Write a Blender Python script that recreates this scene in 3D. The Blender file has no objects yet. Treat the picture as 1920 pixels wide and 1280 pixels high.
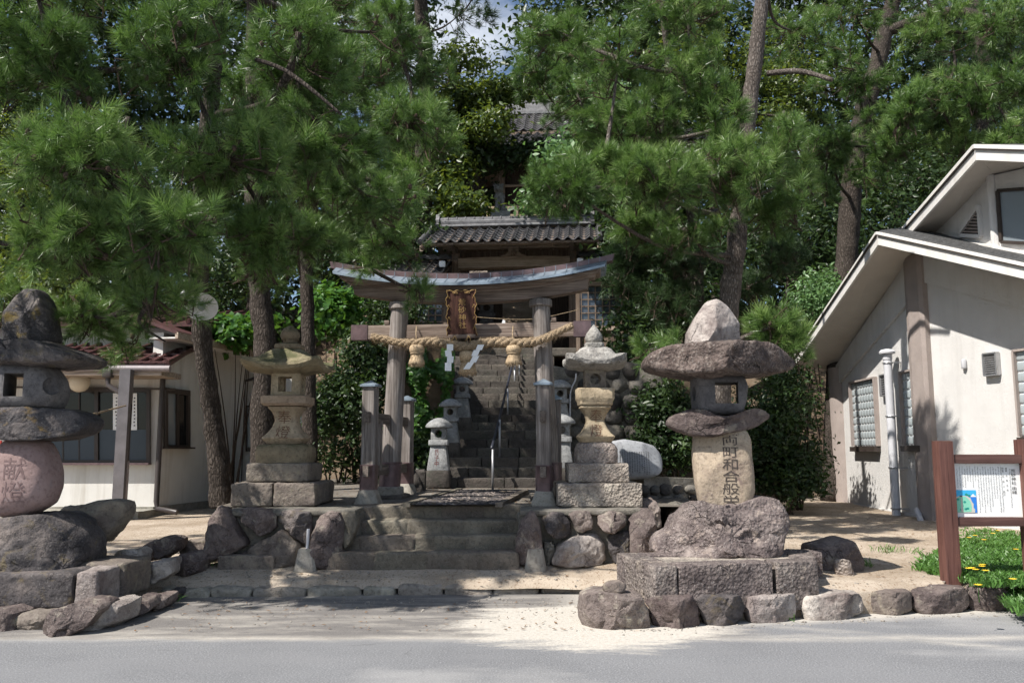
import bpy, bmesh, math, random
import numpy as np
from mathutils import Vector, Matrix, noise, Quaternion
from mathutils.bvhtree import BVHTree
R = math.radians
S = bpy.context.scene
COL = S.collection
# ---------------------------------------------------------------- camera
F = 1573.0                      # focal length in photograph pixels (1920 wide)
PITCH = R(7.32)
EYE = Vector((0, 0, 1.5))
cam = bpy.data.cameras.new('camera'); cam.sensor_width = 36.0; cam.lens = 36.0*F/1920.0
cam.clip_start = 0.1; cam.clip_end = 2000
co = bpy.data.objects.new('camera', cam); COL.objects.link(co)
co.location = EYE; co.rotation_euler = (math.pi/2+PITCH, 0, 0); S.camera = co
# ---------------------------------------------------------------- world, sun, exposure
SUN_EL = R(51); SUN_TO = Vector((0.82, 0.57, 0)).normalized()   # light travels this way on the ground
S.view_settings.view_transform = 'Standard'; S.view_settings.look = 'None'
S.view_settings.exposure = 0.62; S.view_settings.gamma = 1.0
w = bpy.data.worlds.new('World'); S.world = w; w.use_nodes = True
nt = w.node_tree; nt.nodes.clear()
wo = nt.nodes.new('ShaderNodeOutputWorld'); bg = nt.nodes.new('ShaderNodeBackground')
sky = nt.nodes.new('ShaderNodeTexSky'); sky.sky_type = 'NISHITA'; sky.sun_disc = False
sky.sun_elevation = SUN_EL; sky.sun_rotation = math.atan2(-SUN_TO.x, -SUN_TO.y)
sky.air_density = 1.0; sky.dust_density = 0.6; sky.ozone_density = 2.0
tc = nt.nodes.new('ShaderNodeTexCoord'); ns = nt.nodes.new('ShaderNodeTexNoise')
ns.inputs['Scale'].default_value = 3.2; ns.inputs['Detail'].default_value = 7; ns.inputs['Roughness'].default_value = 0.55
mp = nt.nodes.new('ShaderNodeMapping'); mp.inputs['Scale'].default_value = (1, 1, 2.2); mp.inputs['Location'].default_value = (0.35, 0.1, 0.4)
rp = nt.nodes.new('ShaderNodeValToRGB'); rp.color_ramp.elements[0].position = 0.50; rp.color_ramp.elements[1].position = 0.68
mx = nt.nodes.new('ShaderNodeMix'); mx.data_type = 'RGBA'
mx.inputs['B'].default_value = (9.5, 9.8, 10.2, 1)
nt.links.new(tc.outputs['Generated'], mp.inputs['Vector']); nt.links.new(mp.outputs[0], ns.inputs['Vector'])
nt.links.new(ns.outputs['Fac'], rp.inputs['Fac']); nt.links.new(rp.outputs['Color'], mx.inputs['Factor'])
nt.links.new(sky.outputs[0], mx.inputs['A']); nt.links.new(mx.outputs['Result'], bg.inputs['Color'])
bg.inputs['Strength'].default_value = 0.082
nt.links.new(bg.outputs[0], wo.inputs[0])
sl = bpy.data.lights.new('sun', 'SUN'); sl.energy = 5.0; sl.angle = R(0.55); sl.color = (1.0, 0.955, 0.89)
so = bpy.data.objects.new('sun', sl); COL.objects.link(so); so.location = (-20, -20, 30)
LDIR = Vector((SUN_TO.x*math.cos(SUN_EL), SUN_TO.y*math.cos(SUN_EL), -math.sin(SUN_EL)))
so.rotation_euler = LDIR.to_track_quat('-Z', 'Y').to_euler()
S.cycles.max_bounces = 4; S.cycles.diffuse_bounces = 2; S.cycles.glossy_bounces = 2; S.cycles.transmission_bounces = 3; S.cycles.transparent_max_bounces = 4
S.cycles.use_adaptive_sampling = True; S.cycles.adaptive_threshold = 0.02
S.cycles.use_denoising = True; S.cycles.denoising_input_passes = 'RGB_ALBEDO_NORMAL'; S.cycles.denoising_prefilter = 'FAST'
random.seed(7); RNG = np.random.default_rng(7)

# ---------------------------------------------------------------- picture -> place
def ray(px, py):
    x = (px-960)/F; y = (640-py)/F
    c, s = math.cos(PITCH), math.sin(PITCH)
    return Vector((x, c-y*s, s+y*c))
def at(px, py, Y):
    d = ray(px, py); return EYE + d*(Y/d.y)
def onz(px, py, z):
    d = ray(px, py); return EYE + d*((z-EYE.z)/d.z)
def onplane(px, py, p0, n):
    d = ray(px, py); return EYE + d*((p0-EYE).dot(n)/d.dot(n))
# ---------------------------------------------------------------- node helpers
def N(nt, typ, props=None, **ins):
    n = nt.nodes.new('ShaderNode'+typ)
    for k, v in (props or {}).items(): setattr(n, k, v)
    for k, v in ins.items():
        k = k.replace('_', ' ') if k not in n.inputs else k
        s = n.inputs[int(k[1:])] if k[0] == 'i' and k[1:].isdigit() else n.inputs[k]
        if isinstance(v, bpy.types.NodeSocket): nt.links.new(v, s)
        else: s.default_value = v
    return n
def c4(c): return (c[0], c[1], c[2], 1.0)
def newmat(name):
    m = bpy.data.materials.new(name); m.use_nodes = True; nt = m.node_tree; nt.nodes.clear()
    o = nt.nodes.new('ShaderNodeOutputMaterial'); b = nt.nodes.new('ShaderNodeBsdfPrincipled')
    nt.links.new(b.outputs[0], o.inputs[0]); return m, nt, b
def ramp(nt, fac, stops, interp='LINEAR'):
    r = nt.nodes.new('ShaderNodeValToRGB'); nt.links.new(fac, r.inputs[0]); e = r.color_ramp.elements
    r.color_ramp.interpolation = interp
    while len(e) < len(stops): e.new(0.5)
    for k, (p, c) in enumerate(stops):
        e[k].position = p; e[k].color = c4(c) if hasattr(c, '__len__') else (c, c, c, 1)
    return r.outputs[0]
def mixc(nt, fac, a, b, mode='MIX'):
    m = nt.nodes.new('ShaderNodeMix'); m.data_type = 'RGBA'; m.blend_type = mode
    for s, v in ((m.inputs['Factor'], fac), (m.inputs['A'], a), (m.inputs['B'], b)):
        if isinstance(v, bpy.types.NodeSocket): nt.links.new(v, s)
        else: s.default_value = v if not hasattr(v, '__len__') else c4(v)
    return m.outputs['Result']
def math2(nt, op, a, b=0.0, c=None, clamp=False):
    m = nt.nodes.new('ShaderNodeMath'); m.operation = op; m.use_clamp = clamp
    for s, v in zip(m.inputs, (a, b, c)):
        if v is None: continue
        if isinstance(v, bpy.types.NodeSocket): nt.links.new(v, s)
        else: s.default_value = v
    return m.outputs[0]
def nz(nt, vec, scale, detail=4, rough=0.55, dist=0.0):
    n = N(nt, 'TexNoise', Scale=scale, Detail=detail, Roughness=rough, Distortion=dist)
    if vec is not None: nt.links.new(vec, n.inputs['Vector'])
    return n.outputs['Fac']
def wpos(nt, scale=None):
    g = nt.nodes.new('ShaderNodeNewGeometry').outputs['Position']
    if scale is None: return g
    return N(nt, 'Mapping', Vector=g, Scale=scale).outputs[0]
def opos(nt, scale=None):
    g = nt.nodes.new('ShaderNodeTexCoord').outputs['Object']
    oi = nt.nodes.new('ShaderNodeObjectInfo').outputs['Random']
    off = N(nt, 'CombineXYZ', X=math2(nt, 'MULTIPLY', oi, 37.0), Y=math2(nt, 'MULTIPLY', oi, 91.0), Z=math2(nt, 'MULTIPLY', oi, 53.0)).outputs[0]
    m = N(nt, 'Mapping', Vector=g, Location=off)
    if scale is not None: m.inputs['Scale'].default_value = scale
    return m.outputs[0]
def bumpn(nt, b, h, strength=0.4, dist=0.02):
    n = N(nt, 'Bump', Strength=strength, Distance=dist, Height=h); nt.links.new(n.outputs[0], b.inputs['Normal'])
# ---------------------------------------------------------------- materials
def stone(name, dark, mid, light, s=3.0, speck=0.5, speck_col=(0.5, 0.48, 0.45), bump=0.5, rough=0.9, lichen=None, moss=None, pits=0.0, rand=0.25, fissure=0.0):
    m, nt, b = newmat(name); p = wpos(nt)
    n1 = nz(nt, p, s, 6, 0.62, 0.3)
    col = ramp(nt, n1, [(0.3, dark), (0.5, mid), (0.7, light)])
    drift = nz(nt, p, s*0.35, 3, 0.6)
    col = mixc(nt, ramp(nt, drift, [(0.42, 0.0), (0.68, 0.55)]), col, tuple(0.5*(a_+b_)*k_ for a_, b_, k_ in zip(dark, mid, (0.92, 0.97, 1.0))))
    n2 = nz(nt, p, 55, 3, 0.7)
    col = mixc(nt, math2(nt, 'MULTIPLY', ramp(nt, n2, [(0.55, 0.0), (0.72, speck)]), ramp(nt, nz(nt, p, s*0.8, 2), [(0.35, 0.25), (0.6, 1.0)])), col, speck_col)
    n3 = nz(nt, p, 28, 4, 0.7)
    col = mixc(nt, ramp(nt, n3, [(0.32, 0.55), (0.5, 0.0)]), col, tuple(x*0.4 for x in dark))
    if lichen:
        n4 = nz(nt, p, 7, 5, 0.65, 0.5)
        col = mixc(nt, ramp(nt, n4, [(0.56, 0.0), (0.68, 0.75)]), col, lichen)
    if moss:
        g = N(nt, 'SeparateXYZ', Vector=nt.nodes.new('ShaderNodeNewGeometry').outputs['Normal']).outputs['Z']
        f = math2(nt, 'MULTIPLY', ramp(nt, g, [(0.15, 0), (0.7, 1)]), ramp(nt, nz(nt, p, 6, 5, 0.7), [(0.35, 0), (0.6, 0.9)]))
        col = mixc(nt, f, col, moss)
    if rand:
        oi = nt.nodes.new('ShaderNodeObjectInfo').outputs['Random']
        hv = N(nt, 'HueSaturation', Color=col, Value=math2(nt, 'MULTIPLY_ADD', oi, 2*rand, 1-rand), Hue=math2(nt, 'MULTIPLY_ADD', oi, 0.03, 0.485))
        col = hv.outputs[0]
    nt.links.new(col, b.inputs['Base Color']); b.inputs['Roughness'].default_value = rough; b.inputs['Specular IOR Level'].default_value = 0.25
    h = math2(nt, 'ADD', math2(nt, 'MULTIPLY', n2, 0.35), math2(nt, 'ADD', math2(nt, 'MULTIPLY', n3, 0.7), math2(nt, 'MULTIPLY', nz(nt, p, 9, 5, 0.7), 1.2)))
    if pits:
        v = N(nt, 'TexVoronoi', Vector=p, Scale=34.0).outputs['Distance']
        h = math2(nt, 'ADD', h, math2(nt, 'MULTIPLY', v, pits))
    if fissure:
        wv = nt.nodes.new('ShaderNodeVectorMath'); wv.operation = 'MULTIPLY_ADD'; nt.links.new(N(nt, 'TexNoise', Vector=p, Scale=6.0, Detail=4.0).outputs['Color'], wv.inputs[0]); wv.inputs[1].default_value = (0.22, 0.22, 0.22); nt.links.new(p, wv.inputs[2])
        fe = N(nt, 'TexVoronoi', {'feature': 'DISTANCE_TO_EDGE'}, Vector=wv.outputs[0], Scale=5.5).outputs[0]
        fm = math2(nt, 'MULTIPLY', ramp(nt, fe, [(0.0, 1.0), (0.035, 0.0)]), ramp(nt, nz(nt, p, 2.3, 3), [(0.52, 0.0), (0.64, 1.0)]))
        h = math2(nt, 'SUBTRACT', h, math2(nt, 'MULTIPLY', fm, 0.9)); col = mixc(nt, math2(nt, 'MULTIPLY', fm, fissure), col, tuple(x*0.35 for x in dark)); nt.links.new(col, b.inputs['Base Color'])
    mod = ramp(nt, nz(nt, p, 1.8, 4, 0.6), [(0.33, 0.25), (0.66, 1.15)])
    bumpn(nt, b, math2(nt, 'MULTIPLY', h, mod), bump, 0.03)
    return m
def wood(name, dark, mid, light, axis=2, s=1.0, rough=0.8, bump=0.35, rand=0.15):
    m, nt, b = newmat(name); sc = [16*s, 16*s, 16*s]; sc[axis] = 0.7*s
    p = opos(nt, tuple(sc)); p2 = opos(nt)
    g = nz(nt, p, 1.6, 6, 0.65, 0.8)
    col = ramp(nt, g, [(0.32, dark), (0.5, mid), (0.68, light)])
    blotch = nz(nt, p2, 2.2, 4, 0.6)
    col = mixc(nt, ramp(nt, blotch, [(0.4, 0.0), (0.7, 0.45)]), col, dark)
    sc2 = [60*s]*3; sc2[axis] = 1.2*s
    ck = nz(nt, opos(nt, tuple(sc2)), 1.0, 2, 0.5)
    col = mixc(nt, ramp(nt, ck, [(0.28, 0.8), (0.36, 0.0)]), col, tuple(x*0.3 for x in dark))
    oi = nt.nodes.new('ShaderNodeObjectInfo').outputs['Random']
    col = N(nt, 'HueSaturation', Color=col, Value=math2(nt, 'MULTIPLY_ADD', oi, 2*rand, 1-rand)).outputs[0]
    nt.links.new(col, b.inputs['Base Color']); b.inputs['Roughness'].default_value = rough; b.inputs['Specular IOR Level'].default_value = 0.25
    bumpn(nt, b, math2(nt, 'ADD', g, ck), bump, 0.01); return m
def plain(name, col, rough=0.6, var=0.25, s=4.0, metallic=0.0, bump=0.0, bs=60, spec=0.4, streak=False, dirt=None):
    m, nt, b = newmat(name); p = wpos(nt, (1, 1, 0.25) if streak else None)
    n1 = nz(nt, p, s, 5, 0.6)
    c = ramp(nt, n1, [(0.3, tuple(x*(1-var) for x in col)), (0.7, tuple(min(1, x*(1+var)) for x in col))])
    if dirt:
        c = mixc(nt, ramp(nt, nz(nt, wpos(nt, (6, 6, 0.5)), 0.9, 5, 0.65), [(0.5, 0.0), (0.8, 0.7)]), c, dirt)
    nt.links.new(c, b.inputs['Base Color']); b.inputs['Roughness'].default_value = rough; b.inputs['Metallic'].default_value = metallic
    b.inputs['Specular IOR Level'].default_value = spec
    if bump: bumpn(nt, b, nz(nt, wpos(nt), bs, 3, 0.6), bump, 0.02)
    return m
def leafmat(name, stops, rough=0.45, trans=0.3, tcol=None, spec=0.4):
    m, nt, b = newmat(name); o = nt.nodes['Material Output']
    a = N(nt, 'Attribute', {'attribute_name': 'tint'}).outputs['Fac']
    col = ramp(nt, a, stops)
    nt.links.new(col, b.inputs['Base Color']); b.inputs['Roughness'].default_value = rough; b.inputs['Specular IOR Level'].default_value = spec
    t = nt.nodes.new('ShaderNodeBsdfTranslucent')
    nt.links.new(mixc(nt, 0.6, col, tcol or stops[-1][1]), t.inputs['Color'])
    mx = nt.nodes.new('ShaderNodeMixShader'); mx.inputs[0].default_value = trans
    nt.links.new(b.outputs[0], mx.inputs[1]); nt.links.new(t.outputs[0], mx.inputs[2]); nt.links.new(mx.outputs[0], o.inputs[0])
    return m
MT = {}
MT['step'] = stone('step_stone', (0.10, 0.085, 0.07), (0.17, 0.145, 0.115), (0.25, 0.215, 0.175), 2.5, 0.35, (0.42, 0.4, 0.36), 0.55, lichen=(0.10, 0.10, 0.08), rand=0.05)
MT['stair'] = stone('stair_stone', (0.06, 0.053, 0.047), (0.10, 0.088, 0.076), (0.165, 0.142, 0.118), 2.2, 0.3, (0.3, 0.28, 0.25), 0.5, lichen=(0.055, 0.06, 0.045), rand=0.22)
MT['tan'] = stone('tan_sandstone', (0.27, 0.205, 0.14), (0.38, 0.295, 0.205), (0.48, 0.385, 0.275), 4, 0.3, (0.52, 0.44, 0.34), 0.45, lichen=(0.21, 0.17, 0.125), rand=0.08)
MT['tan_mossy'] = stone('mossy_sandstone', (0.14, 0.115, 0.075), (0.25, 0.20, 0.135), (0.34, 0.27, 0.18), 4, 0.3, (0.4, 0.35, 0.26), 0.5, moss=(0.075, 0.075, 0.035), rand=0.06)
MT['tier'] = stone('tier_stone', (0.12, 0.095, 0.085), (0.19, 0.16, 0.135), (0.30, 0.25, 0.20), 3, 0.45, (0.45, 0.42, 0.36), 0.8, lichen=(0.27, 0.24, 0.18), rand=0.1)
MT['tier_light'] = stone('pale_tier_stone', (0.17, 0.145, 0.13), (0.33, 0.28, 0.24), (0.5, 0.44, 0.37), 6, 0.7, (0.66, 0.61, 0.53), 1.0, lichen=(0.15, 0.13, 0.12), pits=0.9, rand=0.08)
MT['granite'] = stone('speckled_granite', (0.14, 0.13, 0.12), (0.28, 0.265, 0.24), (0.42, 0.40, 0.36), 9, 0.8, (0.58, 0.57, 0.54), 0.8, pits=0.6, rand=0.06)
MT['granite_grey'] = stone('grey_granite', (0.20, 0.20, 0.20), (0.29, 0.29, 0.285), (0.38, 0.38, 0.37), 12, 0.6, (0.5, 0.5, 0.5), 0.3, rand=0.08)
MT['brown'] = stone('brown_boulder', (0.075, 0.057, 0.053), (0.155, 0.122, 0.112), (0.29, 0.24, 0.21), 2.6, 0.4, (0.45, 0.41, 0.37), 1.0, lichen=(0.36, 0.32, 0.26), rand=0.35, fissure=0.35)
MT['brown_coarse'] = stone('coarse_boulder', (0.085, 0.068, 0.065), (0.165, 0.135, 0.124), (0.31, 0.265, 0.235), 5, 0.75, (0.6, 0.55, 0.5), 1.0, lichen=(0.36, 0.30, 0.25), pits=0.7, rand=0.08, fissure=0.2)
MT['slab'] = stone('slab_boulder', (0.065, 0.05, 0.044), (0.135, 0.105, 0.088), (0.27, 0.22, 0.185), 6, 0.75, (0.5, 0.46, 0.41), 1.6, lichen=(0.36, 0.31, 0.26), pits=0.4, rand=0.08, fissure=0.2)
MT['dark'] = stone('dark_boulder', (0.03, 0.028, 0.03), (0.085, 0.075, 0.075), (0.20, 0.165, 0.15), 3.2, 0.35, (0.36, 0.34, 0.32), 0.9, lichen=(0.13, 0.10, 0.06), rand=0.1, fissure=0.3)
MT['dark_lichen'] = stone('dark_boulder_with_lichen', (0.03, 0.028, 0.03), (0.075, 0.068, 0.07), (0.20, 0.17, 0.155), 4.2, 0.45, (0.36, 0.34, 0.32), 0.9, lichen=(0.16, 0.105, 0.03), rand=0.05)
MT['pale'] = stone('pale_boulder', (0.16, 0.125, 0.115), (0.38, 0.335, 0.30), (0.56, 0.51, 0.46), 3.2, 0.3, (0.62, 0.58, 0.53), 0.9, rand=0.1, fissure=0.4)
MT['pink'] = stone('pink_stone', (0.23, 0.155, 0.14), (0.30, 0.21, 0.195), (0.36, 0.265, 0.25), 2, 0.2, (0.4, 0.33, 0.31), 0.25, lichen=(0.27, 0.22, 0.22), rand=0.0)
MT['stem'] = stone('yellowed_stone', (0.20, 0.145, 0.12), (0.41, 0.33, 0.24), (0.5, 0.42, 0.32), 2.6, 0.35, (0.55, 0.5, 0.44), 0.45, lichen=(0.15, 0.105, 0.10), rand=0.0)
MT['fire'] = stone('grey_firebox_stone', (0.075, 0.072, 0.075), (0.14, 0.13, 0.13), (0.2, 0.185, 0.18), 5, 0.4, (0.3, 0.28, 0.27), 0.5, rand=0.05)
MT['monument'] = stone('smooth_grey_stone', (0.27, 0.275, 0.29), (0.35, 0.355, 0.37), (0.46, 0.465, 0.48), 2.5, 0.15, (0.5, 0.5, 0.5), 0.15, rand=0.0)
MT['cobble'] = stone('cobble_stone', (0.05, 0.048, 0.046), (0.105, 0.095, 0.085), (0.17, 0.15, 0.125), 4, 0.3, (0.28, 0.26, 0.23), 0.4, rand=0.45)
MT['mortar'] = stone('mortar', (0.11, 0.10, 0.085), (0.17, 0.155, 0.13), (0.25, 0.23, 0.2), 6, 0.3, (0.3, 0.29, 0.27), 0.6, rand=0.0)
MT['kerb'] = stone('sandy_kerb_stone', (0.20, 0.175, 0.145), (0.30, 0.27, 0.225), (0.42, 0.38, 0.32), 3.5, 0.4, (0.5, 0.47, 0.42), 0.8, lichen=(0.42, 0.37, 0.3), rand=0.1)
MT['concrete'] = stone('concrete', (0.22, 0.20, 0.17), (0.30, 0.28, 0.24), (0.38, 0.355, 0.31), 5, 0.3, (0.46, 0.44, 0.4), 0.25, rand=0.06)
MT['bark'] = stone('pine_bark', (0.035, 0.026, 0.02), (0.085, 0.065, 0.052), (0.16, 0.125, 0.10), 9, 0.3, (0.2, 0.17, 0.14), 1.0, rand=0.2)
def barkmat(name, dark, mid, light):
    m, nt, b = newmat(name); p = N(nt, 'Mapping', Vector=wpos(nt), Scale=(1, 1, 0.3)).outputs[0]
    wob = nt.nodes.new('ShaderNodeVectorMath'); wob.operation = 'MULTIPLY_ADD'; ncol = N(nt, 'TexNoise', Vector=p, Scale=14.0, Detail=3.0).outputs['Color']
    nt.links.new(ncol, wob.inputs[0]); wob.inputs[1].default_value = (0.06, 0.06, 0.06); nt.links.new(p, wob.inputs[2])
    v = N(nt, 'TexVoronoi', {'feature': 'DISTANCE_TO_EDGE'}, Vector=wob.outputs[0], Scale=34.0).outputs[0]
    n1 = nz(nt, p, 30, 6, 0.75); n2 = nz(nt, wpos(nt), 3.0, 4, 0.6)
    h = math2(nt, 'ADD', ramp(nt, v, [(0.0, 0.0), (0.3, 0.55)]), math2(nt, 'MULTIPLY', n1, 1.1))
    col = ramp(nt, math2(nt, 'MULTIPLY_ADD', h, 0.6, math2(nt, 'MULTIPLY_ADD', n2, 0.5, -0.25)), [(0.2, dark), (0.5, mid), (0.85, light)])
    nt.links.new(col, b.inputs['Base Color']); b.inputs['Roughness'].default_value = 0.95; b.inputs['Specular IOR Level'].default_value = 0.15
    bumpn(nt, b, h, 0.9, 0.03); return m
MT['bark'] = barkmat('pine_bark', (0.022, 0.018, 0.015), (0.07, 0.057, 0.048), (0.15, 0.125, 0.108))
MT['bark_light'] = barkmat('pale_pine_bark', (0.05, 0.041, 0.035), (0.14, 0.118, 0.103), (0.28, 0.245, 0.218))
MT['twig'] = plain('twig_bark', (0.075, 0.055, 0.042), 0.95, 0.4, 12, spec=0.1)
MT['wood_v'] = wood('weathered_post_wood', (0.09, 0.076, 0.068), (0.20, 0.176, 0.16), (0.34, 0.31, 0.288), 2)
MT['wood_x'] = wood('weathered_beam_wood', (0.09, 0.065, 0.05), (0.19, 0.145, 0.118), (0.30, 0.245, 0.205), 0)
MT['wood_y'] = wood('weathered_rail_wood', (0.08, 0.065, 0.055), (0.165, 0.135, 0.115), (0.27, 0.23, 0.2), 1)
MT['gate_x'] = wood('gate_beam_wood', (0.19, 0.145, 0.11), (0.37, 0.295, 0.23), (0.50, 0.42, 0.345), 0)
MT['gate_v'] = wood('gate_post_wood', (0.10, 0.07, 0.05), (0.20, 0.148, 0.112), (0.30, 0.235, 0.185), 2)
MT['gate_dark'] = wood('dark_gate_board', (0.02, 0.014, 0.01), (0.05, 0.034, 0.026), (0.09, 0.065, 0.05), 2)
MT['sign_wood'] = wood('red_brown_sign_wood', (0.075, 0.033, 0.027), (0.125, 0.058, 0.047), (0.18, 0.09, 0.072), 2, 1.0, 0.6, 0.2, 0.05)
MT['sign_wood_x'] = wood('red_brown_rail_wood', (0.06, 0.03, 0.026), (0.10, 0.052, 0.044), (0.15, 0.082, 0.068), 0, 1.0, 0.6, 0.2, 0.05)
MT['plaque'] = wood('dark_plaque_wood', (0.035, 0.014, 0.01), (0.075, 0.032, 0.022), (0.12, 0.055, 0.038), 2, 1.2, 0.65)
MT['gold'] = plain('gold_paint', (0.33, 0.21, 0.08), 0.5, 0.4, 25, metallic=0.3)
MT['patina'] = plain('blue_grey_copper', (0.235, 0.29, 0.345), 0.42, 0.3, 7, metallic=0.35, streak=False)
MT['copper'] = plain('brown_copper', (0.135, 0.092, 0.095), 0.42, 0.35, 8, metallic=0.35)
MT['straw'] = plain('straw_rope', (0.37, 0.28, 0.185), 0.9, 0.5, 55, bump=0.9, bs=160, spec=0.15)
MT['straw_pale'] = plain('straw_tassel', (0.45, 0.34, 0.22), 0.9, 0.45, 70, spec=0.15)
MT['paper'] = plain('white_paper', (0.86, 0.86, 0.85), 0.8, 0.04)
MT['tile'] = plain('grey_roof_tile', (0.10, 0.097, 0.10), 0.33, 0.5, 9, spec=0.6, bump=0.15)
MT['tile_pale'] = plain('pale_roof_tile', (0.21, 0.205, 0.205), 0.4, 0.35, 9, spec=0.5, bump=0.15)
MT['plaster'] = plain('cream_plaster', (0.66, 0.64, 0.60), 0.9, 0.07, 1.5, bump=0.1, bs=90, spec=0.2, dirt=(0.40, 0.36, 0.30))
MT['stucco'] = plain('white_stucco', (0.60, 0.585, 0.565), 0.9, 0.06, 2, dirt=(0.50, 0.48, 0.455), bump=0.5, bs=70, spec=0.15)
MT['stucco_soffit'] = plain('cream_soffit_paint', (0.55, 0.50, 0.44), 0.9, 0.06, 2, bump=0.5, bs=90, spec=0.15)
MT['fascia'] = plain('white_fascia_paint', (0.66, 0.635, 0.60), 0.7, 0.06, 3, bump=0.15, bs=90, dirt=(0.5, 0.46, 0.42))
MT['taupe'] = plain('taupe_stucco', (0.33, 0.28, 0.255), 0.9, 0.1, 3, bump=0.5, bs=70, spec=0.15)
MT['roof_metal'] = plain('dark_roof_sheet', (0.075, 0.075, 0.075), 0.5, 0.5, 20, bump=0.3)
MT['roof_red'] = plain('red_brown_roof_tile', (0.085, 0.036, 0.034), 0.4, 0.3, 10)
MT['frame'] = plain('brown_metal_frame', (0.045, 0.035, 0.03), 0.45, 0.2, 5)
MT['pvc'] = plain('grey_pipe', (0.52, 0.52, 0.54), 0.5, 0.08, 5)
MT['pipe_dark'] = plain('brown_downpipe', (0.06, 0.05, 0.048), 0.4, 0.2, 5)
MT['pipe_pink'] = plain('faded_downpipe', (0.25, 0.215, 0.215), 0.5, 0.2, 5)
MT['post_grey'] = plain('grey_post_paint', (0.13, 0.12, 0.125), 0.4, 0.2, 5)
MT['steel'] = plain('steel', (0.42, 0.42, 0.43), 0.4, 0.15, 6, metallic=0.7)
MT['black_rail'] = plain('dark_rail', (0.03, 0.033, 0.045), 0.4, 0.2, 6)
MT['ink'] = plain('black_ink', (0.025, 0.025, 0.025), 0.7, 0.1)
MT['carve'] = plain('carved_stone_dark', (0.07, 0.057, 0.05), 0.95, 0.3, 30)
MT['carve_brown'] = plain('carved_stone_brown', (0.17, 0.10, 0.06), 0.95, 0.3, 30)
MT['carve_pink'] = plain('carved_pink_stone', (0.185, 0.125, 0.12), 0.95, 0.3, 30)
MT['carve_red'] = plain('red_lettering', (0.16, 0.05, 0.045), 0.9, 0.3, 30)
MT['carve_grey'] = plain('carved_grey_stone', (0.14, 0.14, 0.145), 0.95, 0.3, 30)
MT['board'] = plain('white_sign_board', (0.80, 0.80, 0.78), 0.45, 0.02, 3)
MT['sea'] = plain('printed_blue', (0.03, 0.20, 0.62), 0.5, 0.05); MT['cyan'] = plain('printed_sky_blue', (0.05, 0.42, 0.72), 0.5, 0.05)
MT['land'] = plain('printed_green', (0.22, 0.58, 0.42), 0.5, 0.05); MT['land2'] = plain('printed_dark_green', (0.02, 0.28, 0.22), 0.5, 0.05)
MT['beige'] = plain('printed_beige', (0.55, 0.52, 0.45), 0.5, 0.05); MT['white'] = plain('white_paint', (0.8, 0.8, 0.8), 0.5, 0.03)
MT['red'] = plain('red_cloth', (0.5, 0.04, 0.03), 0.8, 0.1)
MT['lampglass'] = plain('cream_lamp_globe', (0.62, 0.54, 0.42), 0.25, 0.03)
MT['lampwhite'] = plain('white_enamel', (0.62, 0.63, 0.63), 0.35, 0.08)
def glassmat(name, col, rough=0.08, spec=0.8):
    m, nt, b = newmat(name); b.inputs['Base Color'].default_value = c4(col); b.inputs['Roughness'].default_value = rough
    b.inputs['Specular IOR Level'].default_value = spec
    bumpn(nt, b, nz(nt, wpos(nt), 3, 2, 0.5), 0.05, 0.05); return m
MT['glass'] = glassmat('dark_window_glass', (0.012, 0.014, 0.016), 0.12, 0.35)
MT['glass_frost'] = glassmat('frosted_window_glass', (0.055, 0.072, 0.088), 0.4, 0.3)
MT['glass_grey'] = glassmat('grey_window_glass', (0.20, 0.23, 0.25), 0.2, 0.6)
MT['glass_sky'] = glassmat('lattice_window_glass', (0.05, 0.06, 0.075), 0.05, 1.0)
MT['gblock'] = glassmat('glass_block', (0.34, 0.375, 0.385), 0.16, 0.8)
MT['needle'] = leafmat('pine_needles', [(0.0, (0.03, 0.06, 0.018)), (0.5, (0.13, 0.225, 0.058)), (1.0, (0.33, 0.44, 0.14))], 0.34, 0.24, (0.18, 0.34, 0.05), 0.45)
MT['needle_far'] = leafmat('distant_pine_needles', [(0.0, (0.025, 0.048, 0.019)), (0.5, (0.05, 0.088, 0.034)), (1.0, (0.09, 0.14, 0.05))], 0.45, 0.25, (0.07, 0.16, 0.03))
MT['leaf'] = leafmat('broad_leaves', [(0.0, (0.012, 0.022, 0.009)), (0.5, (0.026, 0.05, 0.016)), (1.0, (0.06, 0.10, 0.028))], 0.40, 0.22, (0.10, 0.17, 0.025), 0.3)
MT['leaf_yellow'] = leafmat('yellow_green_leaves', [(0.0, (0.03, 0.052, 0.012)), (0.5, (0.07, 0.112, 0.024)), (1.0, (0.155, 0.20, 0.04))], 0.4, 0.35, (0.30, 0.38, 0.03), 0.5)
MT['leaf_pale'] = leafmat('pale_green_leaves', [(0.0, (0.05, 0.10, 0.04)), (0.5, (0.10, 0.19, 0.07)), (1.0, (0.17, 0.29, 0.11))], 0.42, 0.3, (0.22, 0.4, 0.08), 0.45)
MT['ivy'] = leafmat('ivy_leaves', [(0.0, (0.02, 0.06, 0.012)), (0.5, (0.05, 0.135, 0.022)), (1.0, (0.10, 0.215, 0.035))], 0.4, 0.3, (0.18, 0.36, 0.03), 0.45)
MT['grassy'] = leafmat('groundcover_leaves', [(0.0, (0.04, 0.10, 0.02)), (0.5, (0.085, 0.19, 0.04)), (1.0, (0.15, 0.28, 0.07))], 0.42, 0.25, (0.2, 0.4, 0.05), 0.4)
MT['flower'] = plain('yellow_petals', (0.85, 0.55, 0.03), 0.6, 0.12, 30)
MT['pebble'] = stone('pebble_stone', (0.16, 0.14, 0.12), (0.3, 0.27, 0.235), (0.48, 0.44, 0.39), 22, 0.2, (0.5, 0.47, 0.43), 0.3, rand=0.0)
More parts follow.
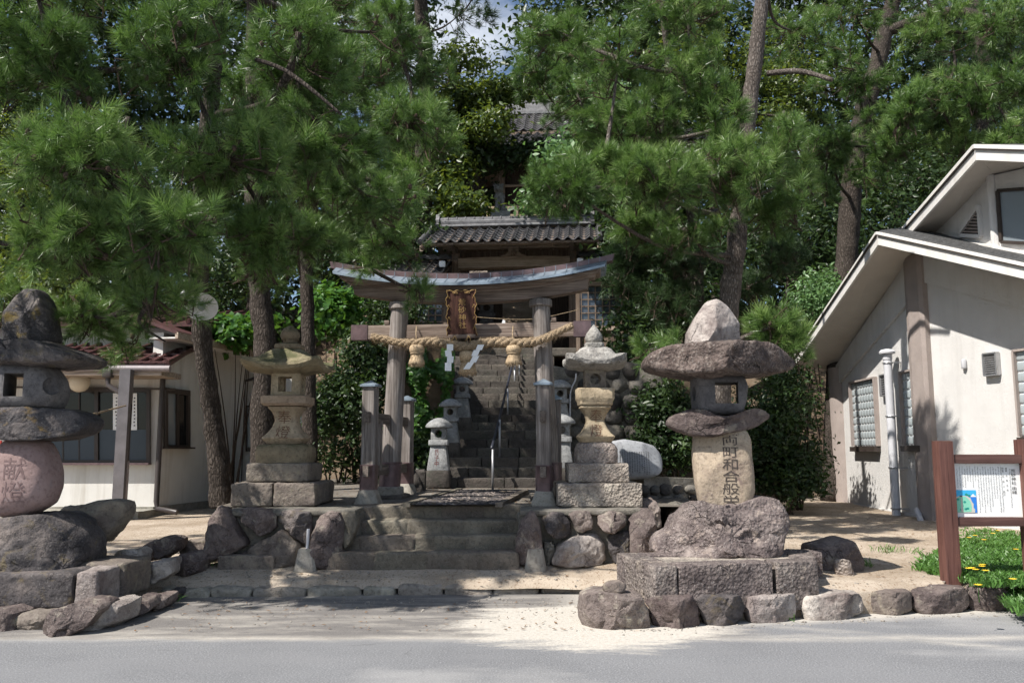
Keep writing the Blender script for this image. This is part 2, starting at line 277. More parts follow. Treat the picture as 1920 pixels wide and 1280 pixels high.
MT['litter'] = plain('dry_leaves', (0.16, 0.09, 0.045), 0.9, 0.5, 20)
# ---------------------------------------------------------------- object helpers
WM = {}
def tag(o, label=None, cat=None, group=None, kind=None):
    if label: o['label'] = label
    if cat: o['category'] = cat
    if group: o['group'] = group
    if kind: o['kind'] = kind
    return o
def emp(name, label, cat, loc, rz=0.0, group=None):
    o = bpy.data.objects.new(name, None); COL.objects.link(o); o.empty_display_size = 0.2
    o.location = loc; o.rotation_euler = (0, 0, rz)
    WM[o.name] = Matrix.Translation(Vector(loc)) @ Matrix.Rotation(rz, 4, 'Z')
    return tag(o, label, cat, group)
def link(name, me, parent=None, mat=None):
    o = bpy.data.objects.new(name, me); COL.objects.link(o)
    if mat is not None and not me.materials: me.materials.append(MT[mat] if isinstance(mat, str) else mat)
    if parent is not None:
        o.parent = parent; WM[o.name] = WM[parent.name]
    else: WM[o.name] = Matrix.Identity(4)
    return o
def inst(name, me, parent, mtx):
    """a piece that shares its mesh; mtx is in the parent thing's frame"""
    o = bpy.data.objects.new(name, me); COL.objects.link(o); o.parent = parent; o.matrix_local = mtx
    WM[o.name] = WM[parent.name] @ mtx; return o
def smoothface(me, angle=None):
    me.shade_smooth()
    if angle is not None: me.set_sharp_from_angle(angle=R(angle))
def nrm(v): v = Vector(v); return v.normalized()
def frame(d):
    d = nrm(d); up = Vector((0, 0, 1)) if abs(d.z) < 0.95 else Vector((1, 0, 0))
    a = d.cross(up).normalized(); return a, a.cross(d).normalized()
def catmull(pts, n):
    P = [Vector(p) for p in pts]; out = []
    if len(P) < 3: return [P[0].lerp(P[-1], k/n) for k in range(n+1)]
    for i in range(len(P)-1):
        p0 = P[max(i-1, 0)]; p1 = P[i]; p2 = P[i+1]; p3 = P[min(i+2, len(P)-1)]
        m = max(2, n//(len(P)-1))
        for k in range(m):
            t = k/m
            out.append(0.5*((2*p1)+(p2-p0)*t+(2*p0-5*p1+4*p2-p3)*t*t+(3*p1-p0-3*p2+p3)*t**3))
    out.append(P[-1]); return out
class MB:
    def __init__(s): s.v = []; s.f = []
    def add(s, vs, fs):
        b = len(s.v); s.v += [Vector(p) for p in vs]; s.f += [tuple(i+b for i in f) for f in fs]; return s
    def box(s, c, size, M=None):
        x, y, z = (k/2 for k in size)
        vs = [Vector((sx*x, sy*y, sz*z)) for sz in (-1, 1) for sy in (-1, 1) for sx in (-1, 1)]
        if M is not None: vs = [M @ p for p in vs]
        c = Vector(c)
        return s.add([p+c for p in vs], [(0, 2, 3, 1), (4, 5, 7, 6), (0, 1, 5, 4), (2, 6, 7, 3), (0, 4, 6, 2), (1, 3, 7, 5)])
    def bar(s, a, b, w, h, up=None):
        """box beam from a to b, w across, h high"""
        a, b = Vector(a), Vector(b); d = (b-a).normalized(); u = Vector(up) if up else Vector((0, 0, 1))
        if abs(d.dot(u)) > 0.98: u = Vector((0, 1, 0))
        sd = d.cross(u).normalized(); u = sd.cross(d).normalized()
        vs = [p + sd*(i*w/2) + u*(j*h/2) for p in (a, b) for i, j in ((-1, -1), (1, -1), (1, 1), (-1, 1))]
        return s.add(vs, [(3, 2, 1, 0), (4, 5, 6, 7), (0, 1, 5, 4), (1, 2, 6, 5), (2, 3, 7, 6), (3, 0, 4, 7)])
    def tube(s, pts, radii, n=8, cap=True, rough=0.0, seed=0):
        P = [Vector(p) for p in pts]; b = len(s.v); m = len(P); ax = None
        for i, p in enumerate(P):
            d = (P[min(i+1, m-1)]-P[max(i-1, 0)])
            if d.length < 1e-9: d = Vector((0, 0, 1))
            d.normalize()
            if ax is None: ax, _ = frame(d)
            ax = (ax-d*ax.dot(d)).normalized(); ay = d.cross(ax)
            r = radii if not hasattr(radii, '__len__') else radii[min(i, len(radii)-1)]
            for k in range(n):
                t = 2*math.pi*k/n; q = ax*math.cos(t)+ay*math.sin(t)
                rr = r
                if rough: rr = r*(1+rough*noise.noise((p+q*r)*5+Vector((seed, seed*2, 0))))
                s.v.append(p+q*rr)
        for i in range(m-1):
            for k in range(n):
                s.f.append((b+i*n+k, b+i*n+(k+1) % n, b+(i+1)*n+(k+1) % n, b+(i+1)*n+k))
        if cap:
            s.f.append(tuple(b+k for k in reversed(range(n)))); s.f.append(tuple(b+(m-1)*n+k for k in range(n)))
        return s
    def loft(s, rings, cap=True):
        b = len(s.v); n = len(rings[0])
        for r in rings: s.v += [Vector(p) for p in r]
        for i in range(len(rings)-1):
            for k in range(n):
                s.f.append((b+i*n+k, b+i*n+(k+1) % n, b+(i+1)*n+(k+1) % n, b+(i+1)*n+k))
        if cap:
            s.f.append(tuple(b+k for k in reversed(range(n)))); s.f.append(tuple(b+(len(rings)-1)*n+k for k in range(n)))
        return s
    def prism(s, poly, vec):
        """planar polygon (3D points) pushed along vec"""
        P = [Vector(p) for p in poly]; vec = Vector(vec); n = len(P)
        nn = Vector((0, 0, 0))
        for i in range(n): nn += P[i].cross(P[(i+1) % n])
        if nn.dot(vec) > 0: P = P[::-1]
        return s.add(P+[p+vec for p in P], [tuple(range(n)), tuple(range(2*n-1, n-1, -1))]+[((k+1) % n, k, n+k, n+(k+1) % n) for k in range(n)])
    def rbox(s, c, size, r=0.02, n=4, amp=0.0, seed=0, fr=6.0, M=None):
        """rounded, slightly rough stone block"""
        hx, hy, hz = (k/2 for k in size); r = min(r, hx*0.9, hy*0.9, hz*0.9); c = Vector(c)
        idx = {}; vs = []; fs = []
        def key(p): return (round(p[0], 5), round(p[1], 5), round(p[2], 5))
        g = [-1+2*k/n for k in range(n+1)]
        g = [math.copysign(abs(t)**0.6, t) for t in g]
        for ax in range(3):
            for sg in (-1, 1):
                q = [[None]*(n+1) for _ in range(n+1)]
                for i, a in enumerate(g):
                    for j, bb in enumerate(g):
                        p = [0, 0, 0]; p[ax] = sg; p[(ax+1) % 3] = a; p[(ax+2) % 3] = bb
                        k = key(p)
                        if k not in idx:
                            P = Vector((p[0]*hx, p[1]*hy, p[2]*hz))
                            I = Vector((max(-hx+r, min(hx-r, P.x)), max(-hy+r, min(hy-r, P.y)), max(-hz+r, min(hz-r, P.z))))
                            D = P-I
                            if D.length > 1e-9: P = I+D.normalized()*r
                            if amp:
                                o = P+c
                                nn = noise.noise_vector(o*fr+Vector((seed*3.1, seed*1.7, seed)))+0.6*noise.noise_vector(o*fr*2.7+Vector((seed, 0, 0)))
                                P = P+nn*amp
                            if M is not None: P = M @ P
                            idx[k] = len(vs); vs.append(P+c)
                        q[i][j] = idx[k]
                for i in range(n):
                    for j in range(n):
                        f = (q[i][j], q[i+1][j], q[i+1][j+1], q[i][j+1])
                        fs.append(f if sg > 0 else f[::-1])
        return s.add(vs, fs)
    def mesh(s, name, M=None):
        me = bpy.data.meshes.new(name); vs = s.v if M is None else [M @ p for p in s.v]
        me.from_pydata([tuple(p) for p in vs], [], s.f); me.update(); return me
    def build(s, name, mat, parent=None, local=False, smooth=None, label=None, cat=None, group=None, kind=None):
        if parent is not None:
            M = None if local else WM[parent.name].inverted()
            me = s.mesh(name, M); o = link(name, me, parent, mat)
        else:
            xs = [p.x for p in s.v]; ys = [p.y for p in s.v]; zs = [p.z for p in s.v]
            b = Vector(((min(xs)+max(xs))/2, (min(ys)+max(ys))/2, min(zs)))
            me = s.mesh(name, Matrix.Translation(-b)); o = link(name, me, None, mat); o.location = b
            WM[o.name] = Matrix.Translation(b)
        if smooth is not None: smoothface(me, smooth if smooth > 0 else None)
        return tag(o, label, cat, group, kind)
# ---------------------------------------------------------------- boulders
def star_r(poly, cx, cz, th):
    dx, dz = math.cos(th), math.sin(th); best = 0.0; n = len(poly)
    for i in range(n):
        x1, z1 = poly[i][0]-cx, poly[i][1]-cz; x2, z2 = poly[(i+1) % n][0]-cx, poly[(i+1) % n][1]-cz
        ex, ez = x2-x1, z2-z1; den = dx*ez-dz*ex
        if abs(den) < 1e-12: continue
        t = (x1*ez-z1*ex)/den; u = (x1*dz-z1*dx)/den
        if t > 0 and -1e-6 <= u <= 1+1e-6: best = max(best, t)
    return best
def boulder(px, Y, half, amp=0.03, fr=3.5, seed=1, e=0.55, nt_=64, nr=22, cuts=5, bottom=None, tilt=0.0, crag=4.5, zcut=0.7, cuto=(0.62, 0.85), front=0.0):
    """a rock whose front outline is given by picture points at depth Y; half = its half thickness in metres"""
    W = [at(x, y, Y) for x, y in px]; poly = [(p.x, p.z) for p in W]
    A = cx = cz = 0.0
    for i in range(len(poly)):
        x1, z1 = poly[i]; x2, z2 = poly[(i+1) % len(poly)]; k = x1*z2-x2*z1; A += k; cx += (x1+x2)*k; cz += (z1+z2)*k
    cx /= 3*A; cz /= 3*A
    ox, oz, kf = cx, cz, (Y+half*front)/Y     # push the rock back along the line of sight: the outline belongs to its front
    rs = [star_r(poly, cx, cz, 2*math.pi*k/nt_) for k in range(nt_)]
    rs = [0.15*rs[k-1]+0.7*rs[k]+0.15*rs[(k+1) % nt_] for k in range(nt_)]
    rnd = random.Random(seed); m = MB(); rows = []
    rmean = sum(rs)/len(rs)
    cx = EYE.x+(cx-EYE.x)*kf; cz = EYE.z+(cz-EYE.z)*kf; Y = Y*kf
    planes = []
    for _ in range(cuts):
        n = Vector((rnd.uniform(-0.8, 0.8), -1, rnd.uniform(-0.3, zcut))).normalized(); planes.append((n, rnd.uniform(*cuto)))
    def shape(th_i, ph):
        cph, sph = math.cos(ph), math.sin(ph)
        k = abs(cph)**e; y = half*math.copysign(abs(sph)**e, sph)
        th = 2*math.pi*th_i/nt_; r = rs[th_i]*k
        p = Vector((r*math.cos(th), y, r*math.sin(th)))
        for n, o in planes:
            sup = math.sqrt((n.x*rmean)**2+(n.y*half)**2+(n.z*rmean)**2)*o
            d = p.dot(n)-sup
            if d > 0: p = p-n*(d*0.85)
        w = 1.0 - 0.75*k**3                   # keep the outline, roughen the faces
        q = p+Vector((cx, Y, cz))
        nv = noise.noise_vector(q*fr+Vector((seed, 0, 0)))+0.5*noise.noise_vector(q*fr*2.3+Vector((0, seed, 0)))+0.28*noise.noise_vector(q*fr*5.1)+0.16*noise.noise_vector(q*fr*11)
        w *= min(1.0, 0.12+k/0.35)          # calm the two poles of the shape
        p = p+nv*amp*(0.35*min(1.0, 0.3+k/0.35)+0.65*w)
        if crag:
            nn = Vector((p.x/(rmean*rmean), p.y/(half*half), p.z/(rmean*rmean))).normalized()
            dd, pp = noise.voronoi(q*crag+noise.noise_vector(q*crag*1.5)*0.35+Vector((seed*.37, 0, 0)))
            step = noise.noise(pp[0]*3.7+Vector((seed, 1, 2)))
            fis = max(0.0, 1-(dd[1]-dd[0])*7)
            p = p+nn*amp*(1.2*step-0.22*fis)*(0.25*min(1.0, k/0.35)+0.75*w)
        p.y += tilt*p.z
        q = p+Vector((cx, Y, cz))
        if bottom is not None: q.z = max(q.z, bottom)
        return q
    m.v.append(shape(0, -math.pi/2)); rows = []
    for j in range(1, nr):
        sj = -1+2*j/nr; kk = 1-abs(sj)**2.4; ph = math.copysign(math.acos(min(1, kk**(1/e))), sj); row = []
        for i in range(nt_): row.append(len(m.v)); m.v.append(shape(i, ph))
        rows.append(row)
    m.v.append(shape(0, math.pi/2)); last = len(m.v)-1
    for i in range(nt_):
        j = (i+1) % nt_
        m.f.append((0, rows[0][i], rows[0][j])); m.f.append((last, rows[-1][j], rows[-1][i]))
        for a, b in zip(rows[:-1], rows[1:]): m.f.append((a[i], b[i], b[j], a[j]))
    return m
_ico = {}
def ico(sub):
    if sub not in _ico:
        bm = bmesh.new(); bmesh.ops.create_icosphere(bm, subdivisions=sub, radius=1.0)
        _ico[sub] = ([v.co.copy() for v in bm.verts], [tuple(v.index for v in f.verts) for f in bm.faces]); bm.free()
    return _ico[sub]
def rock(c, size, seed=0, amp=0.12, sub=3, box=0.6, rz=0.0, cuts=5):
    vs, fs = ico(sub); c = Vector(c); rnd = random.Random(seed); out = []; M = Matrix.Rotation(rz, 3, 'Z')
    pl = [(Vector((rnd.uniform(-1, 1), rnd.uniform(-1, 1), rnd.uniform(-0.6, 1))).normalized(), rnd.uniform(0.68, 0.9)) for _ in range(cuts)]
    for d in vs:
        p = Vector([math.copysign(abs(t)**box, t) for t in d])
        for n, o in pl:
            k = p.dot(n)-o
            if k > 0: p = p-n*k*0.85
        p = p+noise.noise_vector(d*1.6+Vector((seed*7.3, seed, 0)))*amp+noise.noise_vector(d*4.5+Vector((seed, seed*3, 0)))*amp*0.45
        p = M @ Vector((p.x*size[0]/2, p.y*size[1]/2, p.z*size[2]/2)); out.append(p+c)
    return MB().add(out, fs)
def cut(o, cutters):
    """carve openings through a part"""
    for cb in cutters:
        cm = cb.mesh('cutter', WM[o.name].inverted()); cobj = bpy.data.objects.new('cutter', cm); COL.objects.link(cobj)
        cobj.matrix_world = WM[o.name]
        bpy.context.view_layer.update()
        md = o.modifiers.new('cut', 'BOOLEAN'); md.operation = 'DIFFERENCE'; md.object = cobj; md.solver = 'EXACT'
        dg = bpy.context.evaluated_depsgraph_get(); me = bpy.data.meshes.new_from_object(o.evaluated_get(dg))
        o.modifiers.clear(); old = o.data; o.data = me; bpy.data.meshes.remove(old)
        bpy.data.objects.remove(cobj); bpy.data.meshes.remove(cm)
    o.data.set_sharp_from_angle(angle=R(35))
# ---------------------------------------------------------------- lettering
_txt = {}
def glyphs(body, spacing=1.0, res=1):
    k = (body, spacing)
    if k not in _txt:
        c = bpy.data.curves.new('lettering', 'FONT'); c.body = body; c.align_x = 'CENTER'; c.size = 1.0; c.resolution_u = res; c.space_line = spacing
        o = bpy.data.objects.new('lettering', c); COL.objects.link(o); bpy.context.view_layer.update()
        dg = bpy.context.evaluated_depsgraph_get(); me = bpy.data.meshes.new_from_object(o.evaluated_get(dg))
        vs = [(v.co.x, v.co.y) for v in me.vertices]; fs = [tuple(p.vertices) for p in me.polygons]
        bpy.data.objects.remove(o); bpy.data.curves.remove(c); bpy.data.meshes.remove(me)
        x0 = min(v[0] for v in vs); x1 = max(v[0] for v in vs); y0 = min(v[1] for v in vs); y1 = max(v[1] for v in vs)
        _txt[k] = ([((x-(x0+x1)/2)/(x1-x0), (y-(y0+y1)/2)/(y1-y0)) for x, y in vs], fs)
    return _txt[k]
def lettering(name, body, centre, w, h, mat, parent, right=(1, 0, 0), up=(0, 0, 1), out=0.004, onto=None, spacing=1.0, label=None):
    """vertical writing laid on a face; onto = objects it is pressed against"""
    vs, fs = glyphs(body, spacing); right = Vector(right).normalized(); up = Vector(up).normalized(); nn = right.cross(up).normalized()
    c = Vector(centre); P = [c+right*(x*w)+up*(y*h) for x, y in vs]
    if onto is not None:
        M = WM[onto.name]; bvh = BVHTree.FromPolygons([M @ v.co for v in onto.data.vertices], [tuple(p.vertices) for p in onto.data.polygons])
        Q = []
        for p in P:
            hit = bvh.ray_cast(p+nn*1.0, -nn, 2.0)
            Q.append((hit[0] if hit[0] is not None else p)+nn*out)
        P = Q
    else: P = [p+nn*out for p in P]
    m = MB().add(P, fs); return m.build(name, mat, parent)
def sqring(hw, z, n=32, p=7.0, lift=0.0, hd=None, c=(0, 0), rot=0.0):
    out = []
    hd = hw if hd is None else hd
    for k in range(n):
        t = 2*math.pi*(k+0.5)/n; cc, ss = math.cos(t), math.sin(t)
        rr = (abs(cc)**p+abs(ss)**p)**(-1.0/p); x, y = rr*cc, rr*ss
        cor = max(0.0, (math.hypot(x, y)-1.0)/0.35)**1.3
        X, Y = x*hw, y*hd
        out.append(Vector((c[0]+X*math.cos(rot)-Y*math.sin(rot), c[1]+X*math.sin(rot)+Y*math.cos(rot), z+lift*cor)))
    return out
def circ(r, z, n=20, c=(0, 0), sy=1.0): return [Vector((c[0]+r*math.cos(2*math.pi*k/n), c[1]+sy*r*math.sin(2*math.pi*k/n), z)) for k in range(n)]
def rough(m, amp, fr=8.0, seed=0):
    for i, p in enumerate(m.v):
        m.v[i] = p+noise.noise_vector(p*fr+Vector((seed, 0, seed)))*amp+noise.noise_vector(p*fr*2.6)*amp*0.5
    return m
# ================================================================ setting: ground
def sheet(name, pts, mat, kind='structure'):
    m = MB(); m.add(pts, [tuple(range(len(pts)))]); me = m.mesh(name); o = link(name, me, None, mat); tag(o, kind=kind); return o
def groundmat(name, dark, mid, light, fine=40, litter=0.0, sand=None):
    m, nt, b = newmat(name); p = wpos(nt)
    col = ramp(nt, nz(nt, p, 1.3, 6, 0.65, 0.4), [(0.3, dark), (0.5, mid), (0.7, light)])
    g = nz(nt, p, fine*2, 4, 0.85)
    col = mixc(nt, ramp(nt, g, [(0.3, 0.35), (0.5, 0.0)]), col, tuple(x*0.5 for x in dark))
    col = mixc(nt, ramp(nt, g, [(0.55, 0.0), (0.75, 0.5)]), col, tuple(min(0.9, x*1.5) for x in light))
    if litter:
        l = nz(nt, N(nt, 'Mapping', Vector=p, Scale=(1, 0.35, 1)).outputs[0], 45, 3, 0.7)
        col = mixc(nt, ramp(nt, l, [(0.55, 0.0), (0.66, litter)]), col, (0.15, 0.085, 0.045))
    nt.links.new(col, b.inputs['Base Color']); b.inputs['Roughness'].default_value = 0.95; b.inputs['Specular IOR Level'].default_value = 0.1
    h = math2(nt, 'ADD', g, math2(nt, 'MULTIPLY', nz(nt, p, 12, 5, 0.7), 2.0))
    bumpn(nt, b, h, 0.5, 0.012); return m
SAND = groundmat('sandy_ground', (0.28, 0.225, 0.168), (0.40, 0.335, 0.262), (0.51, 0.44, 0.355), 40, 0.6)
YARD = groundmat('sandy_yard', (0.26, 0.205, 0.15), (0.37, 0.305, 0.236), (0.49, 0.42, 0.34), 40, 0.8)
SOIL = groundmat('forest_soil', (0.07, 0.052, 0.037), (0.125, 0.095, 0.067), (0.19, 0.15, 0.11), 30, 0.9)
TERR = groundmat('terrace_gravel', (0.09, 0.082, 0.072), (0.165, 0.15, 0.13), (0.25, 0.23, 0.2), 30, 0.8)
def roadmat():
    m, nt, b = newmat('asphalt_with_drifted_sand'); p = wpos(nt); sp = N(nt, 'SeparateXYZ', Vector=p)
    X, Y = sp.outputs['X'], sp.outputs['Y']
    g = nz(nt, p, 70, 3, 0.85); g2 = nz(nt, p, 30, 4, 0.75)
    a = ramp(nt, nz(nt, p, 0.9, 5, 0.6), [(0.3, (0.158, 0.16, 0.165)), (0.7, (0.205, 0.207, 0.212))])
    a = mixc(nt, ramp(nt, g, [(0.38, 0.65), (0.5, 0.0)]), a, (0.12, 0.12, 0.125))
    a = mixc(nt, ramp(nt, g, [(0.52, 0.0), (0.66, 0.6)]), a, (0.40, 0.40, 0.41))
    # older, finer paving behind the joint at Y = 6.95
    old = mixc(nt, ramp(nt, g, [(0.4, 0.5), (0.6, 0.0)]), (0.19, 0.178, 0.168), (0.075, 0.07, 0.068))
    big = nz(nt, N(nt, 'Mapping', Vector=p, Scale=(0.5, 1.6, 1)).outputs[0], 1.9, 7, 0.72, 0.3)
    wob = math2(nt, 'MULTIPLY', math2(nt, 'SUBTRACT', nz(nt, p, 1.6, 4, 0.6), 0.5), 0.25)
    Yw = math2(nt, 'ADD', Y, wob)
    isold = ramp(nt, math2(nt, 'MULTIPLY_ADD', Yw, 1.0, -6.55), [(0.36, 0.0), (0.42, 1.0)])
    # to the right of X = 1.5 the tarmac reaches up to the stones
    isold = math2(nt, 'MULTIPLY', isold, ramp(nt, math2(nt, 'MULTIPLY_ADD', X, -0.5, 1.1), [(0.0, 0.0), (0.35, 1.0)]))
    # old patches, fine cracks and pale worn spots in the tarmac
    pt = nz(nt, N(nt, 'Mapping', Vector=p, Scale=(0.35, 0.9, 1)).outputs[0], 1.1, 4, 0.6, 0.4)
    a = mixc(nt, ramp(nt, pt, [(0.52, 0.0), (0.56, 0.35)]), a, (0.20, 0.20, 0.205)); a = mixc(nt, ramp(nt, pt, [(0.3, 0.35), (0.42, 0.0)]), a, (0.40, 0.39, 0.375))
    wv = nt.nodes.new('ShaderNodeVectorMath'); wv.operation = 'MULTIPLY_ADD'; nt.links.new(N(nt, 'TexNoise', Vector=p, Scale=2.5, Detail=5.0).outputs['Color'], wv.inputs[0]); wv.inputs[1].default_value = (0.6, 0.6, 0); nt.links.new(p, wv.inputs[2])
    ck = N(nt, 'TexVoronoi', {'feature': 'DISTANCE_TO_EDGE'}, Vector=wv.outputs[0], Scale=0.55).outputs[0]
    ckm = math2(nt, 'MULTIPLY', ramp(nt, ck, [(0.0, 1.0), (0.006, 0.0)]), ramp(nt, nz(nt, p, 0.6, 2), [(0.56, 0.0), (0.64, 0.6)])); a = mixc(nt, ckm, a, (0.06, 0.06, 0.06))
    col = mixc(nt, isold, a, old)
    # sand: a drift in front of the stones, streaks behind the joint, a thin line on the joint
    dx = math2(nt, 'MULTIPLY', math2(nt, 'SUBTRACT', X, 0.75), 0.80); dy = math2(nt, 'MULTIPLY', math2(nt, 'SUBTRACT', Y, 7.55), 1.05)
    rad = math2(nt, 'SQRT', math2(nt, 'ADD', math2(nt, 'MULTIPLY', dx, dx), math2(nt, 'MULTIPLY', dy, dy)))
    drift = math2(nt, 'SUBTRACT', math2(nt, 'MULTIPLY_ADD', big, 1.5, math2(nt, 'MULTIPLY_ADD', g2, 0.22, 0.34)), rad, clamp=True)
    f1 = ramp(nt, drift, [(0.10, 0.0), (0.38, 1.0)])
    st = math2(nt, 'MULTIPLY', ramp(nt, nz(nt, N(nt, 'Mapping', Vector=p, Scale=(0.55, 2.4, 1)).outputs[0], 2.0, 6, 0.7), [(0.46, 0.0), (0.70, 0.6)]), isold)
    ln = math2(nt, 'ABSOLUTE', math2(nt, 'SUBTRACT', Yw, 6.98))
    f3 = math2(nt, 'MULTIPLY', ramp(nt, ln, [(0.0, 0.75), (0.16, 0.0)]), ramp(nt, big, [(0.35, 0.2), (0.6, 1.0)]))
    # oblique streak on the tarmac to the right
    ob = math2(nt, 'ABSOLUTE', math2(nt, 'ADD', math2(nt, 'SUBTRACT', Yw, 7.45), math2(nt, 'MULTIPLY', math2(nt, 'SUBTRACT', X, 2.2), 0.52)))
    f4 = math2(nt, 'MULTIPLY', math2(nt, 'MULTIPLY', ramp(nt, ob, [(0.0, 0.55), (0.16, 0.0)]), ramp(nt, big, [(0.4, 0.1), (0.62, 1.0)])), ramp(nt, X, [(0.0, 0.0), (1.0, 1.0)]))
    # sand gathered along the foot of the stones
    ft = math2(nt, 'MULTIPLY', ramp(nt, math2(nt, 'SUBTRACT', Yw, math2(nt, 'MULTIPLY_ADD', X, 0.21, 6.9)), [(0.02, 0.0), (0.28, 0.9)]), ramp(nt, X, [(0.3, 0.0), (0.8, 1.0)]))
    f = math2(nt, 'MAXIMUM', math2(nt, 'MAXIMUM', math2(nt, 'MAXIMUM', f1, st), math2(nt, 'MAXIMUM', f3, f4)), ft)
    sd = ramp(nt, g2, [(0.3, (0.41, 0.375, 0.325)), (0.7, (0.54, 0.51, 0.455))])
    sd = mixc(nt, ramp(nt, nz(nt, N(nt, 'Mapping', Vector=p, Scale=(0.7, 1, 1)).outputs[0], 9, 4, 0.7), [(0.6, 0.0), (0.72, 0.4)]), sd, (0.40, 0.29, 0.19))
    f = math2(nt, 'MULTIPLY', f, ramp(nt, g2, [(0.25, 0.8), (0.45, 1.0)]))
    col = mixc(nt, f, col, sd)
    nt.links.new(col, b.inputs['Base Color']); b.inputs['Roughness'].default_value = 0.9; b.inputs['Specular IOR Level'].default_value = 0.2
    bumpn(nt, b, math2(nt, 'MULTIPLY_ADD', g, 1.0, math2(nt, 'MULTIPLY', g2, 0.6)), 0.6, 0.006); return m
sheet('road', [(-300, -300, 0), (300, -300, 0), (300, 400, 0), (-300, 400, 0)], roadmat())
def gridsheet(name, X0, X1, Y0, Y1, nx, ny, zf, mat, skirt=0.6):
    m = MB()
    for j in range(ny+1):
        for i in range(nx+1):
            x = X0+(X1-X0)*i/nx; y = Y0+(Y1-Y0)*j/ny; m.v.append(Vector((x, y, zf(x, y))))
    for j in range(ny):
        for i in range(nx): a = j*(nx+1)+i; m.f.append((a, a+1, a+nx+2, a+nx+1))
    o = link(name, m.mesh(name), None, mat); o.data.shade_smooth(); tag(o, kind='structure'); return o
def forecourt(x, y):
    t = min(1, max(0, (y-8.86)/0.7)); return 0.09+0.14*t+0.012*noise.noise(Vector((x*2, y*2, 0)))
gridsheet('forecourt_ground', -4.4, 1.35, 9.0, 11.0, 60, 24, lambda x, y: forecourt(x, y)-(0.06 if y < 9.03 else 0), SAND)
def yard(x, y):
    z = 0.235+0.012*(y-8)+0.018*noise.noise(Vector((x*1.6, y*1.6, 3)))
    e = 7.62+0.21*max(0, x-1.0)*0.75
    return z
def yard_sheet():
    m = MB(); nx, ny = 70, 60
    for j in range(ny+1):
        for i in range(nx+1):
            x = 0.75+(16-0.75)*(i/nx)**1.5
            y0 = 7.42+0.235*max(0, x-0.9) if x < 4.9 else 8.38+0.05*(x-4.9)
            y = y0+(26-y0)*(max(0, j-1)/(ny-1))**1.6
            f_ = min(1, max(0, (x-0.75)/0.6)); f_ = f_*f_*(3-2*f_); lo = -0.02 if y < 8.8 else min(0.2, 0.08+0.2*(y-8.8))
            m.v.append(Vector((x, y, lo+(yard(x, y)-lo)*f_-f_*(0.24, 0.05, 0.035, 0.02)[min(j, 3)]*(1 if j < 4 else 0))))
    for j in range(ny):
        for i in range(nx): a = j*(nx+1)+i; m.f.append((a, a+1, a+nx+2, a+nx+1))
    o = link('yard_ground', m.mesh('yard_ground'), None, YARD); o.data.shade_smooth(); tag(o, kind='structure')
yard_sheet()
def sideyard():
    m = MB(); nx, ny = 60, 50
    for j in range(ny+1):
        for i in range(nx+1):
            x = -22+18.4*(i/nx)**0.6; y0 = 7.62 if x < -4.35 else (7.62+(x+4.35)/0.45*1.3 if x < -3.9 else 8.92)
            y = y0+(24-y0)*(max(0, j-1)/(ny-1))**1.6
            z = 0.19+0.012*(y-8)+0.02*noise.noise(Vector((x*1.5, y*1.5, 9)))
            z -= 0.13*min(1, max(0, (x+4.3)/0.55))*(1 if y < 10.2 else 0)
            m.v.append(Vector((x, y, z-(0.25 if j == 0 else 0.03 if j == 1 else 0))))
    for j in range(ny):
        for i in range(nx): a = j*(nx+1)+i; m.f.append((a, a+1, a+nx+2, a+nx+1))
    o = link('side_yard_ground', m.mesh('side_yard_ground'), None, YARD); o.data.shade_smooth(); tag(o, kind='structure')
sideyard()
def terrace(x, y): return 0.818+0.02*max(0, y-10.2)+0.012*noise.noise(Vector((x*2, y*2, 5)))
gridsheet('terrace_ground', -3.55, 2.35, 10.2, 16.5, 50, 40, terrace, TERR)
def hill(x, y):
    y0 = 14.2
    if x < -4.6: y0 = 14.2+6.5*min(1, (-4.6-x)/1.5)
    if x > 3.0: y0 = 14.2+5.5*min(1, (x-3.0)/3.5)
    t = y-y0
    z = 0.0
    if t > 0: z = 0.42*min(t, 6.5)+0.75*min(max(0, t-6.5), 5.5)+0.16*max(0, t-12)
    return 0.12+z+0.12*noise.noise(Vector((x*0.5, y*0.5, 1)))*min(1, max(0, t)/3)
gridsheet('hill', -60, 60, 13.6, 110, 160, 130, hill, SOIL)
# ================================================================ kerb, steps, rubble, stairs
def zx(px, d): return (px-960)/F*d      # sideways metres of a picture column at depth d (near eye level)
# --- kerb
kerb = emp('kerb', 'low worn kerb of long grey stones between road and forecourt', 'kerb', (-1.8, 8.8, 0))
ks = [300, 392, 470, 572, 676, 744, 830, 922, 1010, 1100]
for k in range(len(ks)-1):
    a = onz(ks[k], 1120-0.018*(ks[k]-300)*0.6, 0); b = onz(ks[k+1], 1120-0.018*(ks[k+1]-300)*0.6, 0)
    c = (a+b)/2; L = (b-a).length-0.012
    ang = math.atan2(b.y-a.y, b.x-a.x)
    m = MB().rbox((c.x, c.y+0.15, -0.012), (L, 0.30+0.04*random.random(), 0.19), 0.045, 10, 0.03, k, 4, Matrix.Rotation(ang, 3, 'Z'))
    m.build('kerb_stone', 'kerb', kerb, smooth=50)
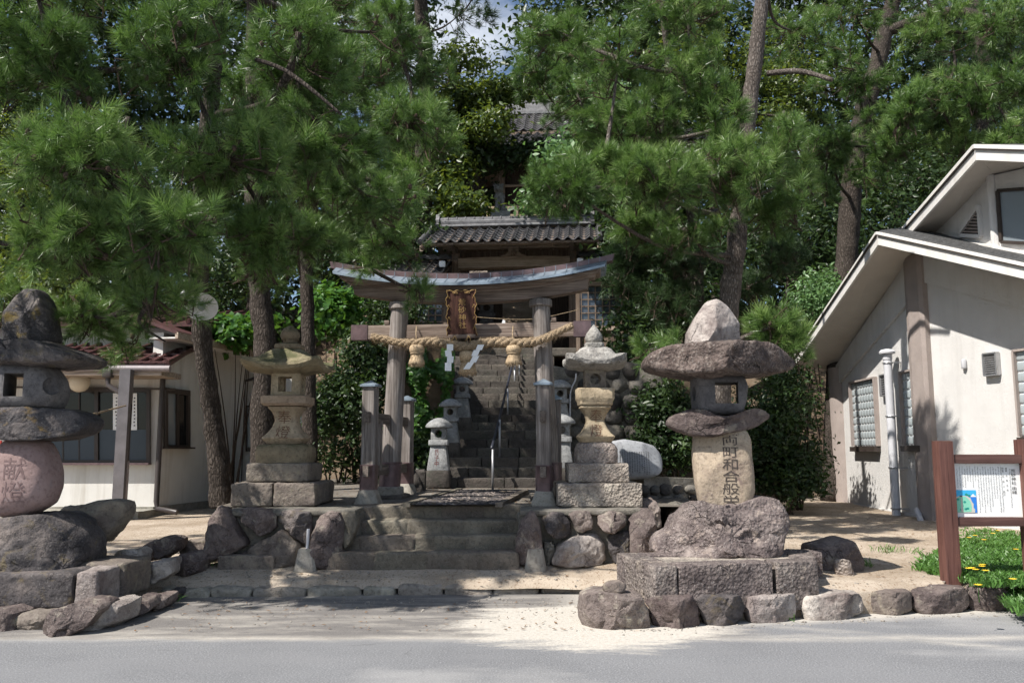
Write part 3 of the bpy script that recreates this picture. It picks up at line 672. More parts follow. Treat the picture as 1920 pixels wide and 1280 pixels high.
# --- front steps
XS0, XS1 = -2.02, 0.10
steps = emp('stone_steps', 'four broad worn stone steps leading up to the torii gate', 'steps', ((XS0+XS1)/2, 9.44, 0.2))
cutsx = [[0, .25, .52, .80, 1], [0, .13, .42, .70, 1], [0, .14, .36, .66, 1], [0, .12, .5, .74, 1]]
for r in range(4):
    y0 = 9.40+0.262*r; z0 = 0.2+0.1525*r
    xa = XS0+(0.0, 0.03, 0.04, 0.10)[r]; xb = XS1+(-0.04, 0.02, 0.06, 0.12)[r]
    for q in range(4):
        a = xa+(xb-xa)*cutsx[r][q]; b = xa+(xb-xa)*cutsx[r][q+1]
        h = 0.1525+(0.03 if r == 0 else 0)
        MB().rbox(((a+b)/2, y0+0.19, z0+0.1525-h/2+0.003*q), (b-a+0.03, 0.38+0.006*(q % 2), h+0.05), 0.03, 9, 0.013, r*7+q, 5).build('step_stone', 'step', steps, smooth=50)
# --- rubble walls each side of the steps
def rubble(name, label, specs, mortar_px, Y, base):
    t = emp(name, label, 'stone wall', (at(mortar_px[0], 1000, Y).x, Y, 0.2))
    a = at(mortar_px[0], 1000, Y).x; b = at(mortar_px[1], 1000, Y).x
    m = MB().rbox(((a+b)/2, Y+0.62, 0.46), (b-a, 0.9, 0.66), 0.06, 10, 0.03, 3, 4); m.build('mortar_core', 'mortar', t, smooth=50)
    m = MB().rbox(((a+b)/2, Y+0.62, 0.79), (b-a-0.03, 1.02, 0.075), 0.03, 10, 0.012, 5, 4); m.build('cement_cap', 'mortar', t, smooth=50)
    for k, (pts, dy, half, mat, sd) in enumerate(specs):
        boulder(pts, Y+dy+half*0.75, half, 0.032, 6, sd, 0.42, 64, 24, 7, cuto=(0.7, 0.92)).build('stone', mat, t, smooth=38)
    return t
rubble('rubble_wall', 'rubble stone base under the left stone lantern beside the steps', [
    ([(387, 1050), (392, 1005), (400, 960), (408, 947), (420, 948), (432, 958), (446, 985), (462, 1012), (468, 1020), (452, 1030), (430, 1042), (405, 1050)], -0.10, 0.26, 'brown', 11),
    ([(446, 955), (470, 951), (505, 954), (522, 965), (522, 985), (505, 1000), (490, 1005), (476, 990), (455, 978)], 0.0, 0.2, 'brown', 12),
    ([(524, 957), (560, 955), (585, 958), (588, 985), (586, 1018), (572, 1018), (548, 998), (526, 980)], 0.0, 0.2, 'dark', 13),
    ([(458, 1035), (480, 1018), (510, 1004), (530, 990), (548, 1002), (568, 1020), (572, 1060), (500, 1064), (470, 1060)], -0.06, 0.25, 'tier', 14),
    ([(592, 985), (600, 965), (618, 957), (640, 960), (648, 985), (646, 1020), (640, 1062), (585, 1064), (586, 1030)], -0.1, 0.27, 'brown', 15),
    ([(642, 958), (668, 955), (672, 985), (660, 1020), (648, 1030), (646, 990)], 0.02, 0.2, 'step', 16),
    ([(430, 1062), (440, 1044), (462, 1032), (480, 1052), (470, 1066)], -0.05, 0.18, 'brown', 17),
], (404, 664), 9.5, 0.2)
rubble('rubble_wall', 'rubble stone base under the right stone lantern beside the steps', [
    ([(964, 1058), (968, 1005), (978, 972), (992, 957), (1003, 958), (1012, 980), (1016, 1020), (1018, 1060)], -0.12, 0.28, 'brown', 21),
    ([(1014, 965), (1035, 958), (1058, 960), (1070, 978), (1070, 1000), (1052, 1010), (1036, 1006), (1022, 990)], 0.0, 0.2, 'dark', 22),
    ([(1064, 962), (1082, 955), (1103, 957), (1112, 975), (1108, 990), (1090, 998), (1078, 992)], 0.0, 0.18, 'brown', 23),
    ([(1118, 965), (1140, 957), (1165, 958), (1175, 970), (1172, 985), (1152, 996), (1134, 996), (1120, 985)], -0.03, 0.2, 'brown', 24),
    ([(1176, 975), (1182, 960), (1208, 950), (1222, 955), (1228, 990), (1234, 1030), (1220, 1052), (1180, 1052), (1178, 1015)], -0.06, 0.26, 'brown', 25),
    ([(1032, 1056), (1044, 1020), (1075, 1005), (1100, 998), (1120, 1000), (1134, 1020), (1138, 1048), (1126, 1058), (1060, 1062)], -0.08, 0.26, 'pale', 26),
    ([(1140, 1000), (1160, 996), (1176, 990), (1178, 1050), (1150, 1052), (1140, 1025)], 0.03, 0.2, 'dark', 27),
    ([(1018, 1012), (1036, 1012), (1040, 1030), (1030, 1058), (1020, 1058)], 0.0, 0.18, 'mortar', 28),
    ([(1198, 935), (1224, 934), (1236, 950), (1236, 985), (1222, 990), (1204, 965)], 0.45, 0.3, 'brown', 29),
], (972, 1225), 9.5, 0.2)
# bank of the terrace behind them
for nm, xs, sg in (('terrace_bank', -3.6, -1), ('terrace_bank', 2.4, 1)):
    m = MB().rbox((xs-0.25*sg, 13.3, 0.45), (0.5, 6.0, 0.74), 0.12, 14, 0.07, 4+sg, 2); o = m.build(nm, MT['mortar'], smooth=50, kind='structure')
# --- long stone stairs up to the gate
ST_Y, ST_Z, ST_T, ST_H = 13.6, 0.885, 0.38, 0.1605
stairs = emp('stone_stairs', 'long flight of weathered stone stairs climbing to the tiled gate', 'stairs', (-0.3, ST_Y, ST_Z))
rnd = random.Random(5)
for r in range(19):
    y0 = ST_Y+ST_T*r; z0 = ST_Z+ST_H*r
    xa = -1.55 if r < 1 else (-1.12 if r < 7 else -1.0); xb = 0.62 if r < 2 else 0.60
    x = xa
    while x < xb-0.05:
        L = rnd.uniform(0.38, 0.85); b = min(xb, x+L)
        if xb-b < 0.25: b = xb
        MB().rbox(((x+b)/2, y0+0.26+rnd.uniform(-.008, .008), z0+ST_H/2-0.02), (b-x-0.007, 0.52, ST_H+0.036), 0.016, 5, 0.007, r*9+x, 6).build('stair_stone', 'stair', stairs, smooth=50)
        x = b
for sx in (-1.22, 0.82):                       # stringers of stacked stone on each side
    for k in range(9):
        MB().rbox((sx+rnd.uniform(-.03, .03), ST_Y+0.55+0.76*k, ST_Z+0.10+0.321*k-0.3), (0.42, 0.82, 0.9), 0.05, 6, 0.03, k+sx, 3).build('side_stone', 'stair', stairs, smooth=50)
# flight beyond the gate
st2 = emp('stone_stairs', 'upper stone steps glimpsed through the gate opening', 'stairs', (0.1, 23.4, 3.9))
for r in range(13):
    for q in range(3):
        MB().rbox((-1.0+q*1.0+0.1, 23.4+0.34*r, 3.95+0.3*r), (0.985, 0.5, 0.34), 0.03, 4, 0.01, r*3+q, 5).build('step_stone', 'tier_light', st2, smooth=50)
MB().rbox((0.1, 22.0, 3.85), (5.0, 3.4, 0.22), 0.03, 6, 0.01, 3, 4).build('gate_landing', MT['stair'], smooth=50, kind='structure')
# --- path mat of dark pebbles and pale edging
pm = MB()
A, B, C_, D = onz(762, 948, .84), onz(935, 948, .84), onz(985, 922, .88), onz(862, 919, .88)
for p in (A, B, C_, D): p.z += 0.012
def lerp4(u, v): return (A.lerp(B, u)).lerp(D.lerp(C_, u), v)
ppath = emp('pebble_path', 'dark pebble path with pale chips between steps and stairs', 'path', (A+C_)/2)
MB().add([A, B, C_, D], [(0, 1, 2, 3)]).build('bed', MT['frame'], ppath)
rnd = random.Random(3); peb = MB(); chips = MB()
for k in range(1500):
    p = lerp4(rnd.random(), rnd.random()); s_ = rnd.uniform(0.014, 0.034)
    tgt = chips if rnd.random() < 0.2 else peb
    n = 6; a0 = rnd.random()*6
    ring = [p+Vector((s_*math.cos(a0+t*6.283/n)*1.3, s_*math.sin(a0+t*6.283/n), 0.002)) for t in range(n)]
    tgt.add(ring+[p+Vector((0, 0, s_*0.5))], [(t, (t+1) % n, n) for t in range(n)])
tag(peb.build('dark_pebbles', 'dark', ppath), kind='stuff'); tag(chips.build('pale_chips', 'tier_light', ppath), kind='stuff')
for a, b in ((A, D), (B, C_)): MB().bar(a, b, 0.09, 0.05).build('edging', 'step', ppath)
# --- retaining stones along the road, right
edge = emp('stone_edging', 'row of rough boulders edging the raised yard along the road', 'stone edging', (3, 7.8, 0))
SP = [([(1086, 1140), (1090, 1112), (1112, 1103), (1160, 1104), (1197, 1112), (1214, 1145), (1219, 1178), (1160, 1184), (1098, 1181), (1086, 1162)], 7.30, 'brown', 31),
      ([(1210, 1130), (1220, 1112), (1240, 1109), (1290, 1109), (1304, 1128), (1313, 1165), (1300, 1176), (1225, 1178), (1212, 1155)], 7.38, 'brown', 32),
      ([(1294, 1118), (1305, 1110), (1345, 1107), (1380, 1110), (1392, 1134), (1391, 1155), (1345, 1172), (1316, 1168)], 7.48, 'dark', 33),
      ([(1387, 1138), (1390, 1110), (1440, 1107), (1489, 1109), (1494, 1150), (1430, 1163), (1392, 1160)], 7.6, 'pale', 34),
      ([(1487, 1130), (1490, 1110), (1550, 1105), (1608, 1108), (1615, 1142), (1560, 1159), (1498, 1157)], 7.74, 'pale', 35),
      ([(1610, 1120), (1618, 1106), (1650, 1102), (1699, 1103), (1701, 1136), (1650, 1147), (1612, 1146)], 7.93, 'tier', 36),
      ([(1694, 1130), (1698, 1102), (1750, 1095), (1807, 1099), (1813, 1128), (1770, 1146), (1706, 1146)], 8.0, 'brown', 37),
      ([(1798, 1120), (1806, 1096), (1850, 1092), (1871, 1104), (1870, 1134), (1840, 1142), (1808, 1142)], 8.1, 'brown', 38)]
for pts, Y, mat, sd in SP: boulder(pts, Y+0.20, 0.26, 0.026, 5, sd, 0.22, 84, 28, 3, crag=3.0, zcut=0.1, cuto=(0.84, 0.96)).build('stone', mat, edge, smooth=38)
pb = boulder([(1128, 1098), (1140, 1088), (1162, 1086), (1176, 1095), (1172, 1107), (1150, 1112), (1132, 1110)], 7.42, 0.11, 0.008, 6, 41, 0.8, 32, 14, 2)
pb.build('loose_stone', 'tier', smooth=60, label='rounded grey cobble lying on the corner boulder of the edging', cat='stone')
# --- edging rocks, left
ledge = emp('stone_edging', 'row of rough boulders edging the road in front of the left boulder lantern', 'stone edging', (-4.2, 7.3, 0))
for pts, Y, mat, sd, hf in [
    ([(-60, 1160), (-40, 1140), (20, 1138), (44, 1145), (46, 1175), (20, 1186), (-60, 1196)], 7.2, 'brown', 51, .25),
    ([(44, 1150), (60, 1140), (105, 1146), (128, 1150), (122, 1175), (100, 1182), (46, 1178)], 7.3, 'tier', 52, .22),
    ([(92, 1197), (104, 1165), (125, 1135), (160, 1122), (190, 1124), (205, 1130), (185, 1165), (160, 1180), (142, 1200)], 7.08, 'brown', 53, .33),
    ([(150, 1198), (165, 1165), (195, 1128), (225, 1122), (245, 1128), (240, 1160), (200, 1182)], 7.3, 'pale', 54, .3),
    ([(228, 1160), (232, 1128), (262, 1118), (288, 1120), (296, 1134), (270, 1150)], 7.8, 'brown', 55, .25),
    ([(270, 1145), (276, 1120), (300, 1112), (322, 1116), (318, 1130), (298, 1142)], 8.1, 'brown', 56, .22),
    ([(305, 1125), (316, 1106), (336, 1102), (345, 1112), (338, 1124)], 8.6, 'dark', 57, .2)]:
    boulder(pts, Y+hf*0.7, hf, 0.036, 5, sd, 0.28, 72, 26, 5, crag=3.2, cuto=(0.7, 0.92)).build('stone', mat, ledge, smooth=35)
lrow = emp('stone_edging', 'stepped rows of flat brown rocks edging the yard near the cream house', 'stone edging', (-4.3, 8.9, 0.15))
for pts, Y, mat, sd, hf in [
    ([(265, 1078), (268, 1056), (295, 1050), (328, 1046), (330, 1072), (300, 1092), (274, 1090)], 8.7, 'pale', 61, .22),
    ([(318, 1052), (345, 1036), (378, 1032), (392, 1045), (380, 1070), (340, 1078), (322, 1074)], 9.2, 'brown', 62, .25),
    ([(212, 1040), (230, 1030), (262, 1026), (272, 1034), (266, 1050), (232, 1056)], 8.9, 'pale', 63, .25),
    ([(262, 1048), (266, 1022), (290, 1012), (322, 1004), (342, 1008), (336, 1030), (300, 1048)], 9.3, 'brown', 64, .28),
    ([(334, 1030), (345, 1014), (385, 1010), (396, 1030), (384, 1050), (352, 1046)], 9.7, 'tier', 65, .25)]:
    boulder(pts, Y+hf*0.6, hf, 0.034, 6, sd, 0.4, 48, 18, 9).build('stone', mat, lrow, smooth=35)
# ================================================================ boulder lanterns
GZ = 0.25
# --- right: stone platform
plat = emp('lantern_platform', 'low platform of chiselled brown blocks under the tall right boulder lantern', 'stone platform', (2.0, 7.9, GZ))
FL = onz(1224, 1064, .5); FR = onz(1538, 1054, .5); BL = onz(1152, 1037, .5); FL += Vector((.02, .09, 0)); FR += Vector((.02, .09, 0)); BL += Vector((.02, .06, 0)); d = (FR-FL).normalized(); e = (BL-FL).normalized()
def edgeblk(a, b, w, name, sd):
    dd = (b-a); c = (a+b)/2; ang = math.atan2(dd.y, dd.x); nin = Vector((-dd.y, dd.x, 0)).normalized()*w/2
    MB().rbox((c.x+nin.x, c.y+nin.y, 0.29), (dd.length-0.01, w, 0.42), 0.018, 10, 0.005, sd, 9, Matrix.Rotation(ang, 3, 'Z')).build(name, 'brown_coarse', plat, smooth=45)
L = (FR-FL).length
edgeblk(FL, FL+d*L*0.145, .26, 'block', 1); edgeblk(FL+d*L*.145, FL+d*L*.715, .26, 'block', 2); edgeblk(FL+d*L*.735, FR, .26, 'block', 3)
BR = FR+Vector((0.25, 0.95, 0))
edgeblk(BL+e*0.0, FL+(BL-FL)*0.27, .24, 'block', 4); edgeblk(FR+(BR-FR)*0.27, BR, .24, 'block', 5); edgeblk(BR, BL, .26, 'block', 6)
MB().prism([FL+Vector((.1, .1, -.018)), FR+Vector((-.1, .1, -.018)), BR+Vector((-.1, -.1, -.018)), BL+Vector((.1, -.1, -.018))], (0, 0, -0.2)).build('fill', 'tier_light', plat)
# --- right boulder lantern
bl = emp('boulder_lantern', 'tall lantern of stacked natural boulders with a carved stem, lit by the sun', 'stone lantern', (at(1345, 1045, 8.5).x, 8.5, 0.48))
base = boulder([(1220, 1018), (1232, 1003), (1250, 996), (1262, 972), (1285, 946), (1305, 940), (1340, 946), (1380, 940), (1408, 928), (1440, 932), (1460, 947), (1468, 975), (1456, 1000), (1455, 1030), (1440, 1047), (1380, 1052), (1290, 1052), (1248, 1044), (1224, 1034)], 8.5, 0.42, 0.05, 5, 3, 0.45, 110, 44, 4, cuto=(0.75, 0.95)).build('base_boulder', 'brown_coarse', bl, smooth=45)
stem = boulder([(1305, 806), (1350, 800), (1392, 802), (1404, 822), (1404, 850), (1409, 890), (1411, 920), (1402, 948), (1380, 960), (1330, 960), (1312, 945), (1305, 905), (1300, 850)], 8.5, 0.2, 0.010, 4, 7, 0.42, 64, 24, 2, crag=0).build('stem', 'stem', bl, smooth=70)
boulder([(1250, 795), (1256, 781), (1288, 769), (1310, 768), (1326, 778), (1345, 783), (1372, 778), (1412, 769), (1444, 771), (1445, 784), (1420, 798), (1380, 811), (1330, 820), (1298, 818), (1268, 808)], 8.48, 0.42, 0.022, 4, 9, 0.7, 84, 28, 6, crag=3).build('middle_slab', 'brown', bl, smooth=65)
fb = boulder([(1298, 704), (1340, 700), (1388, 704), (1397, 725), (1394, 752), (1386, 778), (1340, 780), (1303, 778), (1299, 742)], 8.5, 0.24, 0.008, 4, 5, 0.45, 48, 18, 0, crag=0).build('firebox', 'fire', bl, smooth=60)
a, b = at(1341, 758, 8.5), at(1381, 719, 8.5)
cut(fb, [MB().box(((a.x+b.x)/2, 8.5, (a.z+b.z)/2), (b.x-a.x, 1.2, b.z-a.z), Matrix.Rotation(R(-12), 3, 'Z')), MB().tube([at(1285, 738, 8.45), at(1316, 738, 8.45)], 0.075, 20)])
boulder([(1206, 686), (1213, 664), (1240, 652), (1300, 648), (1360, 645), (1420, 648), (1458, 659), (1476, 674), (1491, 686), (1475, 697), (1440, 703), (1380, 707), (1320, 711), (1270, 706), (1225, 699)], 8.4, 0.6, 0.03, 4.5, 13, 0.52, 110, 36, 3, crag=3.5, cuto=(0.85, 0.97)).build('roof_slab', 'slab', bl, smooth=65)
boulder([(1288, 650), (1289, 622), (1305, 592), (1328, 563), (1345, 559), (1366, 575), (1389, 605), (1392, 642), (1382, 652), (1340, 655)], 8.5, 0.27, 0.012, 4, 22, 0.5, 72, 30, 9, crag=2.0, cuto=(0.5, 0.78)).build('cap_stone', 'pale', bl, smooth=24)
lettering('carved_letters', '両\n町\n和\n合\n般\n栄', at(1371, 882, 8.3), 0.155, 0.70, 'carve', bl, onto=stem, out=0.004, spacing=0.98)
# --- left boulder lantern
lp = emp('lantern_platform', 'dark stone blocks under the boulder lantern at the left edge', 'stone platform', (-4.6, 7.6, 0.2))
for (x0, x1, y0, y1, z0, z1, mat, sd) in ((-6.6, -5.1, 7.55, 8.05, .12, .43, 'dark', 1), (-5.1, -3.84, 7.55, 8.05, .12, .425, 'dark', 2), (-3.84, -3.63, 7.56, 8.0, .12, .435, 'pale', 3), (-4.15, -3.60, 8.0, 8.62, .12, .45, 'tier', 4)):
    MB().rbox(((x0+x1)/2, (y0+y1)/2, (z0+z1)/2), (x1-x0-.004, y1-y0, z1-z0), .03, 12, .014, sd, 5).build('block', mat, lp, smooth=50)
MB().rbox((-5.3, 8.45, .31), (2.4, 1.0, .22), .03, 8, .012, 5, 4).build('slab', 'step', lp, smooth=50)
bq = emp('boulder_lantern', 'dark shaded lantern of stacked natural boulders at the left edge', 'stone lantern', (at(55, 1060, 8.1).x, 8.1, 0.4))
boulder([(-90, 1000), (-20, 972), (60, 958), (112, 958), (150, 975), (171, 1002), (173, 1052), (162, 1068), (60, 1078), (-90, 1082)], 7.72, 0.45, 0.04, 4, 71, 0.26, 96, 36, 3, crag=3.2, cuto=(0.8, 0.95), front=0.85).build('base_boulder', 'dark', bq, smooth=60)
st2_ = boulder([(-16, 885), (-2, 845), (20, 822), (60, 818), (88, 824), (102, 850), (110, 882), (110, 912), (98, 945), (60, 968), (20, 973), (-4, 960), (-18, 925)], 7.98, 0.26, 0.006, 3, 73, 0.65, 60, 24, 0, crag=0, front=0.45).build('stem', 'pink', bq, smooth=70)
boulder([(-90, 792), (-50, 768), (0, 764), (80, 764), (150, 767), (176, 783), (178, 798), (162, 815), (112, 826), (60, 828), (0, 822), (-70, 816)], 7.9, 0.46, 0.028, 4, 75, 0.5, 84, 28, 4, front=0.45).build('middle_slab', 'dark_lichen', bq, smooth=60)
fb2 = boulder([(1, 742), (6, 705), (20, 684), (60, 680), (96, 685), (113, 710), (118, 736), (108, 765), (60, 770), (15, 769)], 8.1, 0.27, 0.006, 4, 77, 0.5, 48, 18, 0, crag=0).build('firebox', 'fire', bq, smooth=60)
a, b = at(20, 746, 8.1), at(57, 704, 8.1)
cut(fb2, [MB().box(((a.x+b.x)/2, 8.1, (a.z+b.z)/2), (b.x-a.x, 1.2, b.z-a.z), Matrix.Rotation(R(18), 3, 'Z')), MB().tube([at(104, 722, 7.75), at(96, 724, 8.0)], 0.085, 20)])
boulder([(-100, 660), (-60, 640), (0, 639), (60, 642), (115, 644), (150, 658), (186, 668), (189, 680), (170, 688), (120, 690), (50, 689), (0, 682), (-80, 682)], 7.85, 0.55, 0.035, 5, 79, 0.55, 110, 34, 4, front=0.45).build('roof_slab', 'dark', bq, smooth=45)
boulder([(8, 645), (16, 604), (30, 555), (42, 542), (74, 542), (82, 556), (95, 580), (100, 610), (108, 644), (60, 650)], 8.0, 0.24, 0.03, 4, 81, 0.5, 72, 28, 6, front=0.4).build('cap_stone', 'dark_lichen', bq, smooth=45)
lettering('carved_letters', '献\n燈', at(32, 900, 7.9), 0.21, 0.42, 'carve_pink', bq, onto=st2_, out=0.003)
boulder([(96, 975), (120, 950), (160, 945), (190, 938), (222, 934), (240, 936), (243, 946), (236, 970), (215, 1000), (195, 1018), (150, 1022), (110, 1005)], 8.5, 0.32, 0.04, 5, 83, 0.4, 84, 30, 8, front=0.7).build('leaning_rock', 'tier', smooth=50, label='large angular rock lying between the left boulder lantern and the house', cat='rock')
# ================================================================ dressed stone lanterns
def stone_lantern(name, label, X, Y, Z, T):
    t = emp(name, label, 'stone lantern', (X, Y, Z)); c = (X, Y)
    def ringset(rs, mat, nm, amp=0.006, p=7.0, n=40, sm=40, fr=9, sd=0):
        m = MB().loft([sqring(hw, z, n, p, lift, None, c) for hw, z, lift in rs]); rough(m, amp, fr, sd); return m.build(nm, mat, t, smooth=sm)
    for k, (hw, hd, z0, z1, mat, splits) in enumerate(T['tiers']):
        xs = [-hw]+[hw*s for s in splits]+[hw]
        for a, b in zip(xs[:-1], xs[1:]):
            MB().rbox((X+(a+b)/2, Y, (z0+z1)/2), (b-a-0.005, 2*hd, z1-z0), T.get('er', 0.018), 10, T.get('ea', 0.007), k*5+a, 8).build('tier_block', mat, t, smooth=45)
    ringset(T['foot'], T['foot_mat'], 'foot', T.get('foot_amp', 0.008), 6, 48, 50, 11, 2)
    body = ringset(T['body'], 'tan', 'body', 0.003, 9, 40, 35)
    ringset(T['shelf'], 'tan', 'shelf', 0.004, 9, 40, 35)
    fx = ringset(T['fire'], T.get('fire_mat', 'tan'), 'firebox', 0.002, 12, 40, 35); fh = T['fire'][0][0]; zm = (T['fire'][0][1]+T['fire'][-1][1])/2
    if T['hole'] == 'round': cs = [MB().tube([(X, Y-1, zm), (X, Y+1, zm)], fh*0.52, 24), MB().tube([(X-1, Y, zm), (X+1, Y, zm)], fh*0.5, 24)]
    else: cs = [MB().box((X, Y, zm), (fh*0.95, 2, fh*1.05)), MB().tube([(X-1, Y, zm), (X+1, Y, zm)], fh*0.5, 24)]
    cut(fx, cs)
    ringset(T['roof'], T['roof_mat'], 'roof', T.get('roof_amp', 0.008), 10, 64, 40, 14)
    m = MB()
    for seg in T['top']:
        if seg[0] == 'sq': m = MB().loft([sqring(h, z, 32, 8, 0, None, c) for h, z in seg[1]]); m.build('neck', T['top_mat'], t, smooth=40)
        else: m = MB().loft([circ(h, z, 24, c) for h, z in seg[1]]); rough(m, 0.004, 12); m.build('finial', T['top_mat'], t, smooth=60)
    lettering('carved_letters', '奉\n燈', (X, Y-0.3, T['tz']), T['tw'], T['th'], T['tmat'], t, onto=body, out=0.003, spacing=1.1)
    return t
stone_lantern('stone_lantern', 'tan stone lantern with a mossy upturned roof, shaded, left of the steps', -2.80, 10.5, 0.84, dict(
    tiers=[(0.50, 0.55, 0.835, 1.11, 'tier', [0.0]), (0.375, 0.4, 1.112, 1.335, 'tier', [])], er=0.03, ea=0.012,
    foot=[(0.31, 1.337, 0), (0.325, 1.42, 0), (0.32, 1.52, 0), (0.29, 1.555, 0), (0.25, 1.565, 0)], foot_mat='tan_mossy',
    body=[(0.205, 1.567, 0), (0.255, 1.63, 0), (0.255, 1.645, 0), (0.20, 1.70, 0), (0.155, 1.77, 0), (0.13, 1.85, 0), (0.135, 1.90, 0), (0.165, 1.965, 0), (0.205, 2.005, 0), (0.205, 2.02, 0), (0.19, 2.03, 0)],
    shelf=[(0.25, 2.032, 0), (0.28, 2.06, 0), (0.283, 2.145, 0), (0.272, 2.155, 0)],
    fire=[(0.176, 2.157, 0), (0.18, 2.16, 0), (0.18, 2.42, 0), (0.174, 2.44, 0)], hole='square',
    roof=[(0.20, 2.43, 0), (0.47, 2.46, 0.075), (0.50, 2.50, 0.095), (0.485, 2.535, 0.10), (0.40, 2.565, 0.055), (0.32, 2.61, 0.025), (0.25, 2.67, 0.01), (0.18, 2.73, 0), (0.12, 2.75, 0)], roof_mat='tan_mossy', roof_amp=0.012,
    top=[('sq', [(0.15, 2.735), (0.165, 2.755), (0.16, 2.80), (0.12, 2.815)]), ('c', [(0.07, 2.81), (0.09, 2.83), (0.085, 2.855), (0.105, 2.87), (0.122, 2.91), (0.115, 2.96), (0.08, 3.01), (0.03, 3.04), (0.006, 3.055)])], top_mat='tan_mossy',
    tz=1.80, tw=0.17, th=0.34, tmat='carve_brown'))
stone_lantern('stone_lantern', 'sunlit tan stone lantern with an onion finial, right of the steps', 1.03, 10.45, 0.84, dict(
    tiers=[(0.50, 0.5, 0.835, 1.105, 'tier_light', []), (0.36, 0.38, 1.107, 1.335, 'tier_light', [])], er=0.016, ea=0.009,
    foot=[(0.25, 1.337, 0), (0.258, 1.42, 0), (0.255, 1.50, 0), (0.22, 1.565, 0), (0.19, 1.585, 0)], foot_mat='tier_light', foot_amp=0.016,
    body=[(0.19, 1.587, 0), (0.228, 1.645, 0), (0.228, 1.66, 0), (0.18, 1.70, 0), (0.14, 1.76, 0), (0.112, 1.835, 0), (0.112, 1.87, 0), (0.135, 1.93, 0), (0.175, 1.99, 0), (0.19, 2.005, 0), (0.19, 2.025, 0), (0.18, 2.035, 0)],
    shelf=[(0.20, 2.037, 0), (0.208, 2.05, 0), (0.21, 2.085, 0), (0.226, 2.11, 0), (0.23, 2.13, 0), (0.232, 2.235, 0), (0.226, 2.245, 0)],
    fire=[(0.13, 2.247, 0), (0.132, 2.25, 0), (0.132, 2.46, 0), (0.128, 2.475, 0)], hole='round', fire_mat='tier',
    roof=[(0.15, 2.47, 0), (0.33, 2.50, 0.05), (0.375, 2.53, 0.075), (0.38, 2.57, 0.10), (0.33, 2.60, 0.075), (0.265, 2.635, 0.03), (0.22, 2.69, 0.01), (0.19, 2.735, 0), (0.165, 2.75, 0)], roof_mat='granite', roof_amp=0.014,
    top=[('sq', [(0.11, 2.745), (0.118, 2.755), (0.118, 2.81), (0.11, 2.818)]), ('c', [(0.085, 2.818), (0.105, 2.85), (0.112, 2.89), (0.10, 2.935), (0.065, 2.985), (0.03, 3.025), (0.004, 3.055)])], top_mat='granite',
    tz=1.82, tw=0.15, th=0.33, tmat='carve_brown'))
# ================================================================ small granite lanterns beside the stairs
def small_lantern(label, px, Y, Z, s, text=None, mat='granite_grey'):
    X = zx(px, Y); t = emp('small_stone_lantern', label, 'stone lantern', (X, Y, Z), 0, 'small granite lanterns flanking the stairs'); c = (X, Y)
    def q(rs, nm, n=28, p=8, mt=mat):
        m = MB().loft([sqring(h*s, Z+z*s, n, p, 0, None, c) for h, z in rs]); rough(m, 0.003, 10); return m.build(nm, mt, t, smooth=45)
    q([(0.185, 0.0), (0.195, 0.02), (0.19, 0.25), (0.175, 0.27)], 'base', mt='stair')
    sh = q([(0.175, 0.27), (0.178, 0.28), (0.125, 0.65), (0.12, 0.66)], 'shaft')
    q([(0.135, 0.66), (0.158, 0.67), (0.158, 0.74), (0.15, 0.75)], 'shelf')
    f = q([(0.12, 0.75), (0.125, 0.755), (0.125, 0.93), (0.12, 0.94)], 'firebox')
    cut(f, [MB().tube([(X, Y-0.6, Z+0.845*s), (X, Y+0.6, Z+0.845*s)], 0.062*s, 20), MB().tube([(X-.6, Y, Z+0.845*s), (X+.6, Y, Z+0.845*s)], 0.058*s, 20)])
    m = MB().loft([circ(r*s, Z+z*s, 28, c) for r, z in ((0.12, 0.935), (0.215, 0.945), (0.222, 0.965), (0.20, 1.005), (0.15, 1.05), (0.09, 1.085), (0.03, 1.10))]); rough(m, 0.004, 9); m.build('cap', mat, t, smooth=50)
    if text: lettering('letters', text, (X-0.02, Y-0.3, Z+0.47*s), 0.07, 0.27, 'carve_red', t, onto=sh, out=0.003, spacing=1.0)
small_lantern('small granite lantern with red letters at the foot of the stairs', 824, 13.55, 0.90, 1.0, '氏\n子\n中')
small_lantern('small granite lantern second up the stairs, left side', 845, 14.75, 1.36, 0.93)
small_lantern('small granite lantern third up the stairs, left side, behind the paper streamers', 867, 15.9, 1.84, 0.93)
small_lantern('small granite lantern lowest on the right side of the stairs behind the post', 1052, 13.75, 0.92, 1.05)
small_lantern('small granite lantern higher on the right side of the stairs behind the gate column', 1050, 15.3, 1.66, 1.0)
small_lantern('small dark lantern seen inside the gate opening beside the plaque', 912, 22.2, 3.97, 1.5, None, 'fire')
# ================================================================ monument stone, low wall, cobble wall
lw = emp('low_cobble_wall', 'low wall of rounded cobbles under the grey monument stone', 'stone wall', (at(1250, 950, 11.6).x, 11.6, 0.28))
WA, WB = at(1192, 900, 11.35), at(1302, 900, 11.75)
MB().bar((WA.x, WA.y+.3, 0.66), (WB.x+.1, WB.y+.3, 0.62), 0.55, 0.95).build('core', 'mortar', lw)
rnd = random.Random(9); row = 0; z = 0.33
while z < 1.05:
    x = 0.05+(row % 2)*0.06
    while x < 0.85:
        w_ = rnd.uniform(0.13, 0.21); p = WA.lerp(WB, min(1, x/0.87))
        rock((p.x, p.y-0.01, z), (w_*1.1, 0.2, rnd.uniform(.13, .17)), row*17+int(x*50), 0.1, 2, 0.85, 0, 2).build('cobble', 'cobble', lw, smooth=0)
        x += w_+0.02
    z += 0.125; row += 1
mon = emp('monument_stone', 'smooth grey natural monument stone with fine carved writing', 'monument', (at(1198, 897, 11.6).x, 11.6, 1.1))
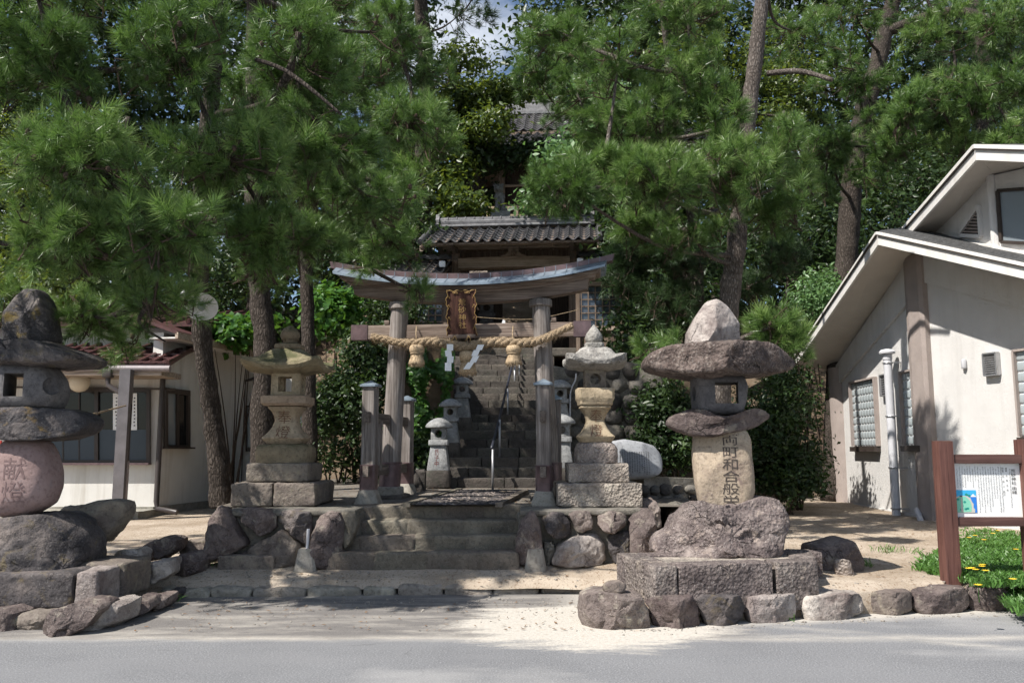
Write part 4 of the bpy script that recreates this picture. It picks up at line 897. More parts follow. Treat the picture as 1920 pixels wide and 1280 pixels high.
ms = boulder([(1130, 850), (1140, 828), (1170, 823), (1200, 828), (1228, 836), (1240, 850), (1243, 872), (1236, 888), (1215, 897), (1170, 899), (1132, 898)], 11.55, 0.24, 0.012, 3, 5, 0.5, 64, 22, 2, crag=0).build('stone', 'monument', mon, smooth=70)
cm = MB()
rnd = random.Random(4)
for i in range(13):
    x = 1162+i*4.6; y = 846+rnd.uniform(-1, 1)
    while y < 890-rnd.uniform(0, 8):
        h = rnd.uniform(1.5, 2.6); p, q = at(x, y, 11.3), at(x+2.2, y+h, 11.3); cm.add([p, (q.x, p.y, p.z), q, (p.x, p.y, q.z)], [(0, 1, 2, 3)]); y += h+rnd.uniform(.8, 1.4)
bvh = BVHTree.FromPolygons([WM[ms.name] @ v.co for v in ms.data.vertices], [tuple(p.vertices) for p in ms.data.polygons])
cm.v = [((bvh.ray_cast(p-Vector((0, 1, 0)), Vector((0, 1, 0)), 3)[0]) or p)+Vector((0, -.003, 0)) for p in cm.v]
tag(cm.build('carved_writing', 'carve_grey', mon), kind='stuff')
cw = emp('cobble_retaining_wall', 'retaining wall of big rounded cobbles below the gate side room', 'stone wall', (2.0, 15.4, 1.0))
MB().rbox((1.75, 17.3, 1.7), (2.2, 3.6, 2.75), 0.15, 8, 0.05, 4, 3).build('core', 'mortar', cw, smooth=50)
rnd = random.Random(12); z = 0.95; row = 0
while z < 3.05:
    x = 0.85+0.12*(row % 2)
    while x < 2.9-0.22*(z-1):
        w_ = rnd.uniform(0.28, 0.44); h_ = rnd.uniform(.24, .34)
        rock((x+w_/2, 15.46+0.06*(z-1)+0.5*max(0, x-2.1), z), (w_*1.02, 0.3, h_*1.08), row*31+int(x*40), 0.1, 3, 0.8, 0, 2).build('cobble', 'cobble', cw, smooth=0)
        x += w_+0.015
    z += 0.285; row += 1
# ================================================================ small stone things
def pole_socket(label, px, pz):
    p = onz(px, 1066, 0.2); t = emp('pole_socket', label, 'pole socket', (p.x, p.y, 0.2), 0, 'concrete pole sockets beside the steps')
    MB().loft([sqring(h, z, 24, 10, 0, None, (p.x, p.y)) for h, z in ((0.12, 0.18), (0.12, 0.2), (0.085, 0.415), (0.078, 0.42))]).build('block', 'concrete', t, smooth=40)
    MB().tube([(p.x+.0, p.y, 0.40), (p.x-(0.03 if px > 800 else -.005), p.y, 0.63)], 0.017, 12).build('pipe', 'pvc', t, smooth=40)
pole_socket('small concrete socket with white pipe at the left end of the steps', 575, 0)
pole_socket('small concrete socket with white pipe at the right end of the steps', 1004, 0)
p = onz(462, 1068, 0.19)
MB().rbox((p.x, p.y+0.13, 0.255), (0.62, 0.34, 0.19), 0.02, 8, 0.01, 4, 6).build('stone_block', 'tier', smooth=45, label='oblong stone block on the ground before the left rubble base', cat='stone block')
boulder([(1514, 1022), (1545, 1015), (1578, 1006), (1590, 1012), (1606, 1046), (1603, 1074), (1560, 1083), (1528, 1080), (1516, 1060)], 9.2, 0.26, 0.012, 4, 91, 0.16, 60, 20, 2, crag=0).build('boulder', 'brown', smooth=35, label='angular brown boulder on the sandy yard beside the block platform', cat='boulder')
boulder([(1566, 1050), (1580, 1047), (1594, 1050), (1603, 1076), (1590, 1081), (1570, 1080), (1565, 1064)], 8.75, 0.07, 0.01, 9, 93, 0.5, 36, 12, 4).build('broken_stump', 'tier_light', smooth=30, label='short grey splintered stump in front of the brown boulder', cat='stump')
boulder([(1541, 1086), (1552, 1082), (1564, 1086), (1565, 1096), (1554, 1102), (1544, 1097)], 8.45, 0.06, 0.01, 9, 95, 0.5, 24, 10, 3).build('loose_stone', 'pale', smooth=30, label='small reddish stone by the right end of the block platform', cat='stone')
# markers at the stair foot
mk = MB().loft([sqring(h, z, 20, 9, 0, None, (zx(789, 13.0), 13.0)) for h, z in ((0.095, .86), (0.095, 1.16), (0.07, 1.19))]); rough(mk, .01)
mk.build('stone_marker', 'stair', smooth=40, label='short square stone marker at the left foot of the stairs', cat='marker')
boulder([(760, 930), (768, 905), (778, 880), (786, 890), (794, 925)], 12.9, 0.15, 0.02, 5, 97, .6, 28, 12, 4).build('standing_rock', 'stair', smooth=40, label='narrow rock leaning beside the small marker at the stair foot', cat='rock')
t = emp('memorial_post', 'slim dark stone post with pale writing behind the gate rail', 'stone post', (zx(749, 12.8), 12.8, .85))
MB().box((zx(749, 12.8), 12.8, 1.15), (0.12, 0.1, 0.62)).build('post', 'frame', t)
lettering('letters', '平\n成\n八\n年', (zx(749, 12.8), 12.74, 1.2), 0.075, 0.42, 'white', t, out=0.004)
# ================================================================ torii gate
TX, TY, TZ, TR = -0.585, 11.45, 0.83, R(-7)
torii = emp('torii_gate', 'weathered wooden torii gate with curved copper roof and side posts', 'torii', (TX, TY, TZ), TR)
HB, HT, CH = 1.10, 0.985, 2.70
def colx(z): return HB+(HT-HB)*(z/CH)
for s in (-1, 1):
    rings = []
    for z in (0.17, 0.5, 0.9, 1.3, 1.7, 2.1, 2.4, 2.62):
        r = 0.138-0.016*z/CH; rings.append([Vector((s*colx(z)+r*math.cos(2*math.pi*k/28)*(1+.012*noise.noise(Vector((k*.5, z*2, s)))), r*math.sin(2*math.pi*k/28), z)) for k in range(28)])
    c = MB().loft(rings).build('column', 'wood_v', torii, local=True, smooth=50)
    m = MB().loft([[Vector((s*colx(z)+(r)*math.cos(2*math.pi*k/28), r*math.sin(2*math.pi*k/28), z)) for k in range(28)] for r, z in ((0.148, 0.16), (0.147, 0.47), (0.152, 0.475), (0.152, 0.50), (0.139, 0.50))])
    m.build('copper_sleeve', 'copper', c, local=True, smooth=40)
    m = MB().loft([circ(r, z, 28, (s*HB, 0)) for r, z in ((0.20, 0.05), (0.205, 0.07), (0.20, 0.16), (0.185, 0.17))]); m.build('base_disc', 'concrete', torii, local=True, smooth=40)
    m = MB().rbox((s*HB, 0, 0.0), (0.50, 0.5, 0.14), 0.04, 6, 0.02, s, 6); m.build('base_stone', 'stair', torii, local=True, smooth=50)
    m = MB().loft([circ(r, z, 28, (s*HT, 0)) for r, z in ((0.148, 2.60), (0.158, 2.61), (0.158, 2.68), (0.15, 2.70))]); m.build('cap_ring', 'wood_v', torii, local=True, smooth=40)
    for sy in (-0.95, 0.95):                       # side posts front and back
        X = s*HB; hw = 0.09
        zt = 1.47 if sy < 0 else 1.40
        p = MB().loft([sqring(hw, z, 24, 9, 0, None, (X, sy)) for z in (0.18, 0.8, zt)]).build('side_post', 'wood_v', torii, local=True, smooth=40)
        MB().loft([sqring(h, z, 24, 9, 0, None, (X, sy)) for h, z in ((hw+.008, 0.16), (hw+.008, 0.46), (hw+.012, 0.465), (hw+.012, 0.48), (hw, 0.48))]).build('copper_sleeve', 'copper', p, local=True, smooth=40)
        MB().loft([sqring(h, z, 24, 12, 0, None, (X, sy)) for h, z in ((hw+.02, zt-.02), (hw+.028, zt-.015), (hw+.028, zt+.01), (0.008, zt+.065))]).build('copper_cap', 'patina', p, local=True, smooth=40)
        m = MB().loft([sqring(h, z, 24, 8, 0, None, (X, sy)) for h, z in ((0.16, -0.05), (0.155, 0.0), (0.105, 0.165), (0.098, 0.17))]); rough(m, .006, 8)
        m.build('footing', 'concrete', p, local=True, smooth=40)
    for z in (1.07, 0.40):
        MB().box((s*(HB-.0), 0, z), (0.07, 2.22, 0.13)).build('tie_rail', 'wood_y', torii, local=True)
    MB().box((s*HB+0.0, -0.55, 0.72), (0.075, 0.11, 0.64)).build('strut', 'wood_v', torii, local=True)
# nuki (tie beam)
nk = MB().rbox((0, 0, 2.285), (3.2, 0.105, 0.195), 0.008, 6, 0.002, 1, 5); nko = nk.build('tie_beam', 'wood_x', torii, local=True, smooth=40)
for s in (-1, 1):
    MB().rbox((s*1.55, 0, 2.285), (0.24, 0.125, 0.215), 0.006, 3).build('copper_end', 'copper', nko, local=True, smooth=40)
    MB().rbox((s*(colx(2.28)+0.16), -.001, 2.42), (0.07, 0.11, 0.06), 0.006, 3).build('wedge', 'wood_x', nko, local=True, smooth=40)
# lintels
def curve(u): return 0.225*(abs(u)/1.95)**2.1
def lintel(half, z0, z1, d0, d1, slant=0.0, n=40, name='lintel', mat='wood_x', lift=1.0):
    rings = []
    for k in range(n+1):
        u = -half+2*half*k/n; zc = curve(u)*lift
        f = slant*(u/half)                         # ends lean outward at the top
        top = u+f; zt = curve(top)*lift
        rings.append([Vector((u, -d0, z0+zc)), Vector((u, d0, z0+zc)), Vector((top, d1, z1+zt)), Vector((top, -d1, z1+zt))])
    return MB().loft(rings).build(name, mat, torii, local=True, smooth=30)
lintel(1.62, 2.665, 2.80, 0.095, 0.105, 0.03, name='lower_lintel')
lintel(1.72, 2.803, 2.90, 0.125, 0.135, 0.06, name='upper_lintel')
def roofpiece(half, prof, name, mat, slant=0.06, n=44):
    rings = []
    for k in range(n+1):
        u = -half+2*half*k/n
        rings.append([Vector((u+slant*(u/half)*(z-2.85)*4, y, z+curve(u))) for y, z in prof])
    return MB().loft(rings).build(name, mat, torii, local=True, smooth=30)
rf = roofpiece(1.86, [(-0.31, 2.872), (-0.31, 2.905), (-0.075, 3.012), (0.075, 3.012), (0.31, 2.905), (0.31, 2.872), (0.2, 2.89), (-0.2, 2.89)], 'copper_roof', 'patina')
roofpiece(1.94, [(-0.085, 2.985), (-0.085, 3.075), (0.0, 3.10), (0.085, 3.075), (0.085, 2.985)], 'ridge_cover', 'copper')
for k in range(25):                                  # sheet seams on the ridge and roof
    u = -1.8+3.6*k/24
    m = MB().bar((u, -0.088, 2.99+curve(u)), (u, -0.088, 3.075+curve(u)), 0.006, 0.004, (0, 1, 0)); m.build('seam', 'patina', rf, local=True)
    m = MB().bar((u, -0.311, 2.91+curve(u)), (u, -0.09, 3.012+curve(u)), 0.008, 0.006); m.build('seam', 'patina', rf, local=True)
roofpiece(1.80, [(-0.19, 2.835), (-0.19, 2.885), (0.19, 2.885), (0.19, 2.835)], 'eave_board', 'wood_x')
MB().box((0, 0, 2.5), (0.13, 0.1, 0.33)).build('centre_strut', 'wood_v', torii, local=True)
# ================================================================ name plaque
PM = Matrix.Rotation(TR, 4, 'Z')
pc = Vector((TX, TY, 0)) + PM @ Vector((-0.065, -0.20, 0))
plq = emp('shrine_plaque', 'dark wooden name plaque with gold characters and scrolled gold frame', 'plaque', (pc.x, pc.y, 3.015), TR)
W2, H2 = 0.165, 0.61
Tl = Matrix.Rotation(R(9), 4, 'X')                   # leans forward
def pq(m): m.v = [Tl @ p for p in m.v]; return m
pn = pq(MB().rbox((0, 0, H2/2), (2*W2, 0.03, H2), 0.004, 3)).build('panel', 'plaque', plq, local=True)
pq(MB().rbox((0, -0.01, 0.0), (2*W2+.05, 0.07, 0.06), 0.012, 4)).build('bottom_rail', 'wood_x', plq, local=True, smooth=40)
for s in (-1, 1):                                    # scalloped side wings
    poly = []
    for k in range(41):
        z = 0.01+(H2+.01)*k/40; poly.append(Vector((s*(W2+0.028+0.012*math.sin(z*31+0.6*s)+0.007*math.sin(z*77)), -0.03, z)))
    poly += [Vector((s*W2, -0.012, H2)), Vector((s*W2, -0.012, 0.01))]
    m = MB(); n = len(poly)
    for k in range(40):
        a, b = poly[k], poly[k+1]; ia, ib = Vector((s*W2, -.008, a.z)), Vector((s*W2, -.008, b.z))
        q = [ia, a, b, ib]; m.add(q+[p+Vector((0, .022, 0)) for p in q], [(0, 1, 2, 3), (7, 6, 5, 4), (1, 5, 6, 2)])
    pq(m).build('side_wing', 'plaque', plq, local=True)
    pq(MB().tube([p+Vector((s*.002, -.003, 0)) for p in poly[:41]], 0.005, 6)).build('gold_edging', 'gold', plq, local=True, smooth=0)
    for z in (0.1, 0.235, 0.40, 0.52):
        sp = [Vector((s*(W2+.02-.034*t), -.026, z+.024*math.sin(t*5)+.02*t)) for t in [i/8 for i in range(9)]]
        pq(MB().tube(sp, 0.004, 6)).build('gold_scroll', 'gold', plq, local=True, smooth=0)
tp = [Vector((W2*1.1*(-1+2*k/24), -.022, H2+.006+.01*math.sin(k*0.9))) for k in range(25)]
pq(MB().tube(tp, 0.005, 6)).build('gold_edging', 'gold', plq, local=True, smooth=0)
for s in (-.5, .5):
    tp = [Vector((W2*(s+.22*math.cos(a)), -.024, H2-.018+.012*math.sin(2*a))) for a in [i*.52 for i in range(13)]]
    pq(MB().tube(tp, 0.004, 6)).build('gold_scroll', 'gold', plq, local=True, smooth=0)
    fk = [Vector((s*.19-.0, -.05, .01)), Vector((s*.19-.02, -.055, -.03)), Vector((s*.19-.055, -.055, -.075))]
    pq(MB().tube(fk, 0.006, 6)).build('hook', 'gold', plq, local=True, smooth=0)
    fk = [Vector((s*.19, -.05, .01)), Vector((s*.19+.025, -.055, -.03)), Vector((s*.19+.02, -.055, -.08))]
    pq(MB().tube(fk, 0.006, 6)).build('hook', 'gold', plq, local=True, smooth=0)
gv, gf = glyphs('荒\n砂\n神\n社', 1.02)
pq(MB().add([Vector((0.01+x*0.105, -0.021, 0.31+y*0.40)) for x, y in gv], [f for f in gf])).build('gold_characters', 'gold', plq, local=True)
# ================================================================ straw rope with tassels and paper
def rope_at(px, py, off=-0.22):
    # plane just in front of the columns
    n = (PM @ Vector((0, -1, 0))); p0 = Vector((TX, TY, 0))+PM @ Vector((0, off, 0)); return onplane(px, py, p0, n)
rpx = [(697, 630), (718, 635), (745, 642), (775, 643), (810, 640), (842, 645), (872, 651), (905, 644), (940, 641), (975, 643), (1005, 640), (1030, 631), (1052, 620), (1073, 610)]
path = catmull([rope_at(*q) for q in rpx], 130)
rope = emp('straw_rope', 'thick twisted straw rope with tassels hung across the torii gate', 'rope', (path[65].x, path[65].y, path[65].z))
n_ = len(path)
for s in range(3):
    pts = []; rad = []
    for i, p in enumerate(path):
        d = (path[min(i+1, n_-1)]-path[max(i-1, 0)]).normalized(); a, b = frame(d)
        u = i/(n_-1); w_ = 0.028+0.018*math.sin(math.pi*min(1, max(0, u)))**1.2
        ph = u*2*math.pi*11+s*2*math.pi/3
        pts.append(p+a*math.cos(ph)*w_*0.75+b*math.sin(ph)*w_*0.75); rad.append(w_*0.8*(1+.12*math.sin(i*2.1+s)+.12*noise.noise(Vector((i*.21, s*9, 0)))))
    MB().tube(pts, rad, 9, True, 0.25, s).build('strand', 'straw', rope, smooth=0)
rnd = random.Random(8); wh = MB()
for k in range(3200):
    i = rnd.randrange(2, n_-2); p = path[i]; d = (path[i+1]-path[i-1]).normalized(); u = i/(n_-1); w_ = 0.055+0.042*math.sin(math.pi*u)
    a, b = frame(d); t = rnd.random()*6.28; r_ = (a*math.cos(t)+b*math.sin(t)); q = p+r_*w_*0.85
    e_ = q+(r_*0.6+d*rnd.uniform(-1, 1)+Vector((0, 0, -0.6)))*rnd.uniform(0.02, 0.095); sd = d.cross(r_)*0.0022
    wh.add([q-sd, q+sd, e_], [(0, 1, 2)])
tag(wh.build('straw_ends', 'straw_pale', rope), kind='stuff')
for px, y0, y1, wd in ((782, 646, 685, 1.28), (877, 658, 702, 1.4), (963, 647, 684, 1.28)):
    p0, p1 = rope_at(px, y0), rope_at(px+1, y1); H = (p0.z-p1.z); c = (p0.x, p0.y)
    tg = emp('tassel', None, None, (p0.x, p0.y, p1.z)); tg.parent = rope; tg.matrix_parent_inverse = WM[rope.name].inverted()
    m = MB().loft([circ(r*wd, p0.z-H*t, 18, c) for r, t in ((0.03, 0.0), (0.072, 0.04), (0.085, 0.2), (0.075, 0.36), (0.058, 0.44), (0.062, 0.55), (0.078, 0.75), (0.09, 0.95), (0.05, 0.97))]); rough(m, .006, 30)
    m.build('bundle', 'straw_pale', rope, smooth=0)
    MB().tube([Vector((c[0]+.066*wd*math.cos(a), c[1]+.066*wd*math.sin(a), p0.z-H*.44)) for a in [i*.42 for i in range(16)]], 0.011, 6).build('binding', 'straw', rope, smooth=0)
    st = MB()
    for k in range(260):
        a = rnd.random()*6.283; r0 = 0.075*wd*rnd.uniform(.8, 1); r1 = r0*rnd.uniform(1.0, 1.35)
        q = Vector((c[0]+r0*math.cos(a), c[1]+r0*math.sin(a), p0.z-H*rnd.uniform(.5, .85))); e_ = Vector((c[0]+r1*math.cos(a), c[1]+r1*math.sin(a), p1.z-rnd.uniform(-.02, .03)))
        t = Vector((-math.sin(a), math.cos(a), 0))*.003; st.add([q-t, q+t, e_+t*.5, e_-t*.5], [(0, 1, 2, 3)])
    tag(st.build('straw_ends', 'straw_pale', rope), kind='stuff')
    bpy.data.objects.remove(tg)
    MB().tube([rope_at(px-1, 612, -.08), rope_at(px-2, 625, -.2), rope_at(px, y0+2)], 0.01, 6).build('hanging_cord', 'straw', rope, smooth=0)
def shide(label, pts, wpx):
    t = emp('paper_streamer', label, 'paper streamer', rope_at(*pts[-1], -0.34)); m = MB()
    for k in range(len(pts)-1):
        (x0, y0), (x1, y1) = pts[k], pts[k+1]; zz = (-1)**k*wpx*.28
        a, b = rope_at(x0-wpx+zz, y0, -.33-.015*k), rope_at(x0+wpx+zz, y0, -.33-.015*k); c, d = rope_at(x1+wpx+zz, y1, -.35-.015*k), rope_at(x1-wpx+zz, y1, -.35-.015*k)
        m.prism([a, b, c, d], (0, 0.006, 0))
    m.build('paper', 'paper', t)
    a = rope_at(*pts[0], -.33); MB().tube([a+Vector((0, .13, .12)), a+Vector((0, 0, .03)), a], 0.006, 5).build('loop', 'straw', t)
shide('white zigzag paper streamer hanging straight from the rope', [(842, 645), (842, 657), (843, 668), (842, 680), (842, 695)], 6)
shide('white zigzag paper streamer blown sideways over the middle tassel', [(900, 646), (896, 656), (891, 667), (885, 679), (876, 692)], 6)
# ================================================================ tiled gate at the head of the stairs
GX, GY, GZ0, GR = 0.05, 20.6, 3.95, R(-5)
gate = emp('temple_gate', 'wooden shrine gate with grey pantile roof above the stairs', 'gate', (GX, GY, GZ0), GR)
def B(c, s, nm, mat, par=gate, r=0.008): return MB().rbox(c, s, r, 3).build(nm, mat, par, local=True, smooth=40)
for s in (-1, 1):
    B((s*1.46, 0, 1.25), (0.2, 0.2, 2.5), 'post', 'gate_v'); B((s*1.46, 1.5, 1.2), (0.2, 0.2, 2.4), 'post', 'gate_v')
    B((s*1.46, 0.75, 2.3), (0.14, 1.7, 0.18), 'side_beam', 'wood_y')
    B((s*1.46, -0.55, 2.48), (0.12, 1.3, 0.12), 'bracket_arm', 'wood_y')
kb = MB().loft([[Vector((x, y, 2.17+dz+.03*math.cos(x*1.05))) for y, dz in ((-.13, -.14), (.13, -.14), (.13, .12), (-.13, .12))] for x in [-1.4+2.8*k/20 for k in range(21)]])
rough(kb, .012, 3); kb.build('rainbow_beam', 'gate_x', gate, local=True, smooth=40)
B((0, -0.62, 2.56), (4.0, 0.13, 0.14), 'eave_purlin', 'gate_x'); B((0, 0.0, 2.62), (3.6, 0.16, 0.16), 'purlin', 'gate_x')
B((0, 0.45, 2.35), (2.8, 0.04, 0.5), 'back_board', 'gate_v'); B((0, 0.2, 2.72), (2.8, 1.6, 0.03), 'ceiling_board', 'gate_v')
for k in range(9): MB().bar((-1.3+.325*k, -.5, 2.58), (-1.3+.325*k, 0.42, 2.62), .04, .05).build('batten', 'gate_x', gate, local=True)
fk = []                                              # frog-leg strut in the middle
pr = [(-.34, 2.30), (-.30, 2.34), (-.2, 2.36), (-.12, 2.44), (-.14, 2.52), (-.1, 2.56), (.1, 2.56), (.14, 2.52), (.12, 2.44), (.2, 2.36), (.30, 2.34), (.34, 2.30), (.1, 2.305), (.07, 2.36), (-.07, 2.36), (-.1, 2.305)]
MB().prism([Vector((x, -.16, z)) for x, z in pr], (0, .1, 0)).build('carved_strut', 'gate_x', gate, local=True)
MB().rbox((0, -.19, 2.4), (.13, .1, .13), .04, 5, .015, 2, 9).build('carved_boss', 'gate_v', gate, local=True, smooth=40)
def door(sx):
    B((sx*0.9, 1.45, 1.05), (0.95, 0.05, 2.1), 'door_leaf', 'gate_dark')
door(-1); door(1)
# side rooms
for s in (-1, 1):
    x0, x1 = (1.56, 2.62); xm = (x0+x1)/2*s; wd = x1-x0; yf = -0.75
    wl = B((xm, yf+.06, 0.28), (wd, 0.06, 2.42), 'room_wall', 'gate_v')
    MB().rbox((s*2.6, 0.3, .28), (.06, 2.1, 2.4), .008, 3).build('end_wall', 'gate_v', gate, local=True, smooth=40)
    MB().rbox((s*1.6, 0.3, .28), (.06, 2.0, 2.4), .008, 3).build('end_wall', 'gate_v', gate, local=True, smooth=40)
    for xx in (x0+.03, x1-.03): B((s*xx, yf, 0.28), (0.1, 0.1, 2.46), 'room_post', 'gate_v')
    B((xm, yf-.01, 0.38), (wd-.1, .08, .1), 'window_sill', 'gate_x'); B((xm, yf-.01, 1.46), (wd-.1, .08, .1), 'window_head', 'gate_x'); B((xm, yf-.01, -.88), (wd-.06, .09, .12), 'ground_sill', 'gate_x')
    B((xm, yf-.005, -.25), (wd-.1, .05, .06), 'rail', 'gate_x'); B((xm, yf-.005, -.25), (.06, .05, 1.2), 'stile', 'gate_v')
    wn = B((xm, yf+.02, 0.92), (wd-.16, .03, .98), 'window_glass', 'glass_sky')
    for k in range(6): MB().box((s*(x0+.11+(wd-.22)*k/5), yf-.012, .92), (.03, .03, .98)).build('lattice_bar', 'gate_v', wn, local=True)
    for k in range(7): MB().box((xm, yf-.014, .43+.98*k/6), (wd-.16, .028, .026)).build('lattice_bar', 'gate_v', wn, local=True)
# pantiles
def pantile(w_, l_):
    m = MB(); n = 8; prof = []
    for k in range(n+1):
        u = k/n; z = 0.043*math.cos(2*math.pi*(u*0.92+0.06))+0.004*u; prof.append((u*w_-w_/2, z))
    for y, dz in ((0, 0.03), (l_, -0.004)):
        for x, z in prof: m.v.append(Vector((x, y, z+dz)))
        for x, z in prof: m.v.append(Vector((x, y, z+dz-0.02)))
    N_ = n+1
    for k in range(n):
        m.f += [(k, k+1, 2*N_+k+1, 2*N_+k), (N_+k+1, N_+k, 3*N_+k, 3*N_+k+1), (k+1, k, N_+k, N_+k+1)]
    me = m.mesh('pantile'); me.shade_smooth(); me.set_sharp_from_angle(angle=R(40)); me.materials.append(MT['tile']); return me
TILE = pantile(0.245, 0.30)
def tile_slope(par, x0, x1, ye, ze, yr, zr, cols, rows, name='tile', mesh=None):
    """pantiles from eave (ye, ze) to ridge (yr, zr), in the frame of the thing"""
    mesh = mesh or TILE; L = math.hypot(yr-ye, zr-ze); up = Vector((0, (yr-ye)/L, (zr-ze)/L)); sx = (x1-x0)/cols
    M0 = WM[par.name].inverted() @ WM[par.parent.name] if par.parent is not None else Matrix.Identity(4)
    rt = Vector((1, 0, 0)) if up.y > 0 else Vector((-1, 0, 0)); nn = rt.cross(up)
    for i in range(cols):
        for j in range(rows):
            p = Vector((x0+sx*(i+.5), ye, ze))+up*(L*j/rows)+nn*(random.uniform(0, .006)+.02)
            M = Matrix(((rt.x*sx/.225, up.x, nn.x, p.x), (0, up.y*(L/rows)/.255, nn.y, p.y), (0, up.z*(L/rows)/.255, nn.z, p.z), (0, 0, 0, 1)))
            inst(name, mesh, par, M)
def slope_board(par, x0, x1, ye, ze, yr, zr, th, nm, mat):
    MB().prism([Vector((x0, ye, ze)), Vector((x1, ye, ze)), Vector((x1, yr, zr)), Vector((x0, yr, zr))], (0, 0, -th)).build(nm, mat, par, local=True)
roof = link('roof', MB().prism([Vector((-2.1, -1.32, 2.40)), Vector((2.1, -1.32, 2.40)), Vector((2.1, 0.25, 3.12)), Vector((-2.1, 0.25, 3.12))], (0, 0, -0.05)).mesh('roof'), gate, 'gate_v')
tile_slope(roof, -2.14, 2.14, -1.36, 2.385, 0.25, 3.135, 17, 6)
slope_board(roof, -2.1, 2.1, 1.9, 2.45, 0.25, 3.12, .05, 'rear_board', 'tile')
MB().rbox((0, 0.25, 3.21), (3.9, 0.30, 0.06), .01, 3).build('ridge_course', 'tile_pale', roof, local=True); MB().rbox((0, 0.25, 3.275), (3.86, 0.26, 0.06), .01, 3).build('ridge_course', 'tile', roof, local=True)
MB().rbox((0, 0.25, 3.335), (3.84, 0.22, 0.05), .01, 3).build('ridge_course', 'tile_pale', roof, local=True)
cap = MB().tube([(-.10, 0, 0), (.085, 0, 0), (.085, 0, 0.0), (.115, 0, 0.0)], [.085, .085, .10, .10], 14).mesh('ridge_cap'); cap.shade_smooth(); cap.set_sharp_from_angle(angle=R(40)); cap.materials.append(MT['tile'])
for k in range(17): inst('ridge_cap', cap, roof, Matrix.Translation((-1.82+3.64*k/16, .25, 3.37)))
for s in (-1, 1):
    oni = [(-.2, 3.14), (-.24, 3.22), (-.15, 3.27), (-.17, 3.36), (-.1, 3.42), (-.08, 3.52), (.08, 3.52), (.1, 3.42), (.17, 3.36), (.15, 3.27), (.24, 3.22), (.2, 3.14)]
    MB().prism([Vector((s*1.93, .25+y, z)) for y, z in oni], (s*.09, 0, 0)).build('ridge_end_ornament', 'tile_pale', roof, local=True)
    slope_board(roof, s*2.1-.04, s*2.1+.04, -1.3, 2.35, .25, 3.07, .14, 'bargeboard', 'gate_x')
    # verge tiles
    for j in range(6):
        t = (j+.5)/6; MB().tube([(s*2.13, -1.34+1.59*j/6, 2.435+.74*j/6), (s*2.13, -1.34+1.59*(j+1)/6, 2.45+.74*(j+1)/6)], .065, 10).build('verge_tile', 'tile', roof, local=True, smooth=40)
for s in (-1, 1):                                    # lower roofs over the side rooms
    x0, x1 = sorted((s*1.58, s*2.95))
    lr = link('side_roof', MB().prism([Vector((x0, -1.3, 1.62)), Vector((x1, -1.3, 1.62)), Vector((x1, .3, 2.32)), Vector((x0, .3, 2.32))], (0, 0, -.05)).mesh('side_roof'), gate, 'gate_v')
    tile_slope(lr, x0, x1, -1.34, 1.61, .3, 2.33, 6, 6)
    slope_board(lr, x0, x1, 1.7, 1.7, .3, 2.32, .05, 'rear_board', 'tile')
    MB().rbox(((x0+x1)/2, .3, 2.42), (x1-x0, .24, .14), .02, 3).build('ridge_course', 'tile', lr, local=True, smooth=40)
    MB().rbox((s*1.66, -.9, 1.98), (.16, .08, .16), .03, 4).build('white_beam_end', 'white', gate, local=True, smooth=40)
# ================================================================ shrine hall on the hill top
HX, HY, HZ = 2.6, 28.5, 8.4
hall = emp('shrine_hall', 'shrine hall with grey tiled roof high among the trees', 'hall', (HX, HY, HZ), R(-5))
def HB_(c, s, nm, mat, r=.01): return MB().rbox(c, s, r, 3).build(nm, mat, hall, local=True, smooth=40)
wl = HB_((0, .4, 1.5), (5.6, 4.0, 3.2), 'wall', 'gate_dark')
for k in range(7): HB_((-2.8+5.6*k/6, -1.62, 1.5), (.2, .2, 3.2), 'post', 'gate_v')
for k in range(4): HB_((0, -1.66, .4+.7*k), (5.6, .08, .08), 'rail', 'gate_x')
hr = link('roof', MB().prism([Vector((-3.9, -3.1, 2.62)), Vector((3.9, -3.1, 2.62)), Vector((3.5, -.9, 3.9)), Vector((-3.5, -.9, 3.9))], (0, 0, -.1)).mesh('roof'), hall, 'gate_v')
tile_slope(hr, -3.9, 3.9, -3.15, 2.62, -.9, 3.93, 24, 9)
up = MB().prism([Vector((-3.0, -1.2, 3.85)), Vector((3.0, -1.2, 3.85)), Vector((2.8, .3, 5.05)), Vector((-2.8, .3, 5.05))], (0, 0, -.1)).build('upper_roof', 'gate_v', hall, local=True)
tile_slope(up, -3.0, 3.0, -1.2, 3.87, .3, 5.08, 20, 8)
MB().rbox((0, .35, 5.25), (5.8, .34, .4), .03, 3).build('ridge', 'tile_pale', up, local=True); MB().tube([(-2.9, .35, 5.5), (2.9, .35, 5.5)], .13, 12).build('ridge_roll', 'tile', up, local=True, smooth=40)
MB().prism([Vector((-3.5, -.9, 3.85)), Vector((-3.9, -3.1, 2.58)), Vector((-4.1, 3.4, 2.58)), Vector((-3.5, .9, 3.85))], (0, 0, -.08)).build('side_slope', 'tile', hr, local=True)
for k in range(26):
    y = -3.0+6.2*k/25; MB().bar((-4.0, y, 2.50), (-2.7, y, 2.86), .07, .09).build('rafter', 'gate_x', hr, local=True)
for k in range(40):
    x = -3.8+7.6*k/39; MB().bar((x, -3.05, 2.47), (x, -1.7, 2.95), .07, .09).build('rafter', 'gate_x', hr, local=True)
